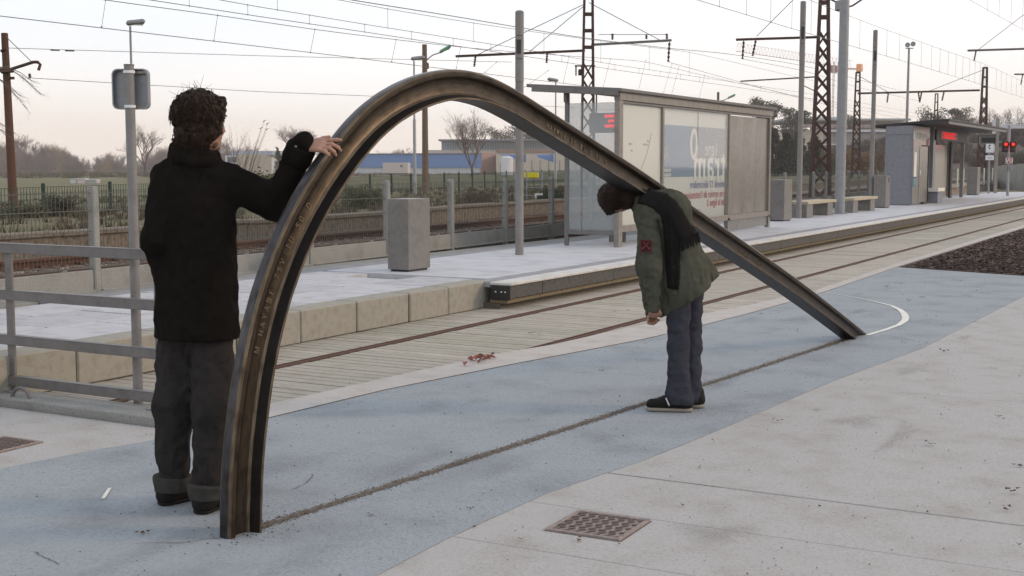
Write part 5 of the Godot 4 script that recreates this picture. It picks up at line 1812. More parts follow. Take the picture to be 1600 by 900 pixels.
	part("floral_emblem", fl, mat(lin(0.55, 0.52, 0.40), 0.5), ps)
	var ln := st()
	for r in 2:
		for k in 7: box(ln, Vector3(1.80 + k * 0.055, 1.14 - r * 0.075, pz), Vector3(0.036, 0.05, 0.002))
	part("small_print", ln, inkw, ps)
	lettering(ps, "Samedi 17 décembre", 0.12, Vector3(3.95, 0.885, pz + 0.0), mir, mat(lin(0.16, 0.19, 0.32), 0.5), "lettering", 0.002, true, 1.12)
	lettering(ps, "Mise en service de l'extension", 0.115, Vector3(3.93, 0.71, pz + 0.0), mir, mat(lin(0.40, 0.11, 0.13), 0.5), "lettering", 0.002, true, 0.98)
	lettering(ps, "de la ligne 2", 0.115, Vector3(4.32, 0.56, pz + 0.0), mir, mat(lin(0.40, 0.11, 0.13), 0.5), "lettering", 0.002, true, 1.0)
	var ic := st()
	for q in [[2.55, 0.60, 0.5, 0.24], [3.25, 0.36, 0.6, 0.20]]:
		for e in [[0, 0.5, 1, 0], [0, -0.5, 1, 0], [0.5, 0, 0, 1], [-0.5, 0, 0, 1]]:
			box(ic, Vector3(q[0] + e[0] * q[2], q[1] + e[1] * q[3], pz), Vector3(q[2] if e[2] else 0.012, q[3] if e[3] else 0.012, 0.002))
	part("tram_outline", ic, mat(lin(0.20, 0.24, 0.38), 0.5), ps)
	part("case_glass", box(st(), Vector3(3.245, 1.24, 0.012), Vector3(3.06, 1.86, 0.006)), M.glass, t)
	part("case_joint", box(st(), Vector3(3.24, 1.85, 0.018), Vector3(0.006, 0.55, 0.004)), M.dark, t)
	# display board hung inside
	var lb := thing("led_display", "red text display hanging inside the glass shelter", "display", O + Vector3(0.42, 1.50, -0.42))
	part("case", box(st(), Vector3(0, 0.37, 0.06), Vector3(0.10, 0.30, 0.62), Basis.IDENTITY, 0.01), mat(lin(0.25, 0.25, 0.28), 0.5), lb)
	led_text(lb, Vector3(-0.055, 0.42, 0.02), Vector3(0, 0, 1), Vector3.UP, [[0.0, 0.07, 24], [0.06, -0.005, 20], [0.0, -0.08, 24]], 0.0088, 5, 0.0062)
	for z in [-0.15, 0.25]: part("hanger", rod(Vector3(0, 0.5, z), Vector3(0, 0.82, z), 0.012, 8), M.greypaint, lb)
	# seat inside
	var b := thing("bench", "grey slab seat inside the shelter", "bench", O + Vector3(2.6, 0, -0.55))
	part("seat", box(st(), Vector3(0, 0.43, 0), Vector3(3.4, 0.05, 0.36), Basis.IDENTITY, 0.01), M.greypaint, b)
	for x in [-1.4, 1.4]: part("leg", box(st(), Vector3(x, 0.2, 0), Vector3(0.06, 0.40, 0.28), Basis.IDENTITY, 0.005), M.greypaint, b)

func make_kiosk():
	var PY := 0.274
	var k := thing("kiosk", "grey metal ticket kiosk at the head of the second shelter", "kiosk", Vector3(40.16, PY, -8.34))
	var W := 2.42
	var H := 2.44
	var dark := surf(lin(0.24, 0.25, 0.285), 0.42, tex(noise(80, 0.03, 3), [[0.0, 0.85], [1.0, 1.1]], 256), 1.0, null, 0.1, null, 1.0, 0.5)
	part("body", box(st(), Vector3(W / 2, H / 2, -0.42), Vector3(W, H, 0.82), Basis.IDENTITY, 0.01), dark, k)
	part("front_cladding", box(st(), Vector3(W / 2, H / 2 + 0.01, 0.005), Vector3(W - 0.01, H - 0.06, 0.02), Basis.IDENTITY, 0.003), M.brushed, k)
	part("side_panel", box(st(), Vector3(-0.008, H / 2 - 0.17, -0.41), Vector3(0.016, H - 0.40, 0.66), Basis.IDENTITY, 0.004), dark, k)
	part("side_fascia", box(st(), Vector3(-0.012, H - 0.155, -0.41), Vector3(0.024, 0.26, 0.80), Basis.IDENTITY, 0.004), dark, k)
	var dr := part("door", box(st(), Vector3(1.55, 0.93, 0.02), Vector3(1.3, 1.75, 0.012), Basis.IDENTITY, 0.003), M.brushed, k)
	part("handle", box(st(), Vector3(0.98, 1.0, 0.035), Vector3(0.08, 0.14, 0.02), Basis.IDENTITY, 0.004), M.white, dr)
	var ex := st()
	bar(ex, Vector3(1.3, 1.83, 0.03), Vector3(2.23, 1.83, 0.03), 0.035, 0.035)
	bar(ex, Vector3(2.23, 1.83, 0.03), Vector3(2.23, 0.05, 0.03), 0.035, 0.035)
	bar(ex, Vector3(2.23, 0.04, 0.03), Vector3(1.35, 0.04, 0.07), 0.05, 0.05)
	part("pipe", ex, M.black, k)
	part("notice", box(st(), Vector3(0.30, 1.23, 0.022), Vector3(0.36, 0.78, 0.012), Basis.IDENTITY, 0.003), M.white, k)
	part("notice", box(st(), Vector3(0.28, 0.72, 0.022), Vector3(0.40, 0.30, 0.012), Basis.IDENTITY, 0.003), mat(lin(0.10, 0.22, 0.30), 0.5), k)
	lettering(k, "Rue de Bompain", 0.23, Vector3(0.98, 2.13, 0.024), Basis.IDENTITY, mat(lin(0.88, 0.84, 0.76), 0.6), "lettering", 0.006, true, 0.85)
	part("red_label", box(st(), Vector3(2.1, 1.95, 0.024), Vector3(0.30, 0.26, 0.006)), mat(lin(0.28, 0.12, 0.11), 0.6), k)
	# waiting shelter joined to it
	var t := thing("second_shelter", "dark roofed waiting shelter joined to the kiosk", "shelter", Vector3(42.6, PY, -8.34))
	var rb := Basis(Vector3.RIGHT, -0.07)
	part("roof", box(st(), Vector3(3.3, H + 0.06, -0.10), Vector3(11.6, 0.07, 2.3), rb, 0.01), M.dark, t)
	part("roof_edge", box(st(), Vector3(3.3, H + 0.055, 1.03) , Vector3(11.6, 0.08, 0.03), rb, 0.004), M.greypaint, t)
	for x in [0.15, 8.9]: part("post", box(st(), Vector3(x, H / 2, -0.50), Vector3(0.13, H, 0.12), Basis.IDENTITY, 0.006), M.greypaint if x > 1.0 else dark, t)
	part("post", box(st(), Vector3(0.5, H / 2, 0.02), Vector3(0.35, H, 0.10), Basis.IDENTITY, 0.006), dark, t)
	var pn := part("wall_pane", box(st(), Vector3(4.2, 1.15, -0.80), Vector3(6.6, 1.6, 0.02)), mat(lin(0.38, 0.37, 0.33), 0.25), t)
	for x in [0.95, 4.2, 7.5]: part("mullion", box(st(), Vector3(x, 1.1, -0.77), Vector3(0.08, 2.1, 0.05)), M.greypaint, pn)
	part("post", box(st(), Vector3(7.7, H / 2, -0.70), Vector3(0.35, H, 0.08), Basis.IDENTITY, 0.006), M.dark, t)
	var b := thing("bench", "small wooden-topped bench tucked beside the kiosk", "bench", Vector3(43.3, PY, -8.25))
	part("seat", box(st(), Vector3(0, 0.43, 0), Vector3(1.1, 0.12, 0.42), Basis.IDENTITY, 0.01), M.whitepaint_lit_posts, b)
	part("leg", box(st(), Vector3(0, 0.18, 0), Vector3(0.9, 0.36, 0.36), Basis.IDENTITY, 0.01), dark, b)
	var lb := thing("led_display", "bright red text display under the second shelter's roof", "display", Vector3(45.6, PY + 2.19, -8.22))
	part("case", box(st(), Vector3(0.3, 0.02, -0.05), Vector3(5.6, 0.36, 0.12), Basis.IDENTITY, 0.01), M.black, lb)
	part("screen", box(st(), Vector3(-0.35, 0.02, 0.015), Vector3(3.0, 0.26, 0.012)), mat(lin(0.10, 0.004, 0.008), 0.4), lb)
	led_text(lb, Vector3(-1.55, 0.14, 0.025), Vector3.RIGHT, Vector3.UP, [[0.0, -0.02, 66], [0.15, -0.095, 52], [0.0, -0.17, 66]], 0.036, 6, 0.0088)
	var om := OmniLight3D.new()
	om.light_color = Color(1.0, 0.1, 0.1)
	om.light_energy = 0.02
	om.light_size = 0.3
	om.omni_range = 12.0
	om.omni_attenuation = 2.0
	om.shadow_enabled = true
	om.position = Vector3(-0.3, 0.0, 0.45)
	lb.add_child(om)

func cabinet(label: String, pos: Vector3, sz: Vector3, group: String) -> Node3D:
	var t := thing("cabinet", label, "cabinet", pos, 0.0, group)
	part("plinth", box(st(), Vector3(sz.x / 2, 0.012, -sz.z / 2), Vector3(sz.x - 0.05, 0.024, sz.z - 0.05)), M.dark, t)
	part("body", box(st(), Vector3(sz.x / 2, sz.y / 2 + 0.012, -sz.z / 2), Vector3(sz.x, sz.y - 0.024, sz.z), Basis.IDENTITY, 0.004), M.greybox, t)
	part("lid", box(st(), Vector3(sz.x / 2, sz.y + 0.002, -sz.z / 2), Vector3(sz.x - 0.008, 0.006, sz.z - 0.008), Basis.IDENTITY, 0.002), M.steel, t)
	return t

func make_furniture():
	var PY := 0.274
	var g := "square grey metal bins on the platform"
	cabinet("square grey metal bin standing alone near the start of the white deck", Vector3(12.24, PY, -8.15), Vector3(0.46, 0.835, 0.29), g)
	cabinet("square grey metal bin between the glass shelter and the slim column", Vector3(27.37, PY, -8.39), Vector3(0.58, 0.90, 0.34), g)
	var c3 := cabinet("square grey metal bin with two slots, against the kiosk", Vector3(37.39, PY, -8.49), Vector3(0.55, 0.92, 0.34), g)
	for x in [0.33, 0.40]: part("slot", box(st(), Vector3(x, 0.80, 0.002), Vector3(0.025, 0.14, 0.006)), M.dark, c3)
	cabinet("square grey metal bin at the far end of the platform", Vector3(55.15, PY, -8.85), Vector3(0.7, 1.14, 0.4), g)
	for q in [[29.4, -8.44, 2.5, "block bench with a pale wooden top on the near side of the thick mast"], [33.1, -8.30, 2.55, "block bench with a pale wooden top on the far side of the thick mast"]]:
		var b := thing("bench", q[3], "bench", Vector3(q[0], PY, q[1]), 0.0, "block benches by the thick mast")
		for k in 4:
			part("seat_slat", box(st(), Vector3(q[2] / 2, 0.345, -0.06 - k * 0.125), Vector3(q[2], 0.07, 0.115), Basis.IDENTITY, 0.008), surf(lin(0.46, 0.40, 0.29), 0.8, tex(noise(90 + k, 0.04, 3), [[0.0, 0.75], [1.0, 1.1]], 256), Vector3(0.6, 3, 3)), b)
		for x in [0.25, q[2] - 0.45]: part("leg", box(st(), Vector3(x, 0.155, -0.25), Vector3(0.5, 0.31, 0.44), Basis.IDENTITY, 0.008), M.greybox, b)
	# tram signal with its route sign
	var D := 51.4
	var sp := Vector3(54.7, PY, -7.6)
	var t := thing("tram_signal", "tram signal with two lit red lamps over a red route plate at the platform's end", "signal", sp)
	var l := func(px, py): return at(px, py, D) - sp
	part("post", rod(Vector3.ZERO, l.call(1577, 196), 0.055, 14), M.galv, t)
	part("bar", bar(st(), l.call(1560, 222), l.call(1588, 221), 0.05, 0.05), M.galv, t)
	var toward := -Vector3(cf.x, 0, cf.z).normalized()
	for q in [[1570.5, 229], [1582, 229]]:
		var h := part("signal_head", box(st(), l.call(q[0], q[1]), Vector3(0.27, 0.46, 0.16), Basis(cr, Vector3.UP, toward), 0.05), M.black, t)
		part("visor", tube(st(true), [l.call(q[0], 225.5) + toward * 0.08, l.call(q[0], 225.5) + toward * 0.17], 0.115, 16, false), M.black, h)
		part("lamp", ball(st(true), l.call(q[0], 225.5) + toward * 0.075, Vector3(0.075, 0.075, 0.03), 14, 8, Basis(cr, Vector3.UP, toward)), M.red_hot, h)
		part("dark_lamp", ball(st(true), l.call(q[0], 233) + toward * 0.075, Vector3(0.085, 0.085, 0.02), 14, 8, Basis(cr, Vector3.UP, toward)), M.dark, h)
	var om := OmniLight3D.new()
	om.light_color = Color(1.0, 0.15, 0.08)
	om.light_energy = 0.10
	om.light_size = 0.1
	om.omni_range = 12.0
	om.omni_attenuation = 2.0
	om.shadow_enabled = true
	om.position = l.call(1577, 226) + toward * 0.4
	t.add_child(om)
	var bb := Basis(cr, Vector3.UP, toward)
	var pl := part("route_plate", box(st(), l.call(1575.8, 251.2) + toward * 0.07, Vector3(0.28, 0.235, 0.02), bb, 0.004), M.white, t)
	part("plate_field", box(st(), l.call(1575.8, 251.2) + toward * 0.083, Vector3(0.25, 0.205, 0.008), bb, 0.002), M.redmetal, pl)
	lettering(t, "VU", 0.155, l.call(1575.8, 251.2) + toward * 0.09, bb, M.white, "lettering", 0.006, true, 1.0)
	part("junction_box", box(st(), l.call(1579, 262.5) + toward * 0.06, Vector3(0.14, 0.17, 0.08), bb, 0.01), M.galv, t)
	part("junction_box", box(st(), l.call(1570.5, 262.5) + toward * 0.04, Vector3(0.11, 0.17, 0.08), bb, 0.01), M.steel, t)
	# display case on its posts behind
	D = 56.0
	sp = at(1546, 258, D)
	sp.y = PY
	t = thing("information_display", "grey framed black information display on posts behind the tram signal", "display", sp)
	var l2 := func(px, py): return at(px, py, 56.0) - sp
	part("post", box(st(), l2.call(1556.5, 255), Vector3(0.13, 3.9, 0.10), bb, 0.01), M.steel, t)
	part("case", box(st(), l2.call(1544.5, 218.5), Vector3(0.80, 0.42, 0.10), bb, 0.01), M.greypaint, t)
	part("screen", box(st(), l2.call(1544.5, 219) + toward * 0.055, Vector3(0.66, 0.22, 0.012), bb), M.black, t)
	part("hood", box(st(), l2.call(1544, 210) + toward * 0.05, Vector3(0.98, 0.07, 0.22), bb, 0.005), M.greypaint, t)
	sp = at(1546, 258, 55.0)
	sp.y = PY
	t = thing("phone_sign", "white telephone sign above a smaller white plate on a post", "sign", sp)
	var l3 := func(px, py): return at(px, py, 55.0) - sp
	part("post", rod(Vector3(0, 0, 0), l3.call(1546, 226), 0.04, 10), M.galv, t)
	var pp := part("plate", box(st(), l3.call(1545.7, 231.7) + toward * 0.05, Vector3(0.33, 0.38, 0.015), bb, 0.004), M.white, t)
	part("plate", box(st(), l3.call(1545.7, 246.5) + toward * 0.05, Vector3(0.36, 0.20, 0.015), bb, 0.004), M.white, t)
	var hs := st()
	var pts := []
	for a in 9: pts.append(l3.call(1546.3, 229.5) + toward * 0.062 + cr * (-0.055 * sin(PI * a / 8.0)) + Vector3(0, 0.085 - 0.17 * a / 8.0, 0))
	tube(hs, pts, [0.032, 0.03, 0.018, 0.016, 0.016, 0.016, 0.018, 0.03, 0.032], 8)
	part("handset_symbol", hs, M.black, pp)
	var tl := st()
	for k in 4: box(tl, l3.call(1543.0 + k * 1.8, 238.5) + toward * 0.06, Vector3(0.035, 0.02, 0.004), bb)
	for k in 5: box(tl, l3.call(1542.6 + k * 1.6, 246.5) + toward * 0.06, Vector3(0.03, 0.03, 0.004), bb)
	part("small_print", tl, mat(lin(0.15, 0.2, 0.3), 0.6), t)
	# yellow box in its cage behind the railway
	var yp0 := at(826, 258, 34)
	var yb := thing("cage", "galvanised wire cage holding a yellow box beyond the railway", "cage", Vector3(yp0.x, 0.3, yp0.z))
	var l4 := func(px, py, dd): return at(px, py, 34.0 + dd) - yb.position
	for q in [[805, 0.0], [823, 0.0], [847, 0.0], [812, 0.9], [847, 0.9]]:
		part("post", bar(st(), l4.call(q[0], 268.5, q[1]), l4.call(q[0], 313, q[1]), 0.035, 0.035), M.galv, yb)
	for y in [268.5, 281.0, 293.0, 305.0]:
		part("rail", bar(st(), l4.call(805, y, 0.0), l4.call(847, y, 0.0), 0.025, 0.025), M.galv, yb)
	part("stool_frame", bar(st(), l4.call(836, 303.5, -0.3), l4.call(848, 303.5, -0.3), 0.04, 0.05), M.white, yb)
	part("stool_frame", bar(st(), l4.call(837, 303.5, -0.3), l4.call(837, 312, -0.3), 0.04, 0.05), M.white, yb)
	var bx := at(830, 273, 34.3)
	solo("yellow_box", box(st(), Vector3.ZERO, Vector3(0.40, 0.18, 0.16), Basis(cr, Vector3.UP, cr.cross(Vector3.UP)), 0.02), mat(lin(0.72, 0.62, 0.02), 0.5), "small bright yellow box in the wire cage", "box", "", bx)
	# low wall and pale ramp at the far right
	var fw := thing("far_wall", "pale grey concrete wall rising beside the far tracks", "wall")
	for k in 6:
		var p := at(1560 + k * 12, 258, 92 - k * 2.0)
		var q := at(1571.6 + k * 12, 258, 92 - (k + 1) * 2.0)
		part("wall_panel", wallbox(p, q, -0.2, 1.45 + k * 0.05, 0.3), M.concrete, fw)
	# cast covers
	for q in [[4.755, -2.225, 0.335, 0.34, "rusty patterned cast-iron cover set in the pale paving"], [4.60, -5.70, 0.30, 0.30, "rusty patterned cast-iron cover beside the railing"]]:
		var m := thing("manhole_cover", q[4], "manhole cover", Vector3(q[0], 0, q[1]), 0.02, "square cast-iron covers")
		var ca := surf(lin(0.30, 0.245, 0.22), 0.8, tex(noise(99, 0.04, 4), [[0.0, 0.55], [1.0, 1.2]], 256), 2.0)
		var w: float = q[2]
		var d: float = q[3]
		for e in [[0, 1], [0, -1], [1, 0], [-1, 0]]:
			part("frame", box(st(), Vector3(e[0] * (w / 2 - 0.012), 0.0, e[1] * (d / 2 - 0.012)), Vector3(w if e[0] == 0 else 0.02, 0.013, 0.02 if e[0] == 0 else d - 0.042), Basis.IDENTITY, 0.002), ca, m)
		part("plate", box(st(), Vector3(0, -0.006, 0), Vector3(w - 0.05, 0.012, d - 0.05), Basis.IDENTITY, 0.002), ca, m)
		var tr := st()
		for a in 9:
			for b in 7:
				var px := -w * 0.40 + w * 0.8 * a / 8.0
				var pz := -d * 0.40 + d * 0.8 * b / 6.0 + (0.012 if a % 2 else 0.0)
				if absf(pz) > d * 0.43: continue
				bar(tr, Vector3(px - 0.012, 0.002, pz - 0.008), Vector3(px + 0.002, 0.002, pz + 0.010), 0.009, 0.011, 0.002)
				bar(tr, Vector3(px + 0.002, 0.002, pz + 0.010), Vector3(px + 0.014, 0.002, pz + 0.012), 0.008, 0.010, 0.002)
		part("tread", tr, surf(lin(0.16, 0.125, 0.115), 0.75, tex(noise(98, 0.04, 4), [[0.0, 0.6], [1.0, 1.2]], 256), 2.0), m)
		part("joint", box(st(), Vector3(0, -0.012, 0), Vector3(w + 0.006, 0.018, d + 0.006)), M.dark, m)
	# cable duct at the deck's edge by the painted line
	solo("metal_plate", box(st(), Vector3.ZERO, Vector3(0.36, 0.012, 0.06), Basis(Vector3.UP, 0.25), 0.003), M.greybox, "small dark metal plate where the white line meets the concrete border", "plate", "", Vector3(14.75, 0.012, -4.16))

func make_litter():
	# red-brown curled leaves heaped on the rail
	rng.seed = 33
	var h := thing("leaf_heap", "heap of curled reddish leaves lying on the tram rail", "leaves", Vector3(8.35, 0.0, -4.93))
	for k in 22:
		var s := st()
		var c := Color(0.34, 0.105, 0.075).lerp(Color(0.16, 0.07, 0.05), rng.randf())
		var u := Vector3(rng.randfn(), rng.randfn() * 0.4, rng.randfn()).normalized() * rng.randf_range(0.022, 0.048)
		var v := Vector3(0, rng.randf_range(0.01, 0.03), 0) + u.cross(Vector3.UP) * rng.randf_range(0.3, 0.6)
		var p := Vector3(rng.randfn() * 0.12, rng.randf_range(0.012, 0.045), rng.randfn() * 0.035)
		s.set_color(c)
		tri(s, p - u, p + v, p + u * 0.2, Vector3.UP)
		tri(s, p + u * 0.2, p + v, p + u, Vector3.UP)
		s.set_color(c * 0.85)
		tri(s, p - u, p - v * 0.7 + Vector3(0, 0.02, 0), p + u * 0.2, Vector3.UP)
		tri(s, p + u * 0.2, p - v * 0.7 + Vector3(0, 0.02, 0), p + u, Vector3.UP)
		part("leaf", s, M.leaf, h)
	# dead leaves on the ground
	var s0 := st()
	s0.set_color(Color(0.085, 0.05, 0.034))
	for q in [[-0.03, -0.012, 0.02], [0.0, -0.016, 0.004], [0.03, -0.006, 0.016]]:
		quad(s0, Vector3(q[0] - 0.015, q[2], 0.0), Vector3(q[0], q[2] * 0.3 + 0.004, q[1]), Vector3(q[0] + 0.016, q[2] * 0.7 + 0.003, 0.004), Vector3(q[0], 0.014, -q[1]), Vector3.UP)
	s0.generate_normals()
	var lm := s0.commit()
	var px := [[565, 628], [830, 522], [982, 486], [960, 487], [842, 524], [940, 581], [1188, 491], [1235, 515], [1246, 518], [1400, 443], [1408, 444], [1385, 449], [1445, 464], [1420, 471], [1440, 466], [1490, 437], [1500, 440], [1518, 428], [1508, 462], [1515, 464], [1410, 536], [1448, 536], [1522, 504], [1475, 551], [1066, 790], [1093, 732], [1582, 771], [1594, 729], [1454, 696], [1539, 722], [1276, 642], [1215, 659], [1592, 853], [905, 845], [815, 844], [735, 797], [580, 806], [1568, 792], [1573, 799], [1415, 660], [1560, 652], [1115, 693], [150, 809], [223, 835], [1258, 378], [1340, 385], [1350, 387], [1420, 383], [1478, 367], [1441, 391], [1345, 388], [1335, 387], [660, 468]]
	var i := 0
	for q in px:
		var d: Vector3 = cf * FOCAL + cr * (q[0] - 800.0) + cu * (450.0 - q[1])
		var p: Vector3 = EYE + d * (-1.5 / d.y)
		var o := MeshInstance3D.new()
		o.mesh = lm
		o.material_override = M.leaf
		put(o, "dead_leaf")
		var spot: String = "the planks and border" if p.z < -4.1 else ("the blue paving" if p.z < -2.5 + maxf(0.0, p.x - 6.0) * 0.05 else "the pale paving")
		tag(o, "small curled dead brown leaf lying on " + spot, "leaf", "dead leaves on " + spot)
		var sc: float = [0.55, 0.8, 0.4, 1.0, 0.65][i % 5] * (0.75 if p.x < 7.0 else 1.0)
		if i == 26 or i == 27: sc = 1.0
		o.transform = Transform3D(Basis(Vector3.UP, i * 2.39).scaled_local(Vector3(sc, sc * (0.5 + 0.5 * (i % 3)), sc)), p + Vector3(0, 0.004, 0))
		i += 1

# ---------------------------------------------------------------- the bent rail
func rail_curve() -> Array:
	# head of the rail in its own upright plane: (along, up)
	var c := Curve2D.new()
	var p := [[-0.108, -0.14], [-0.101, 0.03], [-0.088, 0.255], [-0.066, 0.41], [-0.036, 0.57], [0.006, 0.735], [0.070, 0.922], [0.152, 1.095], [0.262, 1.27], [0.39, 1.428], [0.556, 1.592], [0.724, 1.728], [0.87, 1.814], [1.02, 1.878], [1.176, 1.926], [1.334, 1.957], [1.47, 1.968], [1.62, 1.963], [1.78, 1.94], [1.99, 1.888], [2.27, 1.802], [2.58, 1.706], [2.92, 1.60], [3.31, 1.478], [4.27, 1.158], [4.77, 0.992], [5.32, 0.808], [5.93, 0.598], [6.6, 0.356], [7.37, 0.068], [7.78, -0.09]]
	for i in p.size():
		var a := Vector2(p[maxi(i - 1, 0)][0], p[maxi(i - 1, 0)][1])
		var b := Vector2(p[mini(i + 1, p.size() - 1)][0], p[mini(i + 1, p.size() - 1)][1])
		var q := Vector2(p[i][0], p[i][1])
		var d := (b - a).normalized()
		c.add_point(q, -d * q.distance_to(a) * 0.33, d * q.distance_to(b) * 0.33)
	c.bake_interval = 0.02
	var l := c.get_baked_length()
	var o := []
	var n := 260
	for i in n + 1: o.append(c.sample_baked(l * i / n, true))
	# even the curvature out a little
	for it in 6:
		var q := o.duplicate()
		for i in range(1, n): q[i] = (o[i - 1] + o[i] * 2.0 + o[i + 1]) * 0.25
		o = q
	return o

var rail_o: Vector3
var rail_d: Vector3
var rail_n: Vector3
var rail_pts: Array

func rail_frame(u: float) -> Array:
	# [point on the head, tangent, outward] at the distance u along the ground line
	for i in rail_pts.size() - 1:
		if rail_pts[i + 1].x >= u and rail_pts[i].x <= u:
			var f: float = (u - rail_pts[i].x) / maxf(rail_pts[i + 1].x - rail_pts[i].x, 1e-5)
			var p: Vector2 = rail_pts[i].lerp(rail_pts[i + 1], f)
			var t: Vector2 = (rail_pts[mini(i + 3, rail_pts.size() - 1)] - rail_pts[maxi(i - 2, 0)]).normalized()
			var T := rail_d * t.x + Vector3.UP * t.y
			var N := rail_d * -t.y + Vector3.UP * t.x
			return [rail_o + rail_d * p.x + Vector3.UP * p.y, T, N]
	return []

func make_rail():
	rail_o = Vector3(3.949, 0, -3.458)
	rail_d = Vector3(0.996, 0, 0.093).normalized()
	rail_n = Vector3(-rail_d.z, 0, rail_d.x)
	rail_pts = rail_curve()
	var t := thing("bent_rail", "railway rail bent into a tall arch, standing on its two ends in the blue paving", "sculpture", rail_o)
	# half profile of a flat-bottomed rail: (sideways, below the head)
	var half := [[0.0, 0.0], [0.012, 0.0004], [0.022, 0.002], [0.029, 0.006], [0.0325, 0.012], [0.0335, 0.032], [0.0325, 0.036], [0.026, 0.0405], [0.013, 0.046], [0.0085, 0.055], [0.0075, 0.072], [0.0085, 0.100], [0.0125, 0.114], [0.022, 0.123], [0.040, 0.1305], [0.066, 0.137], [0.0695, 0.139], [0.0695, 0.146], [0.067, 0.148], [0.0, 0.148]]
	var ring := []
	for q in half: ring.append(Vector2(q[0], q[1]))
	for i in range(half.size() - 2, 0, -1): ring.append(Vector2(-half[i][0], half[i][1]))
	var n := ring.size()
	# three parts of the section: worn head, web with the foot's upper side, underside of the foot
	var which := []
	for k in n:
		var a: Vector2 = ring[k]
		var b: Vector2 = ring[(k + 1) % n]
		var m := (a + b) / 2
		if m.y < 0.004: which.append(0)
		elif (m.y < 0.0135) or (absf(m.x) > 0.0655 and m.y > 0.136 and m.y < 0.1465) or (m.y > 0.114 and m.y < 0.123): which.append(3)  # edge and fillet strips that carry the painted highlight
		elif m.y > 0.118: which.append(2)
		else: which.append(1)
	var ulen := [0.0]
	for k in n: ulen.append(ulen[k] + ring[k].distance_to(ring[(k + 1) % n]))
	var dent := noise(110, 6.0, 3)
	var pos := []
	for i in rail_pts.size():
		var p: Vector2 = rail_pts[i]
		var tg: Vector2 = (rail_pts[mini(i + 2, rail_pts.size() - 1)] - rail_pts[maxi(i - 2, 0)]).normalized()
		var T := rail_d * tg.x + Vector3.UP * tg.y
		var N := rail_d * -tg.y + Vector3.UP * tg.x
		var row := PackedVector3Array()
		for k in n:
			var q: Vector2 = ring[k]
			var j := 0.0008 * dent.get_noise_2d(i * 0.35, k * 0.5)
			row.append(rail_d * p.x + Vector3.UP * p.y - N * (q.y + j) + rail_n * (q.x + j))
		pos.append(row)
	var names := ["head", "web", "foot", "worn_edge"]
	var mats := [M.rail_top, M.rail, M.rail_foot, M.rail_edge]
	for w in 4:
		var s := st(true)
		var run_len := 0.0
		for i in pos.size() - 1:
			var step_len: float = rail_pts[i].distance_to(rail_pts[i + 1])
			run_len += step_len
			var c0: Vector3 = Vector3.ZERO
			for k in n: c0 += pos[i][k]
			c0 /= n
			for k in n:
				if which[k] != w: continue
				var k2 := (k + 1) % n
				# smooth along the curve, crisp at the arrises of the section
				var arris: bool = (k in [15, 16, 17, 18, 19]) or (k2 in [20, 21, 22, 23])
				s.set_smooth_group(1 + k if arris else 0)
				var e: Vector3 = (pos[i][k2] - pos[i][k])
				var o := e.cross(pos[i + 1][k] - pos[i][k])
				if o.dot((pos[i][k] + pos[i][k2]) / 2 - c0) < 0 and w != 1: o = -o
				if w >= 1:
					# outward across the section: turn the edge by a right angle in the plane of the ring
					var a: Vector2 = ring[k]
					var b: Vector2 = ring[k2]
					var nn := Vector2(-(b - a).y, (b - a).x) * -1.0
					var p: Vector2 = rail_pts[i]
					var tg: Vector2 = (rail_pts[i + 1] - p).normalized()
					o = rail_n * nn.x - (rail_d * -tg.y + Vector3.UP * tg.x) * nn.y
				var cor := [pos[i][k], pos[i][k2], pos[i + 1][k2], pos[i + 1][k]]
				var uvs := [Vector2(ulen[k], run_len - step_len), Vector2(ulen[k + 1], run_len - step_len), Vector2(ulen[k + 1], run_len), Vector2(ulen[k], run_len)]
				var order := [0, 1, 2, 0, 2, 3]
				if (cor[1] - cor[0]).cross(cor[2] - cor[0]).dot(o) > 0.0: order = [0, 2, 1, 0, 3, 2]
				for q in order:
					s.set_uv(uvs[q])
					s.add_vertex(cor[q])
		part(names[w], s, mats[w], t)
	# raised maker's lettering on the web
	for run in [[0.020, "M  HAYANGE 75 VIII U 50", 0.029, 0], [2.28, "HAYANGE 75 VIII U 50", 0.032, 1], [4.80, "HAYANGE 75 VIII", 0.032, 2]]:
		# lay the letters out along the curve by arc length
		var i0 := 0
		while rail_pts[i0].x < run[0] and i0 < rail_pts.size() - 2: i0 += 1
		if run[3] == 0:
			i0 = 0
			while rail_pts[i0].y < 0.745: i0 += 1
		var dist := 0.0
		var idx := i0
		var text: String = run[1]
		for ch in text + (" D" if run[3] < 2 else ""):
			var adv: float = run[2] * (1.15 if ch == " " else (0.55 if ch == "I" else 1.0))
			var target: float = dist + adv * 0.5
			while idx < rail_pts.size() - 2:
				var seg: float = rail_pts[idx].distance_to(rail_pts[idx + 1])
				var got := 0.0
				for q in range(i0, idx + 1): got += rail_pts[q].distance_to(rail_pts[q + 1])
				if got >= target: break
				idx += 1
			dist += adv
			if ch == " ": continue
			var p: Vector2 = rail_pts[idx]
			var tg: Vector2 = (rail_pts[idx + 2] - rail_pts[idx - 2]).normalized()
			var T := rail_d * tg.x + Vector3.UP * tg.y
			var N := rail_d * -tg.y + Vector3.UP * tg.x
			var c: Vector3 = rail_d * p.x + Vector3.UP * p.y - N * 0.080 + rail_n * 0.0088
			lettering(t, ch, 0.028, c, Basis(T, N, rail_n), M.emboss, "embossed_letter", 0.005, false, 0.95)

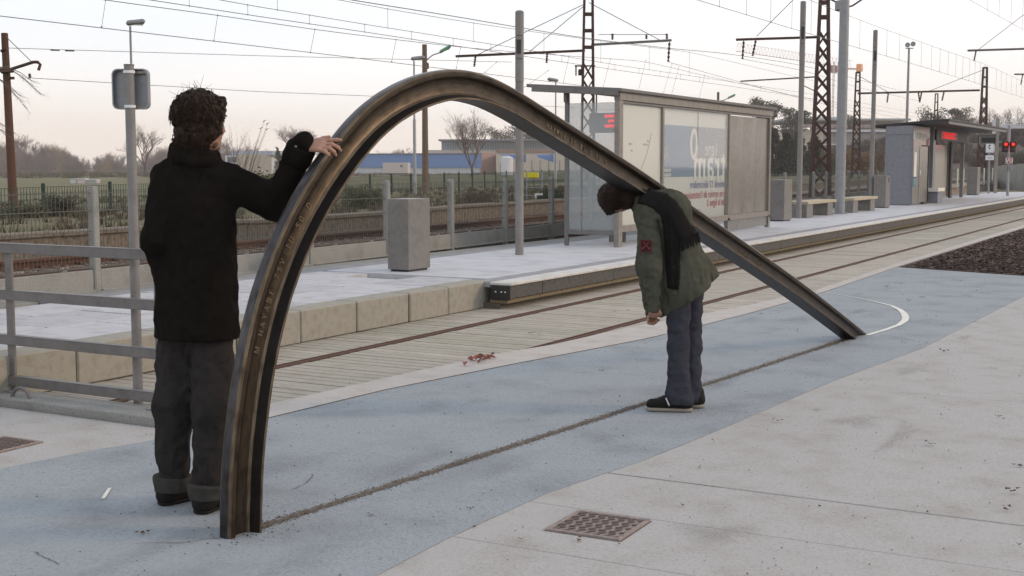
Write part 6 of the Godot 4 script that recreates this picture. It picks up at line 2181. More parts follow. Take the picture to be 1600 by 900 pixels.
# ---------------------------------------------------------------- people: blended fields meshed as one surface
class Field:
	var A := PackedVector3Array()
	var AB := PackedVector3Array()
	var inv := PackedFloat32Array()
	var ra := PackedFloat32Array()
	var dr := PackedFloat32Array()
	var ec := PackedVector3Array()
	var er := PackedVector3Array()
	var sc := PackedVector3Array()
	var sr := PackedFloat32Array()
	var k := 0.03
	var cp := PackedVector3Array()
	var cn := PackedVector3Array()
	var local := Transform3D.IDENTITY
	var use_local := false
	var nz: FastNoiseLite
	var na := 0.0
	var ns := Vector3.ONE
	var nz2: FastNoiseLite
	var na2 := 0.0
	var ns2 := Vector3.ONE
	var cutk := 0.008

	func bone(a: Vector3, b: Vector3, r0: float, r1: float):
		A.append(a)
		AB.append(b - a)
		inv.append(1.0 / maxf((b - a).length_squared(), 1e-9))
		ra.append(r0)
		dr.append(r1 - r0)

	func egg(c: Vector3, r: Vector3):
		ec.append(c)
		er.append(r)

	func scoop(c: Vector3, r: float):
		sc.append(c)
		sr.append(r)

	func cut(p: Vector3, n: Vector3):
		cp.append(p)
		cn.append(n.normalized())

	func d(w: Vector3) -> float:
		var p := local * w if use_local else w
		var r := 1e6
		for i in A.size():
			var q := p - A[i]
			var t := clampf(q.dot(AB[i]) * inv[i], 0.0, 1.0)
			var x := (q - AB[i] * t).length() - ra[i] - dr[i] * t
			var h := maxf(k - absf(r - x), 0.0) / k
			r = minf(r, x) - h * h * k * 0.25
		for i in ec.size():
			var q := p - ec[i]
			var a := (q / er[i]).length()
			var b := (q / (er[i] * er[i])).length()
			var x := a * (a - 1.0) / maxf(b, 1e-6)
			var h := maxf(k - absf(r - x), 0.0) / k
			r = minf(r, x) - h * h * k * 0.25
		for i in sc.size():
			var x := sr[i] - (p - sc[i]).length()
			var h := maxf(0.012 - absf(r - x), 0.0) / 0.012
			r = maxf(r, x) + h * h * 0.003
		if na != 0.0: r += na * nz.get_noise_3d(p.x * ns.x, p.y * ns.y, p.z * ns.z)
		if na2 != 0.0: r += na2 * absf(nz2.get_noise_3d(p.x * ns2.x, p.y * ns2.y, p.z * ns2.z))
		for i in cp.size():
			var x := (p - cp[i]).dot(cn[i])
			var h := maxf(cutk - absf(r - x), 0.0) / cutk
			r = maxf(r, x) + h * h * cutk * 0.25
		return r

func nets(f: Field, lo: Vector3, hi: Vector3, cs: float, s: SurfaceTool):
	# surface nets; only blocks of cells near the surface are visited
	var B := 4
	var nb := Vector3i(((hi - lo) / (cs * B)).ceil())
	var nc := nb * B
	var nx := nc.x + 1
	var ny := nc.y + 1
	var nzz := nc.z + 1
	var val := PackedFloat32Array()
	val.resize(nx * ny * nzz)
	val.fill(1e9)
	var ids := PackedInt32Array()
	ids.resize(nc.x * nc.y * nc.z)
	ids.fill(-1)
	var blocks := []
	var diag := cs * B * 0.87 * 1.35 + 0.004
	for bi in nb.x:
		for bj in nb.y:
			for bk in nb.z:
				var c := lo + Vector3(bi + 0.5, bj + 0.5, bk + 0.5) * cs * B
				if absf(f.d(c)) < diag: blocks.append(Vector3i(bi, bj, bk) * B)
	for b in blocks:
		for i in range(b.x, b.x + B + 1):
			for j in range(b.y, b.y + B + 1):
				var base: int = (i * ny + j) * nzz
				for q in range(b.z, b.z + B + 1):
					if val[base + q] > 1e8: val[base + q] = f.d(lo + Vector3(i, j, q) * cs)
	var V := PackedVector3Array()
	var off := [Vector3i(0, 0, 0), Vector3i(1, 0, 0), Vector3i(0, 1, 0), Vector3i(1, 1, 0), Vector3i(0, 0, 1), Vector3i(1, 0, 1), Vector3i(0, 1, 1), Vector3i(1, 1, 1)]
	var stride := PackedInt32Array()
	for o in off: stride.append((o.x * ny + o.y) * nzz + o.z)
	var edges := [[0, 1], [2, 3], [4, 5], [6, 7], [0, 2], [1, 3], [4, 6], [5, 7], [0, 4], [1, 5], [2, 6], [3, 7]]
	var v8 := PackedFloat32Array()
	v8.resize(8)
	for b in blocks:
		for i in range(b.x, b.x + B):
			for j in range(b.y, b.y + B):
				for q in range(b.z, b.z + B):
					var p0: int = (i * ny + j) * nzz + q
					var m := 0
					for e in 8:
						v8[e] = val[p0 + stride[e]]
						if v8[e] < 0.0: m += 1
					if m == 0 or m == 8: continue
					var acc := Vector3.ZERO
					var cnt := 0
					for e in edges:
						var a: float = v8[e[0]]
						var c: float = v8[e[1]]
						if (a < 0.0) != (c < 0.0):
							acc += Vector3(off[e[0]]).lerp(Vector3(off[e[1]]), a / (a - c))
							cnt += 1
					ids[(i * nc.y + j) * nc.z + q] = V.size()
					V.append(lo + (Vector3(i, j, q) + acc / cnt) * cs)
	s.set_smooth_group(0)
	for b in blocks:
		for i in range(b.x, b.x + B):
			for j in range(b.y, b.y + B):
				for q in range(b.z, b.z + B):
					var me: int = ids[(i * nc.y + j) * nc.z + q]
					if me < 0 : continue
					var p0: int = (i * ny + j) * nzz + q
					var a := val[p0]
					for ax in 3:
						var c: float = val[p0 + stride[[1, 2, 4][ax]]]
						if (a < 0.0) == (c < 0.0): continue
						var c1: int
						var c2: int
						var c3: int
						if ax == 0:
							if j == 0 or q == 0: continue
							c1 = ids[(i * nc.y + j - 1) * nc.z + q]
							c2 = ids[(i * nc.y + j - 1) * nc.z + q - 1]
							c3 = ids[(i * nc.y + j) * nc.z + q - 1]
						elif ax == 1:
							if i == 0 or q == 0: continue
							c1 = ids[(i * nc.y + j) * nc.z + q - 1]
							c2 = ids[((i - 1) * nc.y + j) * nc.z + q - 1]
							c3 = ids[((i - 1) * nc.y + j) * nc.z + q]
						else:
							if i == 0 or j == 0: continue
							c1 = ids[((i - 1) * nc.y + j) * nc.z + q]
							c2 = ids[((i - 1) * nc.y + j - 1) * nc.z + q]
							c3 = ids[(i * nc.y + j - 1) * nc.z + q]
						if c1 < 0 or c2 < 0 or c3 < 0: continue
						var dirn := Vector3.ZERO
						dirn[ax] = 1.0 if a < 0.0 else -1.0
						quad(s, V[me], V[c1], V[c2], V[c3], dirn)

func bounds(f: Field, pad := 0.03) -> Array:
	var lo := Vector3.ONE * 1e6
	var hi := -lo
	for i in f.A.size():
		var r := maxf(f.ra[i], f.ra[i] + f.dr[i]) + pad
		for p in [f.A[i], f.A[i] + f.AB[i]]:
			lo = lo.min(p - Vector3.ONE * r)
			hi = hi.max(p + Vector3.ONE * r)
	for i in f.ec.size():
		lo = lo.min(f.ec[i] - f.er[i] - Vector3.ONE * pad)
		hi = hi.max(f.ec[i] + f.er[i] + Vector3.ONE * pad)
	return [lo, hi]

func mesh_field(f: Field, cs: float, s: SurfaceTool = null, pad := 0.03) -> SurfaceTool:
	if s == null: s = st(true)
	var b := bounds(f, pad)
	if f.use_local:
		# bounds are in the field's own frame: take the box of the turned corners
		var g := f.local.affine_inverse()
		var lo := Vector3.ONE * 1e6
		var hi := -lo
		for i in 8:
			var p: Vector3 = g * Vector3(b[i & 1].x, b[(i >> 1) & 1].y, b[(i >> 2) & 1].z)
			lo = lo.min(p)
			hi = hi.max(p)
		nets(f, lo, hi, cs, s)
	else:
		nets(f, b[0], b[1], cs, s)
	return s

func head_field(c: Vector3, bas: Basis, neck := 0.20) -> Field:
	# own frame: x to the person's right, y up, -z forward
	var f := Field.new()
	f.k = 0.028
	f.use_local = true
	f.local = Transform3D(bas, c).affine_inverse()
	f.egg(Vector3(0, 0.030, 0.018), Vector3(0.077, 0.088, 0.096))
	f.egg(Vector3(0, -0.030, -0.030), Vector3(0.062, 0.085, 0.060))
	f.bone(Vector3(-0.040, -0.075, -0.010), Vector3(0, -0.095, -0.062), 0.024, 0.020)
	f.bone(Vector3(0.040, -0.075, -0.010), Vector3(0, -0.095, -0.062), 0.024, 0.020)
	f.bone(Vector3(0, -0.02, 0.01), Vector3(0, -neck, 0.035 * neck * 5.0), 0.052, 0.056 if neck > 0.15 else 0.046)
	f.bone(Vector3(-0.030, 0.022, -0.080), Vector3(0.030, 0.022, -0.080), 0.010, 0.010)
	f.bone(Vector3(-0.046, -0.020, -0.060), Vector3(-0.040, -0.028, -0.066), 0.015, 0.014)
	f.bone(Vector3(0.046, -0.020, -0.060), Vector3(0.040, -0.028, -0.066), 0.015, 0.014)
	f.scoop(Vector3(-0.031, 0.004, -0.099), 0.016)
	f.scoop(Vector3(0.031, 0.004, -0.099), 0.016)
	return f

func head_details(f: Field, cs: float, s: SurfaceTool):
	# nose, lips and ears as a finer field of their own, sunk into the head
	for part_ in 3:
		var g := Field.new()
		g.k = 0.010
		g.use_local = true
		g.local = f.local
		if part_ == 0:
			g.bone(Vector3(0, 0.012, -0.080), Vector3(0, -0.030, -0.106), 0.010, 0.012)
			g.bone(Vector3(-0.012, -0.036, -0.090), Vector3(0.012, -0.036, -0.090), 0.009, 0.009)
			g.bone(Vector3(-0.020, -0.062, -0.082), Vector3(0.0, -0.059, -0.091), 0.004, 0.007)
			g.bone(Vector3(0.020, -0.062, -0.082), Vector3(0.0, -0.059, -0.091), 0.004, 0.007)
			g.bone(Vector3(-0.018, -0.068, -0.081), Vector3(0.018, -0.068, -0.081), 0.006, 0.006)
			g.bone(Vector3(0.0, -0.069, -0.083), Vector3(0.0, -0.098, -0.068), 0.008, 0.016)
		else:
			var sx := 1.0 if part_ == 1 else -1.0
			g.bone(Vector3(0.074 * sx, 0.022, 0.010), Vector3(0.090 * sx, 0.028, 0.022), 0.006, 0.006)
			g.bone(Vector3(0.090 * sx, 0.028, 0.022), Vector3(0.086 * sx, -0.010, 0.020), 0.006, 0.005)
			g.bone(Vector3(0.086 * sx, -0.010, 0.020), Vector3(0.074 * sx, -0.030, 0.006), 0.005, 0.008)
			g.bone(Vector3(0.070 * sx, -0.005, 0.006), Vector3(0.080 * sx, 0.010, 0.016), 0.014, 0.012)
		mesh_field(g, cs, s, 0.012)

func eyes(parent: Node3D, c: Vector3, bas: Basis):
	for sx in [-1.0, 1.0]:
		var s := st(true)
		ball(s, c + bas * Vector3(0.031 * sx, 0.004, -0.0755), Vector3.ONE * 0.0125, 12, 8)
		var e := part("eye", s, M.white, parent)
		var q := st(true)
		ball(q, c + bas * Vector3(0.031 * sx, 0.004, -0.0840), Vector3.ONE * 0.0056, 10, 6)
		part("iris", q, M.dark, e)

func hand_bones(f: Field, w: Vector3, fwd: Vector3, back: Vector3, thumb_side: float, curls: Array, spread := 0.10, thumb := [0.7, 0.35], hs := 1.0):
	var first := f.A.size()
	# w wrist, fwd towards the fingers, back out of the back of the hand; curls: one list of three bends per finger, index first
	fwd = fwd.normalized()
	back = (back - fwd * back.dot(fwd)).normalized()
	var side := fwd.cross(back).normalized() * thumb_side
	f.bone(w - fwd * 0.03, w + fwd * 0.012, 0.027, 0.026)
	var lens := [[0.042, 0.025, 0.020], [0.047, 0.029, 0.021], [0.043, 0.027, 0.020], [0.033, 0.020, 0.018]]
	for i in 4:
		var x := 0.030 - i * 0.0205
		var kn: Vector3 = w + fwd * (0.088 - absf(i - 1.0) * 0.005) + side * x
		f.bone(w + fwd * 0.012 + side * x * 0.55, kn, 0.0145, 0.0115)
		var dirn := (fwd + side * (1.2 - i) * spread).normalized()
		var p := kn
		for j in 3:
			var ax := side
			dirn = dirn.rotated(ax, (-1.0 if (dirn.rotated(ax, 0.1).dot(back) > dirn.dot(back)) else 1.0) * curls[i][j]).normalized()
			var q: Vector3 = p + dirn * lens[i][j]
			f.bone(p, q, 0.0096 - j * 0.0008, 0.0088 - j * 0.0009)
			p = q
	# thumb from the side of the palm near its base
	var t0 := w + fwd * 0.022 + side * 0.020 - back * 0.006
	var td: Vector3 = (fwd * 0.75 + side * thumb[0] - back * thumb[1]).normalized()
	var t1: Vector3 = t0 + td * 0.042
	f.bone(t0, t1, 0.0150, 0.0118)
	td = (td + fwd * 0.5).normalized()
	var t2: Vector3 = t1 + td * 0.032
	f.bone(t1, t2, 0.0112, 0.0102)
	td = (td + fwd * 0.25).normalized()
	f.bone(t2, t2 + td * 0.026, 0.0102, 0.0084)
	if hs != 1.0:
		for i in range(first, f.A.size()):
			f.A[i] = w + (f.A[i] - w) * hs
			f.AB[i] *= hs
			f.inv[i] /= hs * hs
			f.ra[i] *= hs
			f.dr[i] *= hs

func make_person_standing():
	var D := 5.62
	var p := thing("person", "person in black coat and dark jeans standing with one hand on the bent rail", "person", Vector3(4.2, 0, -4.0))
	var O := p.position
	var a := func(px, py, dd): return at(px, py, D + dd) - O
	var ground := -O.y
	# joints
	var hipL: Vector3 = a.call(281, 470, 0.03)
	var hipR: Vector3 = a.call(331, 470, -0.03)
	var knL: Vector3 = a.call(271, 628, 0.02)
	var knR: Vector3 = a.call(334, 634, -0.06)
	var anL: Vector3 = a.call(271, 751, 0.085)
	var anR: Vector3 = a.call(325, 763, -0.05)
	var shL: Vector3 = a.call(262, 277, 0.02)
	var shR: Vector3 = a.call(352, 284, -0.01)
	var elL: Vector3 = a.call(243, 376, -0.07)
	var wrL: Vector3 = a.call(266, 447, 0.11)
	var elR: Vector3 = a.call(434, 318, 0.06)
	var neck: Vector3 = a.call(304, 246, 0.0)
	var chest: Vector3 = a.call(304, 320, 0.0)
	var pel: Vector3 = a.call(306, 460, 0.0)
	var hc: Vector3 = a.call(317, 192, 0.02)
	# hand on the head of the rail
	var fr := rail_frame(0.552)
	var T: Vector3 = fr[1]
	var N: Vector3 = fr[2]
	var fwd := (rail_n * 0.86 + T * 0.30 - N * 0.18).normalized()
	var wr: Vector3 = fr[0] - O + N * 0.036 - rail_n * 0.088 - T * 0.050
	var curls := [[0.05, 0.10, 0.10], [0.20, 0.55, 0.45], [0.25, 0.65, 0.5], [0.30, 0.65, 0.5]]
	# head turned to the person's right
	var zf := Vector3(cf.x, 0, cf.z).normalized()
	var fw := (cr * 0.66 + zf * 0.75 - Vector3.UP * 0.02).normalized()
	var up := (Vector3.UP + cr * 0.03).normalized()
	var rt := fw.cross(up).normalized()
	var hb := Basis(rt, rt.cross(fw), -fw)
	# the body: one skin surface, slimmer than the clothes
	var body := Field.new()
	body.k = 0.05
	body.bone(neck, chest, 0.05, 0.07)
	body.bone(chest, pel, 0.075, 0.08)
	body.bone(shL, shR, 0.05, 0.05)
	body.bone(pel, hipL, 0.07, 0.07)
	body.bone(pel, hipR, 0.07, 0.07)
	body.bone(hipL, knL, 0.075, 0.05)
	body.bone(knL, anL, 0.048, 0.034)
	body.bone(hipR, knR, 0.075, 0.05)
	body.bone(knR, anR, 0.048, 0.034)
	body.bone(shL, elL, 0.045, 0.036)
	body.bone(elL, wrL, 0.036, 0.026)
	body.bone(shR, elR, 0.045, 0.036)
	body.bone(elR, wr - fwd * 0.02, 0.036, 0.026)
	body.bone(neck + Vector3(0, 0.03, 0), neck, 0.055, 0.06)
	var s := mesh_field(body, 0.014)
	var hf := head_field(hc, hb)
	mesh_field(hf, 0.0045, s)
	head_details(hf, 0.003, s)
	var hd := Field.new()
	hd.k = 0.009
	hand_bones(hd, wr, fwd, N, -1.0, curls, 0.10, [0.85, 0.15], 0.94)
	# the thumb side must point up along the rail
	mesh_field(hd, 0.003, s, 0.012)
	var hl := Field.new()
	hl.k = 0.009
	hand_bones(hl, wrL, (zf * 0.5 + cr * 0.6 - Vector3.UP * 0.4), -zf, 1.0, [[0.3, 0.4, 0.3], [0.3, 0.4, 0.3], [0.3, 0.4, 0.3], [0.35, 0.4, 0.3]])
	mesh_field(hl, 0.0045, s, 0.012)
	part("body", s, M.skin, p)
	eyes(p, hc, hb)
	# beard shadow
	var bd := Field.new()
	bd.k = 0.02
	bd.use_local = true
	bd.local = hf.local
	bd.bone(Vector3(-0.052, -0.060, -0.002), Vector3(-0.036, -0.086, -0.020), 0.012, 0.0215)
	bd.bone(Vector3(0.052, -0.060, -0.002), Vector3(0.036, -0.086, -0.020), 0.012, 0.0215)
	bd.bone(Vector3(-0.036, -0.086, -0.022), Vector3(0, -0.098, -0.062), 0.022, 0.0225)
	bd.bone(Vector3(0.036, -0.086, -0.022), Vector3(0, -0.098, -0.062), 0.022, 0.0225)
	bd.nz = noise(120, 90.0, 2)
	bd.na = 0.0025
	part("beard", mesh_field(bd, 0.004), mat(lin(0.11, 0.062, 0.044), 0.8), p)
	# coat
	var c := Field.new()
	c.k = 0.055
	c.bone(a.call(283, 292, 0.0), a.call(281, 546, 0.02), 0.100, 0.116)
	c.bone(a.call(331, 300, -0.02), a.call(333, 546, -0.045), 0.100, 0.122)
	c.bone(a.call(306, 330, -0.03), a.call(308, 546, -0.03), 0.10, 0.125)
	c.bone(a.call(306, 330, 0.06), a.call(308, 546, 0.05), 0.105, 0.12)
	c.bone(shL, shR, 0.062, 0.066)
	c.bone(a.call(292, 258, 0.01), a.call(318, 258, 0.0), 0.066, 0.066)
	c.bone(shL + Vector3(0, -0.01, 0), elL, 0.072, 0.062)
	c.bone(elL, wrL, 0.060, 0.054)
	c.bone(shR, elR + Vector3(0, 0.005, 0), 0.082, 0.078)
	var cuff: Vector3 = wr - fwd * 0.012
	var fdir: Vector3 = (cuff - elR).normalized()
	c.bone(elR, cuff + fdir * 0.02, 0.072, 0.052)
	c.nz = noise(121, 9.0, 3)
	c.na = 0.009
	c.ns = Vector3(0.8, 0.45, 0.8)
	c.nz2 = noise(122, 14.0, 2)
	c.na2 = 0.020
	c.ns2 = Vector3(0.5, 0.35, 0.5)
	c.cut(a.call(306, 527, 0.0), Vector3(0.02, -1, 0))
	# close the sleeve square across the wrist without touching the torso
	s = mesh_field(c, 0.0085)
	var coat := part("coat", s, M.coat, p)
	# standing collar
	var col := Field.new()
	col.k = 0.03
	var pts := []
	for i in 9:
		var an := TAU * i / 8.0
		pts.append(a.call(305, 240, 0.005) + cr * cos(an) * 0.094 + zf * sin(an) * 0.086 + Vector3(0, -0.014 * cos(an) + 0.012, 0))
	for i in 8: col.bone(pts[i], pts[i + 1], 0.013, 0.013)
	for i in 8: col.bone(pts[i] - Vector3(0, 0.045, 0), pts[i + 1] - Vector3(0, 0.045, 0), 0.024, 0.024)
	col.nz = noise(123, 16.0, 2)
	col.na = 0.007
	part("collar", mesh_field(col, 0.007), M.coat, coat)
	# cuff band with its little metal stud
	var cb := Field.new()
	cb.k = 0.02
	cb.bone(cuff - fdir * 0.055, cuff + fdir * 0.012, 0.066, 0.061)
	cb.cut(cuff + fdir * 0.008, fdir)
	cb.cut(cuff - fdir * 0.085, -fdir)
	cb.nz = c.nz
	cb.na = 0.006
	part("cuff", mesh_field(cb, 0.006), M.coat, coat)
	part("stud", ball(st(), cuff - fdir * 0.035 + (-zf * 0.9 + Vector3.UP * 0.45).normalized() * 0.066, Vector3.ONE * 0.0065, 10, 6), M.steel, coat)
	# trousers and turned-up cuffs
	var tr := Field.new()
	tr.k = 0.045
	tr.bone(pel + Vector3(0, -0.05, 0), hipL + Vector3(0, -0.06, 0), 0.07, 0.085)
	tr.bone(pel + Vector3(0, -0.05, 0), hipR + Vector3(0, -0.06, 0), 0.07, 0.085)
	tr.bone(hipL + Vector3(0, -0.06, 0), knL, 0.096, 0.086)
	tr.bone(knL, anL, 0.085, 0.074)
	tr.bone(hipR + Vector3(0, -0.06, 0), knR, 0.096, 0.093)
	tr.bone(knR, anR, 0.092, 0.074)
	tr.nz = noise(124, 11.0, 3)
	tr.na = 0.012
	tr.ns = Vector3(0.9, 0.5, 0.9)
	tr.nz2 = noise(125, 15.0, 2)
	tr.na2 = 0.016
	tr.ns2 = Vector3(0.6, 0.45, 0.6)
	tr.cut(anL + Vector3(0, 0.0, 0), Vector3.DOWN)
	tr.cut(Vector3(0, 0.785, 0), Vector3.UP)
	part("trousers", mesh_field(tr, 0.0085), M.jeans_dark, p)
	for q in [[anL, 0.076], [anR, 0.076]]:
		var cf2 := Field.new()
		cf2.k = 0.02
		cf2.bone(q[0] + Vector3(0, 0.012, 0), q[0] + Vector3(0, -0.028, 0), q[1] + 0.012, q[1] + 0.009)
		cf2.cut(q[0] + Vector3(0, 0.026, 0), Vector3(0.05, 1, 0.05))
		cf2.cut(q[0] + Vector3(0, -0.042, 0), Vector3.DOWN)
		cf2.nz = noise(126, 14.0, 2)
		cf2.na = 0.005
		part("turned_cuff", mesh_field(cf2, 0.006), M.jeans_cuff, p)
	# shoes
	var i2 := 0
	for q in [anL, anR]:
		var toe: Vector3 = (zf + cr * (-0.15 if i2 == 0 else 0.45)).normalized()
		if i2 == 0: toe = (zf * 0.75 + cr * 0.65).normalized()
		var heel := Vector3(q.x, ground + 0.045, q.z) - toe * 0.035
		var sh := Field.new()
		sh.k = 0.03
		sh.bone(heel, heel + Vector3(0, 0.05, 0), 0.042, 0.045)
		sh.bone(heel, heel + toe * 0.20, 0.042, 0.040)
		sh.cut(Vector3(0, ground + 0.012, 0), Vector3.DOWN)
		var so := part("shoe", mesh_field(sh, 0.007), M.shoe, p)
		var sl := Field.new()
		sl.k = 0.02
		sl.bone(heel + Vector3(0, -0.03, 0), heel + toe * 0.20 + Vector3(0, -0.03, 0), 0.044, 0.043)
		sl.cut(Vector3(0, ground + 0.018, 0), Vector3.UP)
		sl.cut(Vector3(0, ground + 0.001, 0), Vector3.DOWN)
		part("sole", mesh_field(sl, 0.008), M.shoe, so)
		i2 += 1
	# curly hair
	var hr := Field.new()
	hr.k = 0.03
	hr.use_local = true
	hr.local = hf.local
	hr.egg(Vector3(0, 0.042, 0.026), Vector3(0.098, 0.094, 0.108))
	hr.egg(Vector3(0, -0.045, 0.058), Vector3(0.080, 0.092, 0.064))
	hr.egg(Vector3(0.060, -0.010, 0.010), Vector3(0.036, 0.062, 0.050))
	hr.egg(Vector3(-0.060, -0.010, 0.010), Vector3(0.036, 0.062, 0.050))
	hr.bone(Vector3(-0.030, 0.088, -0.058), Vector3(0.030, 0.088, -0.058), 0.032, 0.032)
	hr.nz = noise(127, 18.0, 3)
	hr.na = 0.028
	hr.nz2 = noise(128, 50.0, 2)
	hr.na2 = -0.012
	hr.cut(Vector3(0, 0.040, -0.078), Vector3(0, -0.40, -1.0))
	s = mesh_field(hr, 0.005)
	var cap := part("hair", s, M.hair, p)
	rng.seed = 55
	var cs := st(true)
	var g := Transform3D(hb, hc)
	for k in 2200:
		var d := Vector3(rng.randfn(), rng.randfn(), rng.randfn()).normalized()
		var q: Vector3 = Vector3(0, 0.040, 0.028) + d * Vector3(0.100, 0.098, 0.108)
		if q.y < 0.02: q = Vector3(0, -0.045, 0.058) + d * Vector3(0.080, 0.092, 0.064)
		if q.z < -0.045 and q.y < 0.075: continue
		if q.z < 0.002 and q.y < -0.02: continue
		var ax := d.cross(Vector3(rng.randfn(), rng.randfn(), rng.randfn())).normalized()
		var ay := d.cross(ax)
		var r := rng.randf_range(0.008, 0.019)
		var turns := rng.randf_range(0.4, 1.1)
		var lft := rng.randf_range(0.002, 0.022)
		var cp := []
		for i in 8:
			var t := i / 7.0
			cp.append(g * (q + ax * cos(t * TAU * turns) * r * (1.0 - 0.3 * t) + ay * sin(t * TAU * turns) * r + d * (t * lft) + Vector3(0, -0.026 * t * t, 0)))
		tube(cs, cp, [0.0016, 0.0020, 0.0022, 0.0021, 0.0020, 0.0017, 0.0012, 0.0005], 4, false)
	part("curls", cs, M.hair, cap)
	# thicker waving locks that break up the outline
	cs = st(true)
	for k in 130:
		var d := Vector3(rng.randfn(), rng.randfn() * 0.9 + 0.15, rng.randfn()).normalized()
		var q: Vector3 = Vector3(0, 0.040, 0.026) + d * Vector3(0.094, 0.090, 0.104)
		if q.y < 0.0: q = Vector3(0, -0.040, 0.056) + d * Vector3(0.080, 0.090, 0.062)
		if q.z < -0.060 and q.y < 0.085: continue
		if q.z < 0.002 and q.y < -0.02: continue
		var flow := Vector3(rng.randfn(), -1.1, rng.randfn() + 0.3)
		flow = (flow - d * flow.dot(d)).normalized()
		var sidev := d.cross(flow)
		var lp := []
		var ln := rng.randf_range(0.035, 0.065)
		var amp := rng.randf_range(0.004, 0.010)
		var ph := rng.randf() * TAU
		for i in 9:
			var t := i / 8.0
			lp.append(g * (q + flow * ln * t + sidev * amp * sin(t * 7.0 + ph) + d * (0.010 * sin(t * PI) + amp * 0.8 * cos(t * 6.0 + ph))))
		tube(cs, lp, [0.003, 0.0052, 0.0062, 0.0064, 0.006, 0.0052, 0.0042, 0.003, 0.001], 5, false)
	part("locks", cs, M.hair, cap)
	# stray wisps against the light
	cs = st(true)
	for k in 60:
		var d := Vector3(rng.randfn(), absf(rng.randfn()) + 0.1, rng.randfn()).normalized()
		var q: Vector3 = Vector3(0, 0.045, 0.028) + d * Vector3(0.105, 0.102, 0.112)
		if q.z < -0.05 and q.y < 0.08: continue
		var bend := Vector3(rng.randfn(), rng.randfn(), rng.randfn()) * 0.02
		tube(cs, [g * q, g * (q + d * 0.012 + bend * 0.3), g * (q + d * 0.020 + bend)], [0.0010, 0.0009, 0.0005], 3, false)
	part("wisps", cs, M.hair, cap)

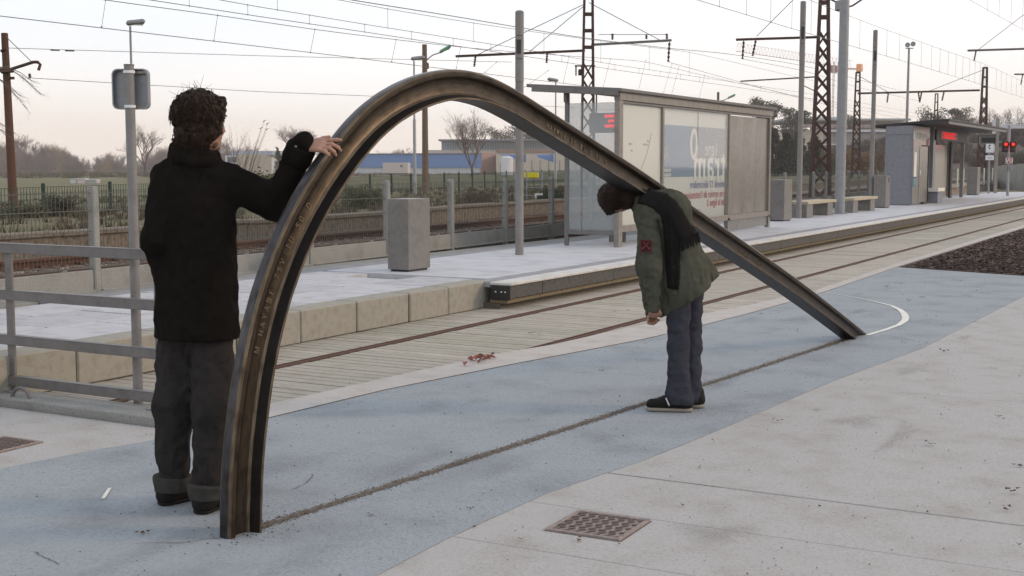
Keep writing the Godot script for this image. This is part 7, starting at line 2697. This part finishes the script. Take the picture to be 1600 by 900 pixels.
func make_person_bending():
	var D := 7.92
	var p := thing("person", "person in olive jacket bent forward, head against the underside of the rail", "person", Vector3(7.32, 0, -2.9))
	var O := p.position
	var a := func(px, py, dd): return at(px, py, D + dd) - O
	var zf := Vector3(cf.x, 0, cf.z).normalized()
	var hipN: Vector3 = a.call(1060, 432, -0.09)
	var hipF: Vector3 = a.call(1080, 430, 0.10)
	var knN: Vector3 = a.call(1060, 540, -0.10)
	var knF: Vector3 = a.call(1080, 540, 0.06)
	var anN: Vector3 = a.call(1062, 622, -0.10)
	var anF: Vector3 = a.call(1081, 620, 0.03)
	var pel: Vector3 = a.call(1074, 425, 0.0)
	var mid: Vector3 = a.call(1063, 370, -0.01)
	var up: Vector3 = a.call(1033, 326, -0.02)
	var shN: Vector3 = a.call(1010, 338, -0.17)
	var shF: Vector3 = a.call(1020, 330, 0.13)
	var elN: Vector3 = a.call(1017, 415, -0.19)
	var wrN: Vector3 = a.call(1023, 474, -0.17)
	var elF: Vector3 = a.call(1010, 415, 0.20)
	var wrF: Vector3 = a.call(1018, 484, 0.18)
	var neck: Vector3 = a.call(1000, 317, -0.01)
	var hc: Vector3 = a.call(967, 310, 0.03)
	# head hangs level: crown towards the left, face to the ground
	var hu := (-cr * 0.96 - Vector3.UP * 0.10 + zf * 0.10).normalized()
	var fw := (Vector3.DOWN * 0.42 + zf * 0.90).normalized()
	var rt := fw.cross(hu).normalized()
	hu = rt.cross(fw).normalized()
	var hb := Basis(rt, hu, -fw)
	var body := Field.new()
	body.k = 0.05
	for q in [[neck, up, 0.045, 0.06], [up, mid, 0.08, 0.09], [mid, pel, 0.10, 0.11], [shN, shF, 0.05, 0.05], [pel, hipN, 0.09, 0.08], [pel, hipF, 0.09, 0.08], [hipN, knN, 0.075, 0.05], [knN, anN, 0.048, 0.034], [hipF, knF, 0.075, 0.05], [knF, anF, 0.048, 0.034], [shN, elN, 0.043, 0.034], [elN, wrN, 0.034, 0.025], [shF, elF, 0.043, 0.034], [elF, wrF, 0.034, 0.025]]:
		body.bone(q[0], q[1], q[2] * 0.85, q[3] * 0.85)
	var s := mesh_field(body, 0.014)
	var hf := head_field(hc, hb, 0.115)
	mesh_field(hf, 0.0055, s)
	head_details(hf, 0.0035, s)
	for q in [[wrN, 1.0], [wrF, -1.0]]:
		var h := Field.new()
		h.k = 0.009
		hand_bones(h, q[0], (Vector3.DOWN + cr * 0.12), (-zf * q[1] - cr * 0.2), 1.0 * q[1], [[0.85, 0.9, 0.5], [0.95, 1.0, 0.5], [1.0, 1.05, 0.5], [1.0, 1.05, 0.5]], 0.05, [0.45, 0.5], 0.76)
		mesh_field(h, 0.0032, s, 0.012)
	part("body", s, M.skin, p)
	eyes(p, hc, hb)
	# trousers
	var tr := Field.new()
	tr.k = 0.035
	tr.bone(pel + Vector3(0, -0.04, 0), hipN, 0.10, 0.095)
	tr.bone(pel + Vector3(0, -0.04, 0), hipF, 0.10, 0.09)
	tr.bone(hipN, knN, 0.088, 0.066)
	tr.bone(knN, anN + Vector3(0, 0.0, 0), 0.064, 0.078)
	tr.bone(hipF, knF, 0.085, 0.066)
	tr.bone(knF, anF, 0.062, 0.066)
	tr.bone(anN + cr * -0.03 + Vector3(0, 0.03, 0), anN + cr * 0.02 + Vector3(0, -0.02, 0), 0.06, 0.07)
	tr.nz = noise(130, 11.0, 3)
	tr.na = 0.008
	tr.ns = Vector3(0.7, 0.8, 0.7)
	tr.nz2 = noise(131, 14.0, 2)
	tr.na2 = 0.011
	tr.ns2 = Vector3(0.4, 0.8, 0.4)
	tr.cut(Vector3(0, 0.035, 0), Vector3(-0.1, -1, 0))
	part("trousers", mesh_field(tr, 0.008), M.trousers, p)
	# trainers
	var toe := (-cr + zf * 0.10).normalized()
	for q in [anN, anF]:
		var heel := Vector3(q.x, 0.05, q.z) + cr * 0.035
		var len_: float = 0.205 if q == anN else 0.19
		var sh := Field.new()
		sh.k = 0.03
		sh.bone(heel, heel + Vector3(0, 0.05, 0), 0.038, 0.040)
		sh.bone(heel, heel + toe * len_ + Vector3(0, -0.008, 0), 0.044, 0.034)
		sh.bone(heel + toe * 0.05 + Vector3(0, 0.03, 0), heel + toe * 0.12 + Vector3(0, 0.012, 0), 0.038, 0.036)
		sh.cut(Vector3(0, 0.022, 0), Vector3.DOWN)
		var so := part("shoe", mesh_field(sh, 0.006), M.shoe, p)
		var sl := Field.new()
		sl.k = 0.015
		sl.bone(heel + Vector3(0, -0.032, 0), heel + toe * len_ + Vector3(0, -0.032, 0), 0.046, 0.038)
		sl.cut(Vector3(0, 0.025, 0), Vector3.UP)
		sl.cut(Vector3(0, 0.002, 0), Vector3.DOWN)
		part("sole", mesh_field(sl, 0.006), M.sole, so)
		if q == anN:
			var m := heel + toe * 0.115 + Vector3(0, 0.010, 0)
			part("stripe", bar(st(), m - zf * 0.045 + Vector3(0, -0.018, 0) + cr * 0.012, m - zf * 0.031 + Vector3(0, 0.028, 0) - cr * 0.008, 0.02, 0.008, 0.003, cr), M.white, so)
	# jacket: rounded back, cinched waist, flaring skirt
	var j := Field.new()
	j.k = 0.06
	for dd in [-0.11, 0.08]:
		j.bone(a.call(1022, 331, dd), a.call(1046, 332, dd), 0.115, 0.128)
		j.bone(a.call(1046, 332, dd), a.call(1064, 384, dd), 0.130, 0.102)
		j.bone(a.call(1064, 384, dd), a.call(1077, 452, dd), 0.102, 0.150)
	j.bone(a.call(1078, 400, 0.0), a.call(1106, 436, 0.0), 0.085, 0.085)
	j.bone(a.call(1052, 400, -0.06), a.call(1050, 490, -0.06), 0.09, 0.085)
	j.bone(shN, shF, 0.072, 0.07)
	j.bone(a.call(1008, 318, -0.02), a.call(1024, 326, -0.02), 0.088, 0.11)
	j.nz = noise(132, 8.0, 3)
	j.na = 0.010
	j.nz2 = noise(133, 11.0, 2)
	j.na2 = 0.028
	j.ns2 = Vector3(1.0, 0.22, 1.0)
	var q0: Vector3 = a.call(1123, 430, 0.0)
	var q1: Vector3 = a.call(1036, 491, 0.0)
	var along := (q1 - q0).normalized()
	var nrm := along.cross(zf).normalized()
	if nrm.y > 0: nrm = -nrm
	j.cut(q0, nrm)
	var jk := part("jacket", mesh_field(j, 0.0085), M.parka, p)
	# near and far sleeve
	for q in [[shN, elN, wrN], [shF, elF, wrF]]:
		var sv := Field.new()
		sv.k = 0.04
		sv.bone(q[0], q[1], 0.071, 0.070)
		sv.bone(q[1], q[2] + Vector3(0, -0.05, 0), 0.069, 0.040)
		sv.nz = j.nz
		sv.na = 0.012
		sv.nz2 = j.nz2
		sv.na2 = 0.014
		sv.cut(q[2] + Vector3(0, -0.055, 0), Vector3.DOWN)
		part("sleeve", mesh_field(sv, 0.008), M.parka, jk)
	# patch on the near sleeve: dark cloth with a red crossed emblem
	var pc: Vector3 = a.call(1009.5, 384, 0.0) * 1.0
	pc = at(1009.5, 384, D - 0.265) - O
	var pb := Basis(cr, Vector3.UP, -zf).rotated(Vector3.UP, -0.18)
	var pt := part("patch", box(st(), pc, Vector3(0.070, 0.074, 0.012), pb, 0.004), mat(lin(0.016, 0.006, 0.007), 0.9), jk)
	var em := st()
	var redm := mat(lin(0.17, 0.018, 0.022), 0.8)
	for an in [0.75, -0.75]: box(em, pc + pb * Vector3(0, 0.004, 0.0068), Vector3(0.007, 0.054, 0.003), pb * Basis(Vector3.BACK, an))
	for sx in [-1.0, 1.0]:
		box(em, pc + pb * Vector3(0.020 * sx, -0.016, 0.0068), Vector3(0.016, 0.012, 0.003), pb * Basis(Vector3.BACK, 0.4 * sx))
		box(em, pc + pb * Vector3(0.031 * sx, 0.0, 0.0064), Vector3(0.003, 0.070, 0.003), pb)
	for sy in [-1.0, 1.0]: box(em, pc + pb * Vector3(0, 0.033 * sy, 0.0064), Vector3(0.066, 0.003, 0.003), pb)
	part("emblem", em, redm, pt)
	# collar
	var cl := Field.new()
	cl.k = 0.025
	var ax := (neck - up).normalized()
	for i in 8:
		var a0 := TAU * i / 8.0
		var a1 := TAU * (i + 1) / 8.0
		var u := ax.cross(zf).normalized()
		cl.bone(neck + u * cos(a0) * 0.068 + zf * sin(a0) * 0.068 - ax * 0.01, neck + u * cos(a1) * 0.068 + zf * sin(a1) * 0.068 - ax * 0.01, 0.022, 0.022)
	part("collar", mesh_field(cl, 0.007), M.parka, jk)
	# scarf: round the neck, one end over the back with a fringe; a second dark band down the side
	var sf := Field.new()
	sf.k = 0.03
	for i in 8:
		var a0 := TAU * i / 8.0
		var a1 := TAU * (i + 1) / 8.0
		var u := ax.cross(zf).normalized()
		sf.bone(neck + u * cos(a0) * 0.074 + zf * sin(a0) * 0.074 - ax * 0.045, neck + u * cos(a1) * 0.074 + zf * sin(a1) * 0.074 - ax * 0.045, 0.030, 0.030)
	sf.nz = noise(134, 13.0, 3)
	sf.na = 0.008
	sf.nz2 = noise(135, 18.0, 2)
	sf.na2 = 0.014
	sf.ns2 = Vector3(1.0, 0.25, 1.0)
	var scf := part("scarf", mesh_field(sf, 0.008), M.scarf, p)
	# the fringed end and the side band are strips laid over the jacket
	var r1 := [[[996, 318], [1003, 293]], [[1008, 321], [1016, 290]], [[1022, 327], [1036, 293]], [[1036, 342], [1055, 310]], [[1048, 360], [1073, 335]], [[1060, 379], [1090, 363]]]
	var r2 := [[[1024, 324], [1046, 324]], [[1034, 346], [1058, 346]], [[1038, 375], [1063, 372]], [[1039, 410], [1063, 410]], [[1042, 450], [1061, 453]]]
	part("draped_band", drape(j, O, D, r2, 0.010, 0.8), M.scarf, scf)
	part("draped_band", drape(j, O, D, r1, 0.020, 0.5), M.scarf, scf)
	rng.seed = 61
	for k in 16:
		var t := k / 15.0
		var q := on_field(j, O, D, lerpf(1061, 1090, t), lerpf(377, 363, t)) - zf * 0.022
		var e := on_field(j, O, D, lerpf(1064, 1094, t) + rng.randf_range(-1.5, 1.5), lerpf(392, 378, t) + rng.randf_range(-2, 3)) - zf * 0.016
		part("fringe", tube(st(), [q, (q + e) / 2 - zf * 0.008, e], [0.0055, 0.0048, 0.003], 5), M.scarf, scf)
	# short brown hair
	var hr := Field.new()
	hr.k = 0.03
	hr.use_local = true
	hr.local = hf.local
	hr.egg(Vector3(0, 0.042, 0.024), Vector3(0.092, 0.092, 0.106))
	hr.egg(Vector3(0, -0.045, 0.062), Vector3(0.076, 0.088, 0.052))
	hr.egg(Vector3(0, -0.035, 0.02), Vector3(0.082, 0.07, 0.05))
	hr.bone(Vector3(-0.05, 0.06, -0.06), Vector3(0.05, 0.06, -0.06), 0.034, 0.034)
	hr.nz = noise(136, 34.0, 3)
	hr.na = 0.008
	hr.cut(Vector3(0, 0.030, -0.080), Vector3(0, -0.30, -1.0))
	var cap := part("hair", mesh_field(hr, 0.0055), M.hair_brown, p)
	var g := Transform3D(hb, hc)
	var cs := st(true)
	for k in 520:
		var d := Vector3(rng.randfn(), rng.randfn() * 0.8 + 0.2, rng.randfn()).normalized()
		var q: Vector3 = Vector3(0, 0.040, 0.024) + d * Vector3(0.090, 0.090, 0.104)
		if q.y < 0.0: q = Vector3(0, -0.03, 0.062) + d * Vector3(0.073, 0.074, 0.049)
		if q.z < -0.05 and q.y < 0.05: continue
		var flow := (Vector3(0, -0.8, 0.5) + Vector3(rng.randfn(), rng.randfn(), rng.randfn()) * 0.35)
		flow = (flow - d * flow.dot(d)).normalized()
		var m := q + flow * 0.022 + d * 0.004
		var e := q + flow * 0.045 - d * 0.003
		tube(cs, [g * q, g * m, g * e], [0.0024, 0.0026, 0.0008], 4, false)
	part("strands", cs, M.hair_brown, cap)

func on_field(f: Field, O: Vector3, D: float, px: float, py: float) -> Vector3:
	# march from in front of the figure to its surface
	var dd := -0.55
	for i in 60:
		var x := f.d(at(px, py, D + dd) - O)
		if x < 0.004 or dd > 0.25: break
		dd += maxf(x * 0.7, 0.003)
	return at(px, py, D + dd) - O

func drape(f: Field, O: Vector3, D: float, rows: Array, off: float, ripple: float) -> SurfaceTool:
	var s := st(true)
	s.set_smooth_group(0)
	var zf := Vector3(cf.x, 0, cf.z).normalized()
	var nu := (rows.size() - 1) * 5
	var nv := 10
	var g := []
	for i in nu + 1:
		var k: int = mini(i / 5, rows.size() - 2)
		var t := (i - k * 5) / 5.0
		var a := Vector2(lerpf(rows[k][0][0], rows[k + 1][0][0], t), lerpf(rows[k][0][1], rows[k + 1][0][1], t))
		var b := Vector2(lerpf(rows[k][1][0], rows[k + 1][1][0], t), lerpf(rows[k][1][1], rows[k + 1][1][1], t))
		var row := []
		for j in nv + 1:
			var v := j / float(nv)
			var q := a.lerp(b, v)
			var edge := 1.0 - pow(absf(v * 2.0 - 1.0), 6.0)
			var rip := 0.006 * ripple * sin(v * 15.0 + i * 0.12) + 0.004 * ripple * sin(v * 7.0 - i * 0.3)
			row.append(on_field(f, O, D, q.x, q.y) - zf * ((off + rip) * edge - 0.004 * (1.0 - edge)))
		g.append(row)
	# even out the depth along the band
	for it in 3:
		for i in range(1, nu):
			for j in nv + 1: g[i][j] = (g[i - 1][j] + g[i][j] * 2.0 + g[i + 1][j]) * 0.25
	for i in nu:
		for j in nv: quad(s, g[i][j], g[i + 1][j], g[i + 1][j + 1], g[i][j + 1], -zf)
	# turned-in ends so that the band has thickness
	for e in [0, nu]:
		for j in nv: quad(s, g[e][j], g[e][j + 1], g[e][j + 1] + zf * 0.02, g[e][j] + zf * 0.02, Vector3.DOWN)
	return s
